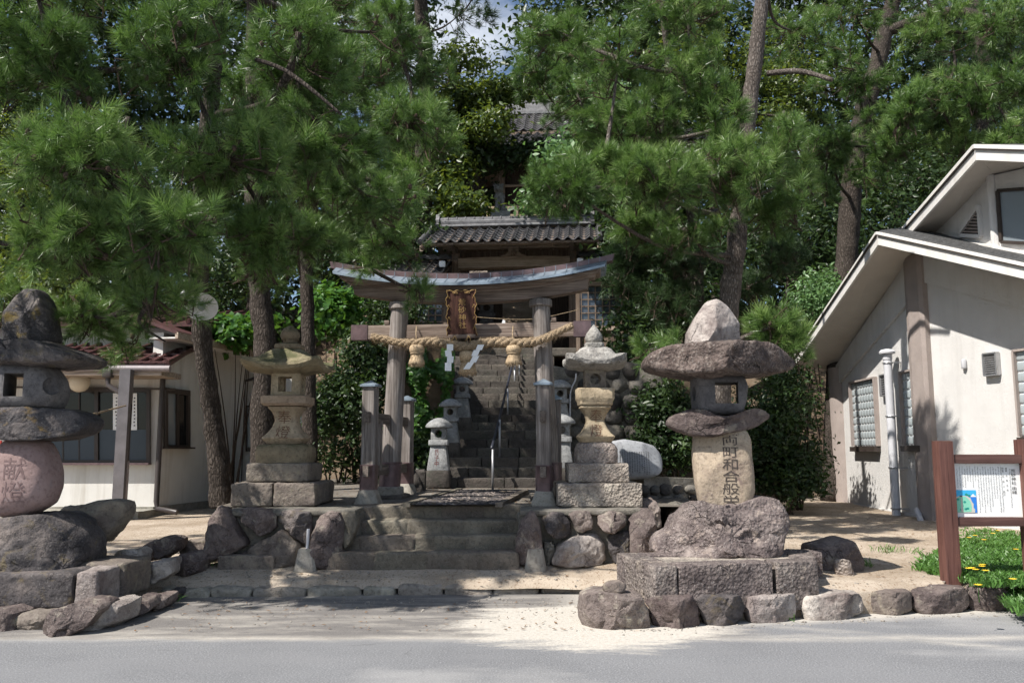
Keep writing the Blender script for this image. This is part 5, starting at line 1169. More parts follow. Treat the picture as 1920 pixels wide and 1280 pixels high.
# guardian lion statue and low wall by the hall
lc = at(938, 408, 25.0)
lion = emp('guardian_lion', 'small grey stone guardian lion statue on a plinth above the gate roof', 'statue', (lc.x, 25.0, lc.z))
MB().rbox((lc.x, 25, lc.z-.0), (.62, .8, .22), .03, 4).build('plinth', 'granite_grey', lion, smooth=40)
MB().rbox((lc.x, 25, lc.z-1.1), (.75, .95, 2.0), .03, 4).build('pedestal', 'stair', lion, smooth=40)
bm_ = [((0, .12, .30), (.36, .5, .42)), ((-.02, -.1, .55), (.34, .32, .36)), ((-.05, -.2, .80), (.30, .32, .30)), ((-.07, -.36, .77), (.18, .16, .17)), ((-.17, -.16, .93), (.1, .1, .12)), ((.07, -.16, .93), (.1, .1, .12)), ((.02, .36, .5), (.16, .14, .4)), ((-.1, -.2, .26), (.11, .13, .42)), ((.08, -.2, .26), (.11, .13, .42)), ((-.16, .2, .2), (.16, .3, .22)), ((.16, .2, .2), (.16, .3, .22))]
vol = MB()
for c, s in bm_: r_ = rock((lc.x+c[0], 25+c[1], lc.z+.05+c[2]), s, int(c[2]*100), .06, 3, .95, 0, 0); vol.add(r_.v, r_.f)
lb = vol.build('body', 'granite_grey', lion, smooth=0)
md = lb.modifiers.new('merge', 'REMESH'); md.mode = 'VOXEL'; md.voxel_size = .025; md.use_smooth_shade = True
wc = at(955, 408, 26)
pw = emp('stone_fence', 'pale stone rail fence beside the guardian lion', 'fence', (wc.x, 26, wc.z-.3))
for z in (0.05, .3): MB().rbox((wc.x, 26, wc.z+z), (2.3, .12, .1), .01, 3).build('rail', 'tan', pw, smooth=40)
for k in range(6): MB().rbox((wc.x-1.1+.44*k, 26, wc.z-.1), (.13, .13, .95), .01, 3).build('post', 'tan', pw, smooth=40)
# ================================================================ stair handrail
hr_ = emp('handrail', 'dark sloping metal handrail on slim steel posts up the stairs', 'handrail', (zx(924, 13.3), 13.3, .88))
top = [at(922, 840, 13.35), at(935, 790, 14.6), at(950, 728, 16.6), at(962, 678, 18.4), at(968, 655, 19.6)]
MB().tube(catmull(top, 24), .024, 10).build('rail', 'black_rail', hr_, smooth=0)
for px, ptop, pbot, d_ in ((924, 842, 915, 13.35), (937, 786, 858, 14.55), (952, 728, 796, 16.4), (965, 682, 735, 18.2), (974, 672, 712, 18.6)):
    a, b = at(px, ptop, d_), at(px, pbot, d_); b.x = a.x; b.y = a.y; b.z -= .06
    MB().tube([a, b], .019, 8).build('post', 'steel', hr_, smooth=0)
cdt = emp('cable_conduit', 'thin grey cable conduit running down beside the right stair wall', 'conduit', (zx(1078, 15.0), 15, .9))
MB().tube(catmull([at(1080, 700, 15.2), at(1079, 712, 15.2), at(1071, 730, 15.2), at(1069, 760, 15.2), at(1069, 880, 15.2)], 16), .014, 8).build('tube', 'pvc', cdt, smooth=0)
sr = emp('sacred_cord', 'thin straw cord with small paper slips strung across the gate opening', 'cord', at(930, 597, 19.6))
MB().tube(catmull([at(850, 590, 19.7), at(930, 597, 19.6), at(1000, 598, 19.55), at(1062, 586, 19.5), at(1085, 580, 19.5)], 24), .008, 6).build('cord', 'straw', sr, smooth=0)
for px, py in ((943, 599), (1035, 595)):
    a = at(px, py, 19.55); MB().prism([a, a+Vector((.05, 0, -.02)), a+Vector((.06, 0, -.12)), a+Vector((-.03, 0, -.09))], (0, .006, 0)).build('paper_slip', 'paper', sr)
# ================================================================ white building on the right
P0 = Vector((7.12, 14.5, 0)); P1 = Vector((7.3, 18.7, 0)); BD = Vector((0.302, -0.953, 0)).normalized(); AD = (P1-P0).normalized()
nA = Vector((-AD.y, AD.x, 0)).normalized(); nB = Vector((BD.y, -BD.x, 0)).normalized()
if nA.x > 0: nA = -nA
if nB.x > 0: nB = -nB
rb = emp('white_building', 'white stucco hall with folded gable eaves and glass block windows', 'building', (P0.x, P0.y, 0.2))
E0 = at(1650, 456, 14.1); E1 = at(1492, 686, 19.2); slopeB = 0.412
E2 = E0+BD*5.2+Vector((0, 0, -slopeB*5.2)); P2 = P0+BD*5.6
RR = at(1702, 446, 15.6); rd = (RR-E0)
nSl = (E2-E0).cross(rd).normalized()
topA0, topA1 = 4.93, 3.36; topB2 = topA0-slopeB*5.6
def wallA(s, z): return P0+AD*s+Vector((0, 0, z))
LA = (P1-P0).length
wa = MB().prism([wallA(0, .1), wallA(LA, .1), wallA(LA, topA1), wallA(0, topA0)], -nA*.25).build('side_wall', 'stucco', rb)
wb = MB().prism([P0+Vector((0, 0, .1)), P2+Vector((0, 0, .1)), P2+Vector((0, 0, topB2)), P0+Vector((0, 0, topA0))], -nB*.25).build('front_wall', 'stucco', rb)
# proud upper bands above the trim line
a = onplane(1717, 556, P0, nA); b = onplane(1582, 712, P0, nA)
def onA(p): return (p-P0).dot(AD), p.z
(sa, za), (sb, zb) = onA(a), onA(b); k = (zb-za)/(sb-sa)
MB().prism([wallA(.0, za-k*sa), wallA(LA, za+k*(LA-sa)), wallA(LA, topA1), wallA(0, topA0)], nA*.05).build('upper_band', 'stucco', wa)
a = onplane(1766, 538, P0, nB); b = onplane(1915, 578, P0, nB); sa, sb = (a-P0).dot(BD), (b-P0).dot(BD); k = (b.z-a.z)/(sb-sa)
MB().prism([P0+Vector((0, 0, a.z-k*sa)), P2+Vector((0, 0, a.z+k*(5.6-sa))), P2+Vector((0, 0, topB2)), P0+Vector((0, 0, topA0))], nB*.05).build('upper_band', 'stucco', wb)
# corner pilaster and rounded end column
mid = (nA+nB).normalized(); sd = Vector((-mid.y, mid.x, 0))
pil = [P0+mid*.10+AD*.30-nA*.0, P0+mid*.12+AD*.16, P0+mid*.12+BD*.16, P0+mid*.10+BD*.24, P0-mid*.2+BD*.2, P0-mid*.2+AD*.2]
MB().prism([p+Vector((0, 0, .1)) for p in pil], (0, 0, topA0-.14)).build('pilaster', 'taupe', rb)
ce = P1+AD*.1; MB().loft([circ(.36, z, 28, (ce.x+.18, ce.y)) for z in (.1, topA1-.05)]).build('round_column', 'taupe', rb, smooth=40)
MB().prism([wallA(0.2, .1), wallA(LA, .1), wallA(LA, .36), wallA(0.2, .36)], nA*.05).build('plinth', 'stucco', wa)
# soffits, fascias, roof
WA0 = wallA(0, topA0)-nA*.1; WA1 = wallA(LA+.5, topA1-.06)-nA*.1; WB2 = P2+Vector((0, 0, topB2))-nB*.1
th = Vector((0, 0, .10))
def quad(m, a, b, c, d, v): m.add([a, b, c, d, a+v, b+v, c+v, d+v], [(0, 3, 2, 1), (4, 5, 6, 7), (0, 1, 5, 4), (1, 2, 6, 5), (2, 3, 7, 6), (3, 0, 4, 7)]); return m
quad(MB(), E0, E1, WA1, WA0, th).build('soffit', 'stucco_soffit', rb); quad(MB(), E0, WA0, WB2, E2, th).build('soffit', 'stucco_soffit', rb)
up = Vector((0, 0, 1))
def fascia(a, b, out, h0, h1, t, nm, mat): quad(MB(), a+up*h0, b+up*h0, b+up*h0+out*t, a+up*h0+out*t, up*(h1-h0)).build(nm, mat, rb)
for (a, b, o) in ((E0, E1, nA), (E0, E2, nB)):
    fascia(a, b, o, -.03, .13, .04, 'fascia', 'fascia'); fascia(a, b, o, .133, .15, .075, 'drip_edge', 'frame'); fascia(a, b, o, .152, .20, .07, 'fascia_cap', 'fascia')
tp = up*.2
quad(MB(), E0+tp, E2+tp, E2+rd*2.6+tp, E0+rd*2.6+tp, up*.02).build('roof_slope', 'roof_metal', rb)
quad(MB(), E0+tp, E0+rd*2.6+tp, E1+rd*2.6+tp-up*.2, E1+tp, up*.02).build('roof_slope', 'roof_metal', rb)
for k in range(1, 16):                               # sheet laps on the visible slope
    t = k/16*1.6; MB().bar(E0+rd*t+tp+up*.022, E2+rd*t+tp+up*.022, .03, .012).build('roof_lap', 'roof_metal', rb)
# clerestory
p0s = E0+tp+up*.02
Cb = onplane(1868, 466, p0s, nSl); ct = at(1857, 330, Cb.y).z
UL = onplane(1752, 447, Cb, nA); UR = Cb+BD*3.0
ua = MB().prism([Cb-up*.5, UL+AD*.8-up*.5, UL+AD*.8+up*.1, UL+up*.15, Vector((Cb.x, Cb.y, ct))], -nA*.2).build('clerestory_side', 'stucco', rb)
ub = MB().prism([Cb-up*1.6, UR-up*1.6, Vector((UR.x, UR.y, ct-.35)), Vector((Cb.x, Cb.y, ct))], -nB*.2).build('clerestory_front', 'stucco', rb)
MB().tube([Cb-up*.4, Vector((Cb.x, Cb.y, ct))], .07, 8).build('clerestory_corner', 'stucco', rb)
U0 = at(1834, 297, Cb.y-.75); U1 = at(1698, 449, UL.y+.2); vB = Vector((BD.y, -BD.x, 0)); U2 = onplane(2010, 304, U0, vB)
Wc = Vector((Cb.x, Cb.y, ct+.02)); Wl = UL+up*.1+Vector((.2, 0, 0)); Wr = Vector((UR.x, UR.y, ct-.33))
quad(MB(), U0, U1, Wl, Wc+Vector((.15, .1, 0)), th).build('clerestory_soffit', 'stucco_soffit', rb); quad(MB(), U0, Wc+Vector((.15, .1, 0)), Wr+Vector((.2, 0, 0)), U2, th).build('clerestory_soffit', 'stucco_soffit', rb)
for (a, b, o) in ((U0, U1, nA), (U0, U2, nB)):
    fascia(a, b, o, -.03, .13, .04, 'clerestory_fascia', 'fascia'); fascia(a, b, o, .133, .15, .075, 'drip_edge', 'frame'); fascia(a, b, o, .152, .215, .07, 'fascia_cap', 'fascia')
quad(MB(), U0+tp, U2+tp, U2+Vector((3, 1, .4))+tp, U0+Vector((3, 1, .4))+tp, up*.02).build('clerestory_roof', 'roof_metal', rb); quad(MB(), U0+tp, U0+Vector((3, 1, .4))+tp, U1+Vector((3, 1, 0))+tp, U1+tp, up*.02).build('clerestory_roof', 'roof_metal', rb)
quad(MB(), Cb+nA*.005-up*.02, UL+nA*.005-up*.02, UL+nA*.09-up*.02, Cb+nA*.09-up*.02, up*.07).build('flashing', 'fascia', ua)
quad(MB(), Cb+nB*.005-up*.02, UR+nB*.005-up*1.25, UR+nB*.09-up*1.25, Cb+nB*.09-up*.02, up*.07).build('flashing', 'fascia', ub)
# triangular louvre
tri = [onplane(1800, 441, Cb+nA*.004, nA), onplane(1842, 443, Cb+nA*.004, nA), onplane(1838, 386, Cb+nA*.004, nA)]
lv = MB().prism(tri, nA*.01).build('louvre_back', 'frame', ua)
for k in range(9):
    y = 392+6*k; f = (y-386)/(441-386); xl = 1838-(38)*f; a = onplane(xl+1, y, Cb+nA*.02, nA); b = onplane(1837, y+1, Cb+nA*.02, nA); MB().bar(a, b, .06, .02).build('louvre_slat', 'taupe', ua)
for a, b in ((0, 1), (1, 2), (2, 0)): MB().bar(tri[a]+nA*.02, tri[b]+nA*.02, .06, .06).build('louvre_frame', 'stucco', ua)
# clerestory window
w4 = [onplane(1874, 358, Cb, nB), onplane(1960, 352, Cb, nB), onplane(1968, 458, Cb, nB), onplane(1881, 454, Cb, nB)]
gl = MB().prism([p+nB*.01 for p in w4], nB*.01).build('window_pane', 'glass_grey', ub)
for a, b in ((0, 1), (3, 2), (0, 3)): MB().bar(w4[a]+nB*.03, w4[b]+nB*.03, .05, .06, nB).build('window_frame', 'frame', gl)
# glass block windows
def gblock_window(px, plane_p, n, dirv, par):
    q = [onplane(x, y, plane_p, n) for x, y in px]; s0 = ((q[0]+q[3])/2-P0).dot(dirv); s1 = ((q[1]+q[2])/2-P0).dot(dirv); s0, s1 = sorted((s0, s1))
    z1 = (q[0].z+q[1].z)/2; z0 = (q[2].z+q[3].z)/2; cx = P0+dirv*((s0+s1)/2); W_, H_ = s1-s0, z1-z0
    rec = MB(); c0 = P0+dirv*s0; c1 = P0+dirv*s1
    wn = quad(MB(), c0+up*z0+n*.006, c1+up*z0+n*.006, c1+up*z0+n*.014, c0+up*z0+n*.014, up*H_).build('window_back', 'white', par)
    nc = max(2, round(W_/.155)); nr = max(2, round(H_/.155)); cw_, rh = W_/nc, H_/nr
    m = MB().rbox((0, 0, 0), (cw_-.024, .034, rh-.024), .014, 4).mesh('glass_block'); m.shade_smooth(); m.set_sharp_from_angle(angle=R(50)); m.materials.append(MT['gblock'])
    ang = math.atan2(dirv.y, dirv.x)
    for i in range(nc):
        for j in range(nr):
            p = c0+dirv*(cw_*(i+.5))+up*(z0+rh*(j+.5))+n*.018
            inst('glass_block', m, wn, WM[wn.name].inverted() @ Matrix.Translation(p) @ Matrix.Rotation(ang, 4, 'Z'))
    for (a, b) in ((c0+up*z0, c0+up*z1), (c1+up*z0, c1+up*z1), (c0+up*z1, c1+up*z1)): MB().bar(a+n*.04, b+n*.04, .035, .1, n).build('window_frame', 'taupe', wn)
    MB().bar(c0+up*(z0-.06)+n*.05, c1+up*(z0-.06)+n*.05, .16, .1).build('window_sill', 'frame', wn)
gblock_window([(1599, 716), (1645, 709), (1651, 836), (1604, 836)], P0, nA, AD, wa)
gblock_window([(1694, 698), (1727, 691), (1736, 834), (1701, 834)], P0, nA, AD, wa)
gblock_window([(1907, 660), (1950, 650), (1960, 818), (1917, 818)], P0, nB, BD, wb)
# vent pipe on the side wall
p, q = onplane(1664, 672, P0+nA*.2, nA), onplane(1678, 966, P0+nA*.2, nA); q.x, q.y = p.x, p.y
vp = MB().tube([Vector((p.x, p.y, .2)), p], .075, 16).build('vent_pipe', 'pvc', rb, smooth=40)
MB().loft([circ(r_, p.z+z, 20, (p.x, p.y)) for r_, z in ((.085, -.02), (.085, .08), (.06, .085), (.14, .09), (.145, .12), (.11, .16), (.03, .18))]).build('vent_cap', 'pvc', vp, smooth=40)
for py in (679, 780, 876, 951):
    z = onplane(1670, py, P0+nA*.2, nA).z; MB().tube([Vector((p.x+.083*math.cos(t), p.y+.083*math.sin(t), z)) for t in [i*.45 for i in range(15)]], .014, 6).build('pipe_clamp', 'steel', vp, smooth=40)
    MB().bar(Vector((p.x, p.y, z))-nA*.21+AD*-.1, Vector((p.x, p.y, z))-nA*.0+AD*-.1, .02, .02).build('pipe_clamp', 'steel', vp)
def wall_vent(px, n, dirv, par, ns):
    a, b = onplane(px[0], px[1], P0, n), onplane(px[2], px[3], P0, n); s0, s1 = sorted(((a-P0).dot(dirv), (b-P0).dot(dirv))); c0, c1 = P0+dirv*s0, P0+dirv*s1; z1, z0 = a.z, b.z
    g = quad(MB(), c0+up*z0+n*.005, c1+up*z0+n*.005, c1+up*z0+n*.02, c0+up*z0+n*.02, up*(z1-z0)).build('vent_back', 'frame', par)
    for k in range(ns): z = z0+(z1-z0)*(k+.5)/ns; MB().bar(c0+up*z+n*.05, c1+up*z+n*.05, .06, .012, (n*.8+up).normalized()).build('vent_slat', 'steel', g)
    for e_, f_ in ((c0+up*z0, c0+up*z1), (c1+up*z0, c1+up*z1), (c0+up*z1, c1+up*z1), (c0+up*z0, c1+up*z0)): MB().bar(e_+n*.05, f_+n*.05, .025, .09, n).build('vent_frame', 'steel', g)
wall_vent((1850, 664, 1877, 702), nB, BD, wb, 10); wall_vent((1657, 704, 1674, 740), nA, AD, wa, 9)
c = onplane(1807, 682, P0+nB*.04, nB); MB().rbox(c, (.07, .07, .16), .02, 4).build('wall_switch', 'pvc', wb, smooth=40)
p, q = onplane(1720, 958, P0+nA*.1, nA), onplane(1727, 973, P0+nA*.25, nA)
MB().tube([p+up*.02, q-up*.05], .05, 12).build('drain_spout', 'pvc', rb, smooth=40)
# ================================================================ cream house on the left
HX0, HYF = -6.62, 15.8
hs = emp('cream_house', 'cream plastered house with dark sash windows and red tile roof', 'house', (HX0, HYF, .2))
nF = Vector((0, -1, 0)); nS_d = Vector((0.53, 3.2, 0)).normalized(); nSd = Vector((nS_d.y, -nS_d.x, 0)); pF = Vector((HX0, HYF, 0))
fw = MB().box(((HX0-9+HX0)/2, HYF+.1, 1.55), (9, .2, 3.0)).build('front_wall', 'plaster', hs)
LS = 3.3
sw = MB().prism([pF+up*.1, pF+nS_d*LS+up*.1, pF+nS_d*LS+up*3.7, pF+up*3.7], -nSd*.2).build('side_wall', 'plaster', hs)
pG = pF+nS_d*LS; sw2 = MB().prism([pG+Vector((-.3, .3, .1)), pG+Vector((1.3, .5, .1)), pG+Vector((1.3, .5, 3.4)), pG+Vector((-.3, .3, 3.4))], (0, .2, 0)).build('rear_wall', 'plaster', hs)
MB().box((HX0-4.4, HYF-.35, .30), (8.9, .9, .22)).build('concrete_ledge', 'concrete', hs)
MB().prism([pF+up*.1, pF+nS_d*LS+up*.1, pF+nS_d*LS+up*.45, pF+up*.45], nSd*.04).build('plinth', 'concrete', sw)
MB().bar(pF+up*.3+nF*.03, Vector((HX0-9, HYF-.03, .3)), .06, .3).build('plinth', 'concrete', fw)
# lean-to roof and gutter
r0, r1 = Vector((HX0+.45, HYF-.75, 2.98)), Vector((HX0+.2, HYF+1.2, 3.55))
lr = quad(MB(), Vector((HX0-9, HYF-.75, 2.98)), r0, r1, Vector((HX0-9, HYF+1.2, 3.55)), up*.05).build('lean_to_roof', 'roof_red', hs)
for k in range(36): x = HX0+.4-k*.26; MB().tube([(x, HYF-.77, 3.05), (x-.1, HYF+1.2, 3.62)], .05, 8).build('roof_rib', 'roof_red', lr, smooth=40)
for k in range(5): y = HYF-.75+.39*k; MB().bar((HX0+.4, y, 3.06+.114*k), (HX0-9, y, 3.06+.114*k), .05, .03).build('roof_course', 'roof_red', lr)
gt = MB().tube([(HX0+.5, HYF-.84, 2.93), (HX0-9, HYF-.84, 2.96)], .06, 10).build('gutter', 'pipe_pink', hs, smooth=40)
MB().box((HX0-4.3, HYF-.4, 2.86), (9.3, .9, .1)).build('eave_board', 'gate_x', hs)
uw = MB().box((HX0-4.5, HYF+1.6, 3.65), (8.6, .3, .7)).build('upper_wall', 'plaster', hs)
ur = quad(MB(), Vector((HX0-9, HYF+.9, 3.95)), Vector((HX0+.5, HYF+.9, 3.95)), Vector((HX0+.5, HYF+3.4, 4.55)), Vector((HX0-9, HYF+3.4, 4.55)), up*.08).build('upper_roof', 'roof_red', hs)
for k in range(30): x = HX0+.4-k*.3; MB().tube([(x, HYF+.88, 4.05), (x, HYF+3.4, 4.65)], .05, 6).build('roof_rib', 'roof_red', ur, smooth=40)
sr0 = quad(MB(), pF+up*3.62+nSd*.45-nS_d*.3, pF+nS_d*(LS+.3)+up*3.62+nSd*.45, pF+nS_d*(LS+.3)+up*4.2-nSd*1.2, pF+up*4.2-nSd*1.2-nS_d*.3, up*.06).build('side_roof', 'roof_red', hs)
MB().bar(pF+up*3.60+nSd*.45-nS_d*.3, pF+nS_d*(LS+.3)+up*3.60+nSd*.45, .06, .12).build('side_fascia', 'gate_x', sr0)
quad(MB(), pF+up*3.54+nSd*.42-nS_d*.3, pF+nS_d*(LS+.3)+up*3.54+nSd*.42, pF+nS_d*(LS+.3)+up*3.54-nSd*.1, pF+up*3.54-nSd*.1-nS_d*.3, up*.03).build('side_eave', 'plaster', sr0)
# front window
def flat(px0, py0, px1, py1, off, t, nm, mat, par, plane=(pF, nF)):
    a, b, c, d = (onplane(x, y, plane[0]+plane[1]*off, plane[1]) for x, y in ((px0, py1), (px1, py1), (px1, py0), (px0, py0))); b.z = a.z; d.z = c.z
    return MB().prism([a, b, c, d], plane[1]*t).build(nm, mat, par)
fw_w = flat(84, 732, 281, 866, .01, .02, 'window_back', 'glass', fw)
flat(84, 805, 178, 862, .035, .01, 'frosted_pane', 'glass_frost', fw_w); flat(187, 805, 276, 862, .035, .01, 'frosted_pane', 'glass_frost', fw_w)
for x0_, x1_ in ((80, 86), (179, 186), (276, 283)): flat(x0_, 730, x1_, 867, .03, .05, 'window_frame', 'frame', fw_w)
for y0_, y1_ in ((729, 735), (862, 868)): flat(80, y0_, 283, y1_, .028, .05, 'window_frame', 'frame', fw_w)
for x0_ in (118, 148, 232): flat(x0_, 735, x0_+2, 862, .034, .02, 'window_bar', 'frame', fw_w)
flat(76, 867, 284, 871, .02, .14, 'window_sill', 'copper', fw_w)
for x0_ in (212, 246): pp = flat(x0_, 737, x0_+11, 806, .05, .004, 'paper_notice', 'paper', fw_w)
nm_ = MB(); rnd = random.Random(6)
for x0_ in (217.5, 251.5):
    for k in range(9):
        c = onplane(x0_+rnd.uniform(-1.5, 0), 745+k*6.4, pF+nF*.058, nF); nm_.add([c, c+Vector((.025, 0, 0)), c+Vector((.025, 0, -.025)), c+Vector((0, 0, -.025))], [(0, 1, 2, 3)])
tag(nm_.build('notice_writing', 'ink', fw_w), kind='stuff')
# side window
pS = (pF, nSd)
sw_w = flat(310, 736, 351, 836, .01, .02, 'window_back', 'glass', sw, pS)
flat(311, 738, 330, 834, .03, .01, 'pane', 'glass_grey', sw_w, pS)
for x0_, x1_ in ((307, 311), (328, 332), (349, 353)): flat(x0_, 733, x1_, 838, .03, .05, 'window_frame', 'frame', sw_w, pS)
for y0_, y1_ in ((732, 736), (834, 839)): flat(307, y0_, 353, y1_, .028, .05, 'window_frame', 'frame', sw_w, pS)
flat(305, 838, 356, 841, .02, .12, 'window_sill', 'frame', sw_w, pS)
pR = (pG+Vector((0, .35, 0)), Vector((.12, -1, 0)).normalized())
rw = flat(463, 762, 487, 840, .03, .02, 'window_back', 'glass_grey', sw2, pR)
for x0_, x1_ in ((461, 464), (479, 481)): flat(x0_, 760, x1_, 845, .05, .04, 'window_frame', 'frame', rw, pR)
flat(461, 760, 490, 763, .05, .04, 'window_frame', 'frame', rw, pR); flat(461, 838, 490, 846, .05, .04, 'window_frame', 'frame', rw, pR)
# downpipes
MB().tube([Vector((HX0+.07, HYF-.1, 2.95)), Vector((HX0+.07, HYF-.1, .55)), Vector((HX0+.1, HYF-.12, .42)), Vector((HX0+.5, HYF-.2, .36))], .05, 10).build('corner_downpipe', 'pipe_dark', hs, smooth=40)
e1 = onplane(457, 715, pG+Vector((0, .2, 0)), nF); MB().tube([onplane(488, 706, pG+Vector((0, .2, 0)), nF), e1, Vector((e1.x, e1.y, .3))], .05, 10).build('rear_downpipe', 'pipe_dark', hs, smooth=40)
hop = at(203, 700, HYF-.84); MB().rbox(hop, (.17, .16, .16), .03, 4).build('rain_hopper', 'pipe_dark', hs, smooth=40)
dp = [hop-up*.08, at(203, 722, HYF-.84), at(240, 745, HYF-.9), at(243, 760, HYF-.9)]; dp.append(Vector((dp[-1].x, dp[-1].y, .95)))
MB().tube(dp[:5], .047, 10).build('front_downpipe', 'pipe_dark', hs, smooth=40); MB().tube([dp[-1]+up*.35, Vector((dp[-1].x, dp[-1].y, .25))], .052, 10).build('front_downpipe', 'pipe_pink', hs, smooth=40)
pp = at(229, 850, HYF-.95); MB().box((pp.x, pp.y, 1.6), (.19, .16, 2.6)).build('canopy_post', 'post_grey', hs)
MB().tube([(HX0+.3, HYF-.06, 2.62), (HX0-3, HYF-.06, 2.66)], .02, 6).build('wall_cable', 'pipe_dark', hs)
gb = at(149, 716, HYF-.35); rk = rock(gb, (.38, .38, .38), 3, 0, 3, 1.0, 0, 0); rk.build('globe_lamp', 'lampglass', hs, smooth=0)
# string with paper between lantern and house post
cd = emp('sacred_cord', 'thin straw cord with a white paper slip from the boulder lantern to the house post', 'cord', at(178, 775, 9.5))
MB().tube(catmull([at(120, 783, 8.7), at(170, 777, 9.4), at(205, 768, 12.0), at(236, 760, HYF-1.05)], 20), .012, 6).build('cord', 'straw', cd, smooth=0)
a = at(177, 776, 9.4); MB().prism([a, a+Vector((.03, 0, -.03)), a+Vector((.005, 0, -.05)), a+Vector((.03, 0, -.09)), a+Vector((-.02, 0, -.06))], (0, .005, 0)).build('paper_slip', 'paper', cd)
bn = at(-10, 834, 14.0); MB().box((bn.x-.2, 14, bn.z), (.62, .03, .15)).build('red_banner', 'red', smooth=None, label='edge of a red cloth banner behind the pink stone stem', cat='banner')
# ================================================================ information sign
SY = onz(1783, 1085, .262).y
sg = emp('information_sign', 'red brown wooden signboard with white panel of vertical writing', 'signboard', (at(1783, 1085, SY).x, SY, .25))
xl = at(1783, 1085, SY).x; zt = at(1770, 826, SY).z; xr = at(1916, 984, SY).x+.09
for x, dz in ((xl, 0), (xr, .015)): MB().rbox((x, SY, (zt+dz+.1)/2), (.145, .145, zt+dz-.1), .008, 4, .002, x, 6).build('post', 'sign_wood', sg, smooth=40)
zb1 = at(1850, 852, SY).z; zb2 = at(1850, 868, SY).z; zc1 = at(1850, 969, SY).z; zc2 = at(1850, 985, SY).z
for z1_, z2_ in ((zb1, zb2), (zc1, zc2)): MB().rbox(((xl+xr)/2, SY-.005, (z1_+z2_)/2), (xr-xl-.14, .10, z1_-z2_+.006), .008, 4).build('rail', 'sign_wood_x', sg, smooth=40)
bd = MB().box(((xl+xr)/2, SY+.01, (zb2+zc1)/2), (xr-xl-.13, .02, zb2-zc1+.02)).build('panel', 'board', sg)
bw, bh = xr-xl-.145, zb2-zc1; ox, oz = xl+.073, zc1; yb = SY-.004
def col_text(body, u, v0, v1, wd, nm='lettering'):
    gv, gf = glyphs(body, 1.05); MB().add([Vector((ox+u*bw+x*wd, yb, oz+bh*((v0+v1)/2)+y*bh*(v0-v1))) for x, y in gv], gf).build(nm, 'ink', bd)
col_text('荒\n砂\n神\n社', .90, .89, .60, .046, 'title_lettering'); col_text('由\n緒', .90, .57, .43, .046, 'title_lettering')
col_text('祭\n神\n \n大\n \n物\n \n主\n \n命', .80, .92, .48, .018); col_text('例\n祭\n \n四\n \n月\n \n十\n \n四\n日', .75, .92, .40, .018)
rnd = random.Random(21); tx = MB()
for i in range(20):
    u = .845 if i == 0 else .72-.038*(i-1)
    if u < .03: break
    lo = .1 if u > .34 else .56
    if i == 0: lo = .18
    v = .94 if i % 3 else .90
    end = lo+rnd.choice((0, 0, 0, .25, .1))
    while v > end:
        h = rnd.uniform(.010, .017)
        for _ in range(2):
            du = rnd.uniform(-.006, .004); dw = rnd.uniform(.006, .012); dv = rnd.uniform(0, h*.7)
            a = Vector((ox+(u+du)*bw, yb, oz+(v-dv)*bh)); tx.add([a, a+Vector((dw*bw, 0, 0)), a+Vector((dw*bw, 0, -h*.45*bh)), a+Vector((0, 0, -h*.45*bh))], [(0, 1, 2, 3)])
        v -= h+.009
tag(tx.build('fine_writing', 'ink', bd), kind='stuff')
def pic(poly, mat, lay, nm): MB().add([Vector((ox+u*bw, yb-.0006*lay, oz+v*bh)) for u, v in poly], [tuple(range(len(poly)))]).build(nm, mat, bd)
pic([(.03, .085), (.335, .085), (.335, .50), (.03, .50)], 'cyan', 0, 'printed_sky'); pic([(.2, .085), (.335, .085), (.335, .37), (.27, .38), (.2, .36)], 'sea', 1, 'printed_sea')
pic([(.03, .085), (.30, .085), (.305, .14), (.285, .18), (.29, .24), (.265, .29), (.25, .35), (.2, .39), (.12, .40), (.06, .385), (.03, .34)], 'beige', 2, 'printed_shore')
pic([(.03, .085), (.25, .10), (.26, .2), (.24, .3), (.18, .38), (.1, .39), (.03, .33)], 'land', 3, 'printed_land')
pic([(.245, .375), (.33, .375), (.325, .40), (.31, .40), (.295, .43), (.275, .42), (.262, .395)], 'white', 2, 'printed_cloud')
for c in ((.065, .33), (.16, .28), (.12, .21), (.17, .15), (.2, .16), (.19, .42), (.23, .40), (.11, .14)):
    pic([(c[0]+.022*math.cos(t), c[1]+.022*math.sin(t)) for t in [i*.785 for i in range(8)]], 'land2', 4, 'printed_tree')
pic([(.10, .10), (.135, .10), (.125, .36), (.11, .36)], 'beige', 5, 'printed_stair'); pic([(.085, .375), (.13, .375), (.12, .40), (.095, .40)], 'copper', 5, 'printed_roof')
# ================================================================ vegetation
def np_mesh(name, V, Fc, tint=None, parent=None, mat=None, kind=None):
    """big triangle meshes straight from arrays"""
    me = bpy.data.meshes.new(name); nv, nf = len(V), len(Fc); k = Fc.shape[1]
    if parent is not None:
        Mi = np.array(WM[parent.name].inverted()); V = V @ Mi[:3, :3].T+Mi[:3, 3]
    me.vertices.add(nv); me.vertices.foreach_set('co', V.astype(np.float32).ravel())
    me.loops.add(nf*k); me.loops.foreach_set('vertex_index', Fc.astype(np.int32).ravel())
    me.polygons.add(nf); me.polygons.foreach_set('loop_start', np.arange(0, nf*k, k, dtype=np.int32)); me.polygons.foreach_set('loop_total', np.full(nf, k, dtype=np.int32))
    me.update(calc_edges=True)
    if tint is not None:
        at_ = me.attributes.new('tint', 'FLOAT', 'POINT'); at_.data.foreach_set('value', tint.astype(np.float32))
    o = link(name, me, parent, mat)
    if kind: o['kind'] = kind
    return o
def unit(a): return a/np.maximum(1e-9, np.linalg.norm(a, axis=-1, keepdims=True))
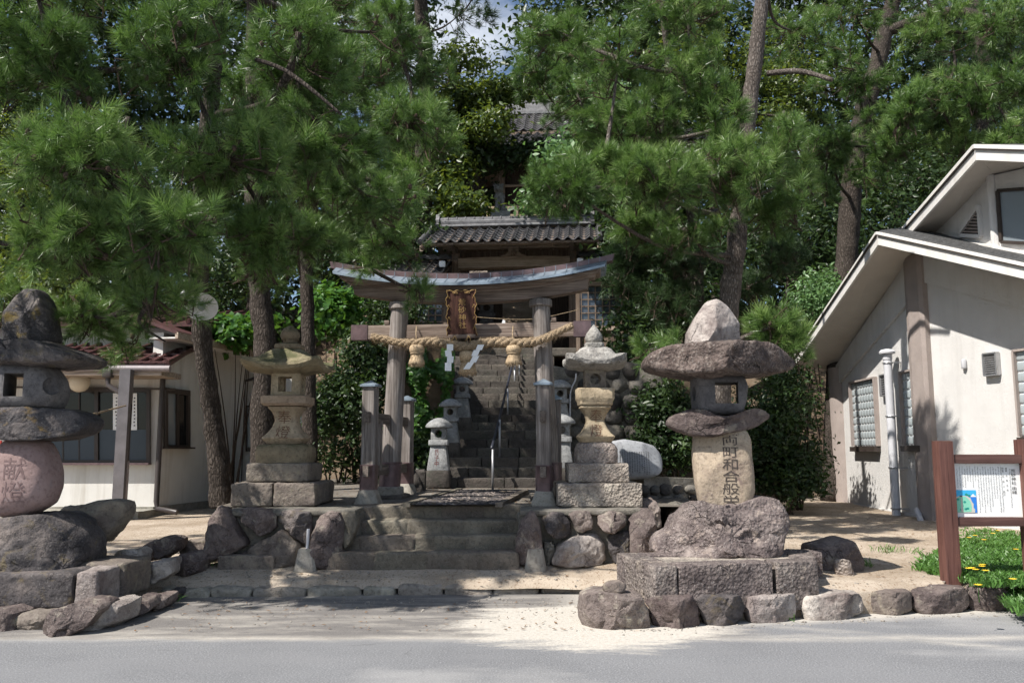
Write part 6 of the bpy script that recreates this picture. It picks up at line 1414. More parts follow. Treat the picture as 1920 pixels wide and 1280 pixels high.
def basis(D, rng):
    """rotation matrices taking +Z to D with a random spin"""
    D = unit(D); r = unit(rng.normal(size=D.shape)); X = unit(np.cross(r, D)); Y = np.cross(D, X); return np.stack([X, Y, D], axis=-1)
def tuft_template(n, rng, length=0.13, width=0.0042, axis=0.15):
    t = rng.random(n); base = np.zeros((n, 3)); base[:, 2] = axis*t
    ang = np.radians(np.where(t > .85, rng.uniform(8, 50, n), 66-34*t+rng.uniform(-12, 12, n))); az = rng.uniform(0, 2*np.pi, n)
    d = np.stack([np.sin(ang)*np.cos(az), np.sin(ang)*np.sin(az), np.cos(ang)], -1)
    L = length*rng.uniform(.75, 1.1, n)[:, None]; side = unit(np.cross(d, rng.normal(size=(n, 3))))*width/2
    tip = base+d*L; mid = base+d*L*.55+side*0
    V = np.stack([base-side, base+side, tip], 1).reshape(-1, 3); Fc = np.arange(3*n).reshape(-1, 3)
    tint = np.stack([np.full(n, -.34), np.full(n, -.34), np.full(n, .16)], 1).ravel()+np.repeat(rng.uniform(-.1, .1, n), 3)  # bases darker, tips lighter: crown shade and lit tips put into the tint
    return V, Fc, tint
def tufts_mesh(name, P, D, sc, tint, rng, parent, mat, n, length, width, axis=.15, kinds=5):
    T = [tuft_template(n, rng, length, width, axis) for _ in range(kinds)]; pick = rng.integers(0, kinds, len(P)); Vs, Fs, Ts = [], [], []; off = 0
    Rm = basis(D, rng)
    for k in range(kinds):
        s = pick == k
        if not s.any(): continue
        V, Fc, tt = T[k]
        W = np.einsum('nij,vj->nvi', Rm[s], V)*sc[s][:, None, None]+P[s][:, None, :]
        m = len(W); Vs.append(W.reshape(-1, 3)); Fs.append((Fc[None]+np.arange(m)[:, None, None]*len(V)).reshape(-1, 3)+off); off += m*len(V)
        Ts.append(np.clip(tint[s][:, None]+tt[None], 0, 1).ravel())
    return np_mesh(name, np.concatenate(Vs), np.concatenate(Fs), np.concatenate(Ts), parent, mat)
def ellip(rng, n, bias=2.2):
    d = unit(rng.normal(size=(n, 3))); return d*(rng.random(n)**(1/bias))[:, None]
def pine(name, label, trunk, pads, seed, mat='needle', bark='bark', n=60, length=.13, width=.0045, dens=1.0, cones=0, limb_r=.045, sides=12, group=None, cat='pine tree', forks=(), gap=-.22, gapf=2.4, ls=1.0):
    """trunk: [(px, py, depth, radius)]; pads: [(px, py, depth, half width px, half height px, half depth m, tufts)]"""
    rng = np.random.default_rng(seed); rnd = random.Random(seed)
    tp = [at(x, y, d) for x, y, d, r in trunk]; tr = [r for *_, r in trunk]
    cl = catmull(tp, 8*(len(tp)-1)); rad = [np.interp(i/(len(cl)-1)*(len(tr)-1), range(len(tr)), tr) for i in range(len(cl))]
    t = emp(name, label, cat, (cl[0].x, cl[0].y, cl[0].z), 0, group)
    MB().tube(cl, rad, sides, True, .22, seed).build('trunk', bark, t, smooth=0)
    for fpts in forks:
        fp = catmull([at(x, y, d) for x, y, d, r in fpts], 14); fr_ = [np.interp(i/(len(fp)-1)*(len(fpts)-1), range(len(fpts)), [q[3] for q in fpts]) for i in range(len(fp))]
        MB().tube(fp, fr_, 9, True, .2, seed+1).build('limb', bark, t, smooth=0)
    P, D, SC, TI = [], [], [], []; tw = MB(); CN = []; ctrs = []
    for (px, py, d, rx, ry, rz, cnt) in pads:
        c = at(px, py, d); R3 = Vector((max(.1, rx*d/F-length*.75), max(.08, rz), max(.06, ry*d/F-length*.75))); cnt = int(cnt*dens)
        best = min(cl+ctrs, key=lambda q: (q-c).length+(max(0, q.z-c.z+.2)*2.0 if q in cl else .35)); s0 = best; ctrs.append(c)
        mid = s0.lerp(c, .5)+Vector((rnd.uniform(-.15, .15), rnd.uniform(-.15, .15), -.08*(c-s0).length))
        lp = catmull([s0, mid, c], 10); L_ = (c-s0).length; lr0 = min(limb_r, .02+.016*L_)
        MB().tube(lp, [lr0*(1-.7*i/(len(lp)-1)) for i in range(len(lp))], 6, False, .15, seed).build('limb', bark, t, smooth=0)
        nb = max(3, cnt//6); E = ellip(rng, nb, 2.8); tone = rng.normal(.5, .07)
        for k in range(nb):
            e = c+Vector((E[k][0]*R3.x, E[k][1]*R3.y, E[k][2]*R3.z))
            if noise.noise(e*gapf+Vector((seed*.7, 0, 0))) < gap: continue
            jit = Vector(rng.normal(size=3)); outd = Vector((E[k][0], E[k][1], E[k][2]*.6))
            dr = outd*.55+Vector((0, -.15, .55))+jit*.42; dr.normalize(); L = rnd.uniform(.2, .42)*ls; st = e-dr*L
            a0 = min(lp, key=lambda q: (q-st).length); tw.tube([a0, a0.lerp(st, .5)+Vector((0, 0, -.04)), st, e], [.010, .009, .008, .004], 4, False)
            ntu = rnd.randint(5, 8)
            for j in range(ntu):
                u = 1-j/ntu; b = st.lerp(e, u); jit = Vector(rng.normal(size=3))
                if j == 0: dd = dr+jit*.12; pos = b; s = rnd.uniform(.95, 1.2)
                else:
                    dd = dr*.55+jit*.62+Vector((0, -.08, .12)); dd.normalize(); pos = b+dd*rnd.uniform(.02, .15)*ls; s = rnd.uniform(.62, 1.05)
                    tw.tube([b, pos], [.005, .004], 3, False)
                P.append(pos); D.append(dd); SC.append(s); TI.append(tone+rng.normal(0, .16)+.14*float(E[k][2])+(.12 if j == 0 else 0))  # tint raised toward each pad's top: light from above put into the colour
                if cones and rnd.random() < cones: CN.append(pos+Vector((rnd.uniform(-.04, .04), rnd.uniform(-.05, .0), -.02)))
    tag(tw.build('twigs', 'twig', t), kind='stuff')
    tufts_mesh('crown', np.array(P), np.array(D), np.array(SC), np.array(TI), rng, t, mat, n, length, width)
    if CN:
        cm = MB(); vs, fs = ico(1)
        for p in CN:
            s = rnd.uniform(.02, .03); cm.add([p+Vector((v.x*s, v.y*s, v.z*s*1.35)) for v in vs], fs)
        tag(cm.build('cones', 'twig', t), kind='stuff')
    return t
def leaf_quads(P, Nn, size, rng, aspect=.55):
    """pointed folded leaves"""
    n = len(P); Rm = basis(Nn, rng); X, Y, Z = Rm[:, :, 0], Rm[:, :, 1], Rm[:, :, 2]; s = size[:, None]
    b = P-X*s*.5; tip = P+X*s*.5-Z*s*.10; l = P+Y*s*aspect*.5+Z*s*.06-X*s*.06; r = P-Y*s*aspect*.5+Z*s*.06-X*s*.06
    V = np.stack([b, l, tip, r], 1).reshape(-1, 3); i = np.arange(n)[:, None]*4; Fc = np.concatenate([i+np.array([[0, 2, 1]]), i+np.array([[0, 3, 2]])], 0); return V, Fc
def leaf_cloud(name, clumps, rng, parent, mat, size=.09, per=14, spread=.17, aspect=.55, shell=3.0, upb=.5):
    """clumps: [(Vector centre, (rx, ry, rz), sprigs)]"""
    PP, NN, TT, SS = [], [], [], []
    for c, r, ns in clumps:
        e = ellip(rng, ns, shell); ctr = np.array(c)+e*np.array(r); outw = unit(e*np.array([1/max(r[0], .01), 1/max(r[1], .01), 1/max(r[2], .01)])); tone = rng.normal(.48, .09)
        q = rng.normal(size=(ns, per, 3))*spread*np.array([1, 1, .55]); PP.append((ctr[:, None]+q).reshape(-1, 3))
        nn = outw[:, None]*.6+np.array([0, -.15, upb])+rng.normal(size=(ns, per, 3))*.55; NN.append(nn.reshape(-1, 3))
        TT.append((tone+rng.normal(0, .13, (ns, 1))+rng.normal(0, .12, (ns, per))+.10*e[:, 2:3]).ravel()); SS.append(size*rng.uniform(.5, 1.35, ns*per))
    P, Nn, T, Sz = np.concatenate(PP), np.concatenate(NN), np.concatenate(TT), np.concatenate(SS)
    V, Fc = leaf_quads(P, Nn, Sz, rng, aspect)
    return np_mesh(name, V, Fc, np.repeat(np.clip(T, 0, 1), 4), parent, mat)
def broadleaf(name, label, trunk, clumps, seed, mat='leaf', size=.10, per=14, spread=.18, bark='bark', group=None, cat='tree', aspect=.5, shell=3.0):
    rng = np.random.default_rng(seed); rnd = random.Random(seed)
    tp = [at(x, y, d) for x, y, d, r in trunk]; tr = [r for *_, r in trunk]; cl = catmull(tp, 8*(len(tp)-1))
    t = emp(name, label, cat, cl[0], 0, group)
    MB().tube(cl, [np.interp(i/(len(cl)-1)*(len(tr)-1), range(len(tr)), tr) for i in range(len(cl))], 9, True, .2, seed).build('trunk', bark, t, smooth=0)
    cc = []
    for (px, py, d, rx, ry, rz, ns) in clumps:
        c = at(px, py, d); s0 = min(cl, key=lambda q: (q-c).length+max(0, q.z-c.z+.3)*2); m_ = s0.lerp(c, .5)+Vector((rnd.uniform(-.2, .2), 0, -.1))
        br = MB().tube(catmull([s0, m_, c], 8), [.05-.035*i/8 for i in range(9)], 5, False)
        for _ in range(5):
            e = c+Vector((rnd.uniform(-1, 1)*rx*d/F*.8, rnd.uniform(-1, 1)*rz*.8, rnd.uniform(-1, 1)*ry*d/F*.8)); br.tube([m_.lerp(c, .6), c.lerp(e, .4), e], [.02, .012, .005], 4, False)
        br.build('limb', bark, t, smooth=0); cc.append((c, (rx*d/F, rz, ry*d/F), ns))
    leaf_cloud('crown', cc, rng, t, mat, size, per, spread, aspect, shell); return t
def shrub(label, px, py, d, rx, ry, rz, ns, seed, mat='leaf', size=.08, base=None, aspect=.5, per=13, spread=.15, name='shrub'):
    rng = np.random.default_rng(seed); rnd = random.Random(seed); c = at(px, py, d); r = (rx*d/F, rz, ry*d/F)
    gz = max(hill(c.x, c.y), yard(c.x, c.y) if c.x > 2.4 else 0.2); t = emp(name, label, 'shrub', (c.x, c.y, gz)); st = MB()
    for _ in range(7):
        e = c+Vector((rnd.uniform(-1, 1)*r[0]*.7, rnd.uniform(-1, 1)*r[1]*.7, rnd.uniform(-.6, .7)*r[2])); b = Vector((c.x+rnd.uniform(-.2, .2), c.y+rnd.uniform(-.1, .1), gz-.05)); st.tube(catmull([b, b.lerp(e, .5)+Vector((rnd.uniform(-.1, .1), 0, .05)), e], 6), [.022, .02, .018, .014, .01, .008, .006], 5, False)
    st.build('stems', 'twig', t, smooth=0)
    cl = [(c, (r[0]*.9, r[1]*.9, r[2]*.9), ns//2)]
    for _ in range(6): cl.append((c+Vector((rnd.uniform(-.7, .7)*r[0], rnd.uniform(-.7, .7)*r[1], rnd.uniform(-.6, .75)*r[2])), (r[0]*.45, r[1]*.45, r[2]*.4), ns//10))
    leaf_cloud('foliage', cl, rng, t, mat, size, per, spread, aspect); return t
# ---------------------------------------------------------------- near pines
pine('pine_tree', 'big near pine with leaning dark trunk and crown filling the upper left', [(418, 948, 10.9, .165), (411, 880, 10.85, .13), (398, 780, 10.8, .118), (383, 660, 10.6, .115), (374, 560, 10.4, .115), (372, 440, 10.0, .11), (385, 300, 9.5, .11), (400, 120, 9.2, .09), (410, -120, 9.0, .06)], [
    (90, 120, 7.3, 130, 110, .55, 330), (330, 90, 7.4, 150, 110, .6, 360), (560, 110, 8.4, 130, 110, .6, 300), (730, 60, 10.8, 90, 80, .5, 150),
    (170, 300, 7.0, 170, 100, .5, 380), (420, 290, 7.8, 150, 110, .55, 380), (610, 250, 8.4, 130, 85, .5, 270), (765, 215, 10.6, 95, 60, .45, 190),
    (120, 450, 7.2, 130, 75, .5, 260), (300, 430, 7.1, 140, 85, .5, 300), (480, 420, 8.2, 110, 80, .45, 230), (690, 370, 9.6, 105, 75, .5, 260), (560, 445, 8.9, 85, 45, .4, 110),
    (730, 450, 10.4, 65, 40, .35, 80), (700, 508, 10.7, 45, 26, .3, 30), (785, 545, 10.7, 32, 30, .25, 24), (290, 560, 7.8, 110, 60, .4, 170), (170, 590, 8.6, 80, 45, .4, 100), (310, 640, 8.0, 45, 32, .35, 55), (30, 560, 9.5, 60, 45, .4, 60), (250, 645, 9.2, 45, 35, .3, 50),
    (40, -80, 7.2, 180, 110, .7, 160), (250, -90, 7.4, 150, 90, .6, 120), (-150, 150, 7.0, 130, 160, .7, 200), (-120, 420, 7.2, 120, 110, .6, 160), (-420, 250, 8.6, 220, 150, .9, 260), (-700, 180, 8.8, 220, 160, 1, 260), (-500, 20, 9, 260, 120, 1, 220), (480, 500, 8.8, 60, 36, .4, 70), (200, 380, 9.0, 140, 75, .5, 150), (100, 300, 8.8, 120, 70, .5, 110), (290, 470, 9.3, 100, 50, .4, 90)],  # closing pads are hidden foliage, added to shade the left stone lantern
    11, n=92, length=.155, width=.0056, cones=.06, dens=1.12, gap=-.06, forks=[[(374, 480, 10.2, .09), (440, 330, 9.0, .06), (540, 140, 8.2, .045), (560, 60, 8.0, .03)], [(376, 440, 10.0, .08), (250, 330, 8.6, .055), (110, 200, 7.6, .035)], [(480, 112, 7.25, .02), (530, 130, 7.15, .022), (580, 165, 7.1, .018), (640, 215, 7.1, .012)]])
pine('pine_tree', 'dark upright pine trunk just behind the left stone lantern', [(492, 930, 12.6, .20), (492, 780, 12.6, .175), (498, 660, 12.6, .165), (488, 560, 12.6, .158), (480, 420, 12.6, .17), (478, 200, 12.6, .15), (480, -150, 12.6, .10)], [
    (560, 190, 12.7, 150, 90, 1.2, 200), (600, 330, 12.6, 120, 70, 1.1, 150), (560, 330, 12.4, 110, 60, .7, 110), (650, 130, 12.6, 120, 70, .8, 130), (440, 180, 12.8, 100, 80, .8, 80), (760, 330, 12.6, 70, 50, .5, 60), (620, 0, 12.4, 120, 70, .8, 100), (500, -60, 12.4, 130, 90, .8, 110), (400, -180, 12.6, 170, 110, 1.2, 150), (620, -160, 12.6, 140, 110, 1.1, 130), (520, -330, 12.6, 180, 120, 1.3, 150), (810, 250, 12.2, 75, 40, .5, 70)], 13, n=50, length=.155, width=.0095, dens=2.0, ls=1.2)
pine('pine_tree', 'slim dark pine trunk left of the torii gate', [(582, 900, 14.2, .13), (579, 700, 14.2, .118), (576, 560, 14.2, .112), (574, 420, 14.2, .105), (580, 200, 14.2, .09), (590, -120, 14.2, .06)], [
    (640, 430, 14.0, 80, 45, .6, 60), (700, 250, 14.2, 110, 60, .7, 80), (560, 250, 14.2, 90, 60, .7, 60), (760, 120, 14.2, 110, 60, .7, 80), (640, -40, 14.2, 120, 80, .8, 80), (640, -200, 14.2, 150, 100, 1.2, 120), (560, -330, 14.2, 150, 100, 1.2, 110)], 17, n=48, length=.165, width=.0105, dens=1.9)
pine('pine_tree', 'tall pine with pale trunk behind the right boulder lantern', [(1332, 950, 13.0, .24), (1340, 840, 13.0, .20), (1347, 740, 13.0, .19), (1360, 620, 13.0, .17), (1378, 480, 13.0, .155), (1393, 340, 13.0, .145), (1404, 210, 13.0, .135), (1420, 80, 13.0, .12), (1440, -120, 13.0, .09)], [
    (1050, 345, 10.6, 120, 42, .45, 190), (1230, 335, 10.8, 130, 55, .5, 280), (1380, 320, 11.2, 110, 75, .5, 230), (1130, 310, 11.0, 90, 40, .4, 110), (1470, 210, 11.6, 50, 70, .4, 90), (1460, 270, 11.6, 55, 60, .4, 90), (1475, 370, 11.6, 45, 55, .4, 80),
    (1160, 110, 11.5, 120, 80, .6, 190), (1050, 60, 12.2, 75, 60, .5, 110), (1290, 140, 11.6, 110, 90, .6, 190), (1290, 20, 11.6, 130, 70, .6, 170), (1220, 225, 11.6, 110, 50, .5, 120), (1490, 60, 15.5, 90, 70, .6, 120), (1350, 230, 11.4, 60, 55, .4, 90),
    (1290, 430, 12.0, 95, 45, .4, 120), (1200, 420, 12.2, 70, 40, .4, 80), (1440, 400, 11.8, 50, 45, .35, 70), (1000, 130, 12.6, 50, 55, .4, 50), (1500, 320, 12.2, 35, 40, .3, 45), (1445, 612, 10.4, 62, 24, .3, 60), (1480, 640, 10.5, 45, 22, .3, 40), (1275, 645, 10.8, 75, 18, .25, 34), (1215, 655, 10.6, 30, 20, .2, 18), (1150, 250, 14.2, 120, 75, 1.0, 210), (1080, 170, 14.4, 100, 70, 1.0, 170), (1240, 330, 14.0, 120, 65, .9, 190)],  # closing deep pads are hidden foliage, added to shade the shrubs behind
    19, bark='bark_light', n=84, length=.165, width=.0068, dens=1.2, ls=1.15, gap=-.15, cones=.02, forks=[[(1440, 138, 13, .05), (1500, 134, 12.6, .045), (1560, 150, 12.2, .03)], [(1393, 360, 13, .06), (1330, 400, 12.0, .045), (1200, 350, 11.2, .03), (1080, 345, 10.8, .02)]])
pine('pine_tree', 'thin forked dark pine between the gate and the pale trunk', [(1312, 930, 14.5, .12), (1308, 640, 14.5, .10), (1308, 500, 14.5, .095), (1300, 420, 14.5, .09), (1270, 250, 14.5, .075), (1240, 0, 14.5, .05)], [
    (1200, 470, 13.8, 75, 40, .4, 80), (1290, 480, 13.6, 80, 45, .4, 80), (1180, 520, 14.0, 60, 45, .4, 70), (1250, 560, 13.8, 80, 50, .5, 90), (1400, 540, 13.6, 60, 35, .4, 50), (1470, 480, 13.4, 60, 45, .4, 60)], 23, mat='needle_far', n=44, length=.16, width=.010, dens=2.3,
    forks=[[(1305, 560, 14.5, .09), (1280, 510, 14.4, .08), (1245, 440, 14.2, .07), (1240, 380, 14.0, .05)]])
pine('pine_tree', 'huge rough pine trunk in deep shade beside the white building', [(1565, 940, 19.0, .29), (1572, 700, 19.0, .26), (1588, 480, 19.0, .245), (1598, 340, 19.0, .235), (1618, 220, 19.0, .22), (1650, 100, 19.0, .2), (1685, -60, 19.0, .16), (1700, -250, 19.0, .1)], [
    (1560, 270, 16.5, 85, 55, .7, 120), (1680, 265, 16.0, 80, 50, .6, 120), (1760, 180, 15.5, 100, 50, .7, 140), (1860, 170, 15.0, 90, 55, .7, 140), (1700, 205, 15.0, 40, 45, .4, 70), (1600, 130, 17, 110, 60, .8, 120), (1780, 60, 16, 110, 60, .8, 130), (1890, 40, 15, 80, 60, .7, 110), (1600, 20, 17.5, 110, 60, .8, 110), (1540, 350, 17, 70, 40, .5, 60), (1640, 225, 17, 60, 40, .5, 70), (1620, 330, 17.5, 60, 35, .5, 60), (1720, -60, 16, 200, 70, 1, 120), (1900, 250, 14.8, 60, 45, .5, 80), (1800, 265, 16, 80, 30, .5, 70)],
    31, n=60, length=.18, width=.0105, dens=1.5, ls=1.3, cones=.01, forks=[[(1660, 60, 19, .13), (1790, 20, 18, .1), (1900, 60, 17, .06)], [(1600, 320, 19, .09), (1680, 250, 17.5, .06), (1760, 190, 16, .04)]])
pine('pine_tree', 'dark leaning pine on the slope above the white building roof', [(1850, 500, 24, .3), (1850, 300, 24, .28), (1840, 120, 24, .24), (1820, -100, 24, .18)], [
    (1780, 120, 23, 110, 60, 1, 80), (1900, 110, 23, 90, 60, 1, 70), (1850, 20, 23, 120, 60, 1, 80), (1930, 210, 22, 80, 50, 1, 50), (1740, 20, 23, 90, 50, 1, 60)], 37, mat='needle_far', n=34, length=.24, width=.017, dens=1.5, ls=1.6)
pine('pine_tree', 'tall dark pine on the hill behind the upper left of the gate', [(790, 480, 23, .3), (795, 300, 23, .26), (798, 130, 23, .23), (790, 20, 23, .2), (780, -150, 23, .15)], [
    (700, 40, 22.5, 120, 60, 1, 90), (860, 30, 22.5, 80, 45, .8, 60), (760, 130, 22.5, 90, 40, .9, 60), (680, 150, 22.5, 90, 60, .9, 60), (850, 150, 23, 50, 30, .6, 26), (760, -60, 22, 150, 70, 1, 80), (900, -30, 22, 60, 40, 1, 40)], 41, mat='needle_far', n=34, length=.24, width=.017, dens=1.5, ls=1.6)
# ---------------------------------------------------------------- broadleaf trees on the hill
broadleaf('broadleaf_tree', 'glossy yellow green evergreen tree reaching over the shrine hall roof', [(870, 450, 24, .18), (880, 320, 24, .15), (860, 200, 24, .12), (850, 100, 24, .06)], [
    (870, 190, 23.5, 100, 35, .9, 150), (940, 172, 23.2, 70, 18, .7, 90), (915, 235, 23.0, 48, 35, .7, 80), (860, 110, 23.5, 60, 40, .8, 70), (830, 370, 23.0, 60, 55, .9, 110), (850, 310, 23.5, 45, 35, .8, 60), (878, 385, 22.6, 40, 26, .6, 60), (820, 250, 23.5, 60, 50, .8, 80), (985, 160, 23, 35, 14, .5, 30)], 43, 'leaf_yellow', .17, 14, .2)
broadleaf('broadleaf_tree', 'dark evergreen tree hanging in front of the shrine hall eaves', [(905, 460, 25, .2), (900, 350, 25, .16), (910, 280, 24.5, .1)], [
    (930, 290, 24.0, 80, 32, .6, 130), (1000, 285, 24.0, 60, 28, .5, 80), (875, 262, 24.2, 45, 26, .6, 60), (850, 420, 24.5, 60, 40, .8, 70)], 47, 'leaf', .16, 14, .2)
broadleaf('broadleaf_tree', 'pale feathery leaved tree right of the shrine hall roof', [(1120, 480, 22, .14), (1115, 330, 22, .1), (1110, 220, 22, .05)], [
    (1130, 195, 21.5, 65, 40, .7, 110), (1110, 255, 21.3, 55, 30, .6, 80), (1050, 290, 21.2, 40, 20, .5, 40), (1150, 240, 21.6, 60, 55, .7, 100), (1110, 170, 21.8, 60, 25, .6, 60), (1060, 380, 20.9, 50, 18, .4, 55), (1022, 380, 20.7, 42, 20, .4, 55), (1100, 390, 21, 40, 22, .4, 45)], 53, 'leaf_pale', .17, 13, .22, aspect=.62)
bt = 0
for lab, px, d, mat, cl, sd in [
    ('leafy dark evergreen on the slope left of the gate roof', 700, 21, 'leaf', [(700, 560, 20.5, 90, 70, 1, 200), (640, 480, 20.5, 90, 70, 1, 200), (760, 440, 21, 70, 60, 1, 130), (700, 380, 21.5, 90, 60, 1, 130)], 59),
    ('shaded evergreen with a yellow green top at the far left', 40, 24, 'leaf_yellow', [(20, 350, 22, 80, 80, 1, 110), (60, 470, 22, 80, 70, 1, 120), (0, 250, 23, 90, 70, 1, 80), (90, 540, 21.5, 70, 40, .8, 90)], 61),
    ('dark evergreen behind the cream house', 240, 26, 'leaf', [(200, 480, 24, 130, 90, 1.4, 200), (330, 380, 25, 130, 100, 1.4, 170), (120, 300, 26, 140, 110, 1.4, 130), (420, 520, 23.5, 90, 70, 1.2, 150), (330, 600, 22.5, 100, 40, 1, 120)], 67),
    ('dark evergreen mass behind the leaning pine trunk', 470, 26, 'leaf', [(470, 350, 25, 110, 90, 1.4, 150), (560, 250, 26, 120, 90, 1.4, 130), (600, 400, 24, 90, 80, 1.2, 150), (450, 200, 27, 130, 80, 1.5, 100), (620, 120, 27, 100, 70, 1.4, 80)], 71),
    ('dark evergreen right of the gate in the shade of the pines', 1240, 20, 'leaf', [(1190, 470, 19, 70, 80, 1, 160), (1250, 560, 18, 80, 80, 1, 180), (1200, 640, 17.5, 60, 70, .8, 150), (1320, 480, 19.5, 90, 90, 1.1, 170), (1180, 380, 20, 70, 60, 1, 110)], 73),
    ('tall evergreen behind the pale pine trunk with lit leaf edges', 1480, 24, 'leaf', [(1460, 330, 23, 110, 90, 1.3, 150), (1540, 440, 21.5, 90, 80, 1.2, 190), (1400, 460, 22, 90, 90, 1.2, 160), (1300, 300, 24, 110, 100, 1.4, 130), (1240, 180, 25, 100, 80, 1.3, 90)], 79),
    ('yellow green maple glowing behind the upper right pine', 1340, 26, 'leaf_yellow', [(1310, 90, 25, 90, 60, 1.2, 100), (1440, 120, 25, 80, 80, 1.2, 110), (1500, 170, 25, 70, 70, 1.2, 100), (1300, 190, 25, 70, 60, 1, 80), (1430, 230, 25, 70, 40, 1, 70)], 83),
    ('dark evergreen wall of leaves behind the white building', 1680, 25, 'leaf', [(1640, 420, 22.5, 110, 80, 1.2, 200), (1740, 340, 23, 110, 70, 1.2, 170), (1600, 300, 24, 90, 70, 1.2, 110), (1800, 300, 24, 90, 40, 1.2, 90), (1560, 560, 21, 80, 70, 1, 190), (1640, 520, 21, 80, 60, 1, 160)], 89)]:
    broadleaf('broadleaf_tree', lab, [(px, 640, d, .2), (px+5, 500, d, .17), (px-5, 350, d, .13), (px, 220, d, .08)], cl, sd, mat, .16, 13, .24, group='evergreen trees on the hill')
# ---------------------------------------------------------------- shrubs, ivy
for lab, px, py, d, rx, ry, rz, ns, sd, mat in [
    ('dark camellia shrub under the pines just right of the cobble wall', 1250, 800, 15.5, 70, 95, .8, 420, 101, 'leaf'),
    ('dark camellia shrub behind the carved stem of the right boulder lantern', 1400, 820, 16.0, 90, 110, .9, 480, 103, 'leaf'),
    ('dark camellia shrub against the round corner of the white building', 1478, 800, 16.5, 62, 130, .9, 440, 105, 'leaf'),
    ('low dark shrub at the edge of the sandy yard', 1480, 900, 15.5, 80, 40, .6, 200, 107, 'leaf'),
    ('sunlit leafy shrub between the pine trunks and the white eave', 1540, 560, 19.0, 70, 60, .8, 260, 109, 'leaf_pale'),
    ('dark shrub behind the front left gate post', 640, 800, 15.0, 80, 110, .8, 480, 111, 'leaf'),
    ('dark shrub filling the gap between the left lantern and the gate column', 690, 680, 15.5, 60, 80, .8, 330, 113, 'leaf'),
    ('bright leafed vine bush above the house roof behind the leaning pine', 440, 625, 17.5, 70, 35, .6, 150, 115, 'ivy'),
    ('leafy bush with lit leaves left of the torii roof', 620, 590, 17.0, 50, 50, .7, 200, 117, 'ivy'),
    ('dark bush under the gate side roof left of the torii', 750, 600, 18.0, 60, 60, .8, 240, 119, 'leaf'),
    ('dark bush behind the small marker at the stair foot', 760, 860, 14.6, 60, 60, .5, 240, 121, 'leaf')]:
    shrub(lab, px, py, d, rx, ry, rz, ns, sd, mat, .105 if mat != 'ivy' else .15, aspect=.5 if mat != 'ivy' else .8)
rng = np.random.default_rng(5)
ivy = emp('ivy', 'bright green ivy curtain on the bank left of the stairs', 'ivy', at(800, 880, 15.2))
MB().rbox((at(795, 760, 16.3).x, 16.5, 2.0), (1.0, 2.2, 2.9), .2, 8, .08, 3, 2).build('bank', SOIL, ivy, smooth=50)
n = 2600; px_ = rng.uniform(745, 850, n); py_ = rng.uniform(640, 880, n); ok = px_ < 852-.22*(np.maximum(py_, 700)-700); px_, py_ = px_[ok], py_[ok]
P = np.array([at(a, b, 15.3+.25*math.sin(a*.11)+.2*math.sin(b*.07)+r_) for a, b, r_ in zip(px_, py_, rng.uniform(-.08, .15, len(px_)))]); Nn = np.array([-.2, -1, .5])+rng.normal(size=P.shape)*.4
V, Fc = leaf_quads(P, Nn, rng.uniform(.07, .13, len(P)), rng, .85); np_mesh('leaves', V, Fc, np.repeat(np.clip(rng.normal(.55, .2, len(P)), 0, 1), 4), ivy, 'ivy', 'stuff')
# ---------------------------------------------------------------- flower patch by the sign
def blades(name, pts, rng, parent, mat, h=.13, w=.014, per=9):
    n = len(pts)*per; B0 = np.repeat(pts, per, 0)+rng.normal(size=(n, 3))*np.array([.03, .03, .004]); d = np.stack([rng.normal(0, .55, n), rng.normal(0, .55, n), np.ones(n)], -1); d = unit(d); L = h*rng.uniform(.6, 1.3, n)[:, None]
    sd = unit(np.cross(d, rng.normal(size=(n, 3))))*w/2; m = B0+d*L*.6; tip = B0+d*L+np.array([0, 0, -1])*L*.12+unit(d*np.array([1, 1, 0])+1e-6)*L*.15
    V = np.stack([B0-sd*.6, B0+sd*.6, m+sd, m-sd, tip], 1).reshape(-1, 3); i = np.arange(n)[:, None]*5; Fc = np.concatenate([i+np.array([[0, 1, 2]]), i+np.array([[0, 2, 3]]), i+np.array([[3, 2, 4]])], 0)
    t = np.clip(np.repeat(rng.normal(.5, .18, n), 5), 0, 1); return np_mesh(name, V, Fc, t, parent, mat, 'stuff')
rng = np.random.default_rng(77)
poly = [(1728, 1062), (1740, 1050), (1775, 1040), (1790, 1020), (1830, 1000), (1870, 998), (1925, 1012), (1990, 1030), (1990, 1120), (1925, 1150), (1890, 1135), (1900, 1105), (1850, 1098), (1800, 1088), (1760, 1076), (1735, 1074)]
def inside(x, y):
    r_ = False
    for (x1, y1), (x2, y2) in zip(poly, poly[1:]+poly[:1]):
        if (y1 > y) != (y2 > y) and x < (x2-x1)*(y-y1)/(y2-y1)+x1: r_ = not r_
    return r_
fp = emp('flower_patch', 'mat of green leaves with yellow flowers growing around the sign posts', 'flower bed', onz(1850, 1060, .26)); pts = []
while len(pts) < 2300:
    x, y = rng.uniform(1700, 1990), rng.uniform(990, 1155)
    if inside(x+rng.normal()*7, y+rng.normal()*4): p = onz(x, y, .25 if y < 1100 else .1); pts.append(p)
blades('leaf_mat', np.array(pts), rng, fp, 'grassy', .095, .017, 9)
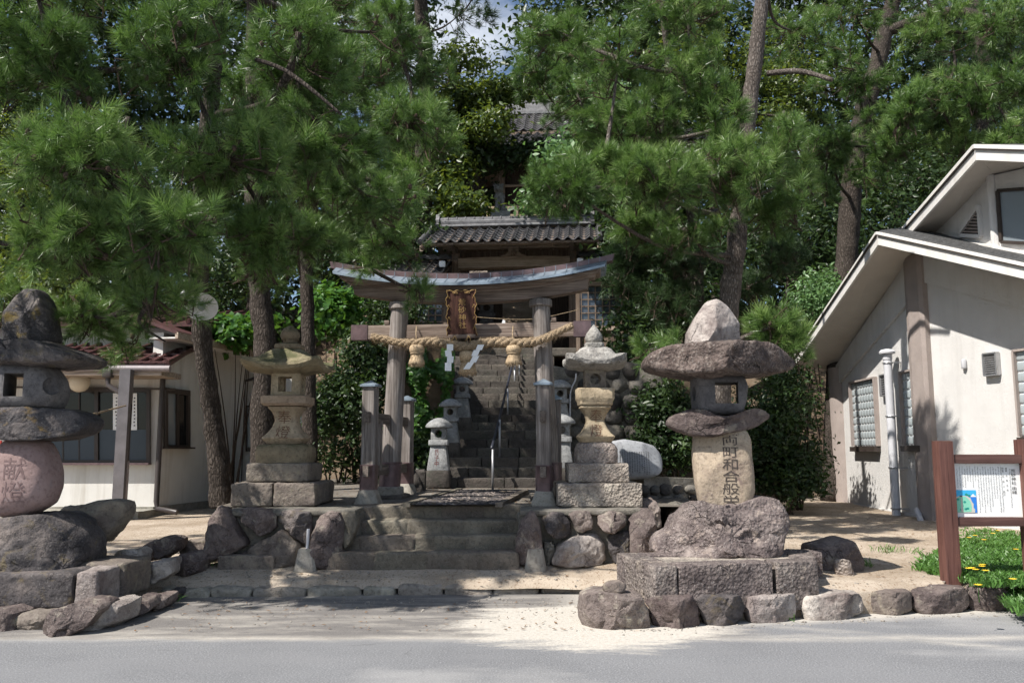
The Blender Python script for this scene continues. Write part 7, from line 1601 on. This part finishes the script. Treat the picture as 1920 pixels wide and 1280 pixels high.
for k, (x, y) in enumerate([(1817, 1008), (1828, 1004), (1845, 1012), (1862, 1000), (1871, 995), (1816, 1066), (1822, 1065), (1829, 1068), (1841, 1062), (1842, 1059), (1848, 1070), (1899, 1086), (1834, 1097), (1905, 1030)]):
    q = onz(x, y, .385); h = q.z; q.z = .25; m = MB()
    fl = []
    for i in range(11):
        a = i*6.283/11; t = Vector((math.cos(a), math.sin(a), .28)); s = Vector((-math.sin(a), math.cos(a), 0))*.009; c = Vector((q.x, q.y, h)); m.add([c, c+t*.022-s, c+t*.036, c+t*.022+s], [(0, 1, 2, 3)])
    f_ = m.build('flower', 'flower', fp); MB().tube([q, Vector((q.x, q.y, h))], .003, 5).build('stalk', 'grassy', f_)
# weeds and dead leaves
for lab, x, y, z, r_, k in (('small weed tuft at the foot of the stone edging', 1447, 1160, 0.0, .06, 12), ('weed tuft by the oblong stone block', 383, 1068, .17, .1, 26), ('weed tuft at the foot of the left edging rocks', 270, 1143, 0.0, .05, 8), ('tiny weed by the kerb end', 312, 1124, 0.02, .04, 8), ('sparse grass by the brown boulder', 1612, 1060, .25, .1, 14), ('sparse grass on the sandy yard', 1675, 1032, .27, .14, 14)):
    c = onz(x, y, z); q = np.array([c+Vector((rng.normal()*r_, rng.normal()*r_, 0)) for _ in range(k)]); t = emp('weed_tuft', lab, 'weed', c); blades('blades', q, rng, t, 'grassy', .09, .01, 5)
lf = MB(); rnd = random.Random(31)
for k in range(2400):
    k = k*900//2400
    if k < 520: p = Vector((rnd.uniform(1.2, 7.5), rnd.uniform(8.2, 15), 0)); p.z = yard(p.x, p.y)+.012
    elif k < 760: p = Vector((rnd.uniform(-3.4, 2.0), rnd.uniform(10.4, 13.5), 0)); p.z = terrace(p.x, p.y)+.012
    else: p = Vector((rnd.uniform(-3.6, 1.2), rnd.uniform(7.2, 9.3), 0)); p.z = (forecourt(p.x, p.y) if p.y > 9 else 0)+.012; 
    if 8.6 < p.y <= 9 and p.x < 1.3 and k >= 760: continue
    a = rnd.random()*6.28; u = Vector((math.cos(a), math.sin(a), rnd.uniform(-.2, .2)))*rnd.uniform(.012, .03); v = Vector((-math.sin(a), math.cos(a), rnd.uniform(-.3, .3)))*rnd.uniform(.004, .012); lf.add([p-u, p-v, p+u, p+v], [(0, 1, 2, 3)])
lo = lf.build('fallen_leaves', 'litter', kind='stuff', label='scattered dry brown leaves and needles on the sandy ground', cat='leaves')
pbl = MB(); rnd = random.Random(41); vs1, fs1 = ico(1)
for k in range(1300):
    if k < 500: p = Vector((rnd.uniform(1.0, 7.0), rnd.uniform(7.9, 14), 0)); p.z = yard(p.x, p.y)
    elif k < 760: p = Vector((rnd.uniform(-3.6, 1.1), rnd.uniform(9.05, 9.4), 0)); p.z = forecourt(p.x, p.y)
    elif k < 1150: p = Vector((rnd.uniform(-4.2, 1.0), 8.85-abs(rnd.gauss(0, .5)), 0))
    else: p = Vector((rnd.uniform(.9, 4.4), 0, 0)); p.y = 7.25+.235*(p.x-.88)-abs(rnd.gauss(0, .12))
    s_ = rnd.uniform(.004, .011)*(1 if rnd.random() < .93 else 2); pbl.add([p+Vector((v.x*s_*rnd.uniform(.8, 1.3), v.y*s_, v.z*s_*.6+s_*.3)) for v in vs1], fs1)
pbl.build('pebbles', 'pebble', kind='stuff', label='small loose pebbles scattered over the sand and road edge', cat='pebbles')
# ---------------------------------------------------------------- lamp on the leaning pine
lp_ = emp('street_lamp', 'old street lamp with round white shade among the pine needles', 'street lamp', at(383, 600, 10.2))
c = at(378, 573, 10.1); a = Vector((.25, -.75, -.62)).normalized(); Q = a.to_track_quat('Z', 'Y').to_matrix()
def rev(prof): return MB().loft([[c+Q @ v for v in circ(r_, z, 28)] for r_, z in prof])
rev(((.05, -.10), (.09, -.07), (.16, -.02), (.19, .03), (.195, .035), (.185, .035), (.10, .0), (.02, -.01))).build('shade', 'lampwhite', lp_, smooth=40)
rock(c+a*.0, (.1, .1, .14), 3, 0, 2, 1, 0, 0).build('bulb', 'glass_grey', lp_, smooth=0)
e = at(346, 552, 10.3); MB().tube([c-a*.08, e.lerp(c, .5)+Vector((0, .1, .02)), e, at(372, 560, 10.55)], .03, 8).build('arm', 'steel', lp_, smooth=0); rock(e, (.13, .12, .12), 5, .02, 2, .9, 0, 0).build('socket', 'steel', lp_, smooth=0)

# ---------------------------------------------------------------- far woods closing the view above the hill
rng = np.random.default_rng(99); wc_ = []
for gx in range(-300, 2260, 95):
    for gy in range(-60, 700, 85):
        x = gx+rng.uniform(-30, 30); y = gy+rng.uniform(-25, 25); d = rng.uniform(29, 36)
        if 850 < x < 1030 and y < 175: continue
        if 610 < x < 860 and y < 250 and rng.random() < .55: continue
        if x > 1030 and y < 60 and rng.random() < .5: continue
        if rng.random() < .03: continue
        wc_.append((at(x, y, d), (2.3*d/32, 1.6, 2.0*d/32), 74))
for gx in range(-700, 2400, 110):
    if 600 < gx < 1020: continue
    for gy in (-120, -230, -340): wc_.append((at(gx+rng.uniform(-40, 40), gy, rng.uniform(24.5, 27)), (1.7, 1.5, 1.3), 60))  # unseen clumps above the view, added to shade the far woods
wd = leaf_cloud('woods', wc_, rng, None, 'leaf', .33, 12, .44, .5, 2.2)
tag(wd, 'dark evergreen woods closing the view behind the hill', 'woods', None, 'stuff')
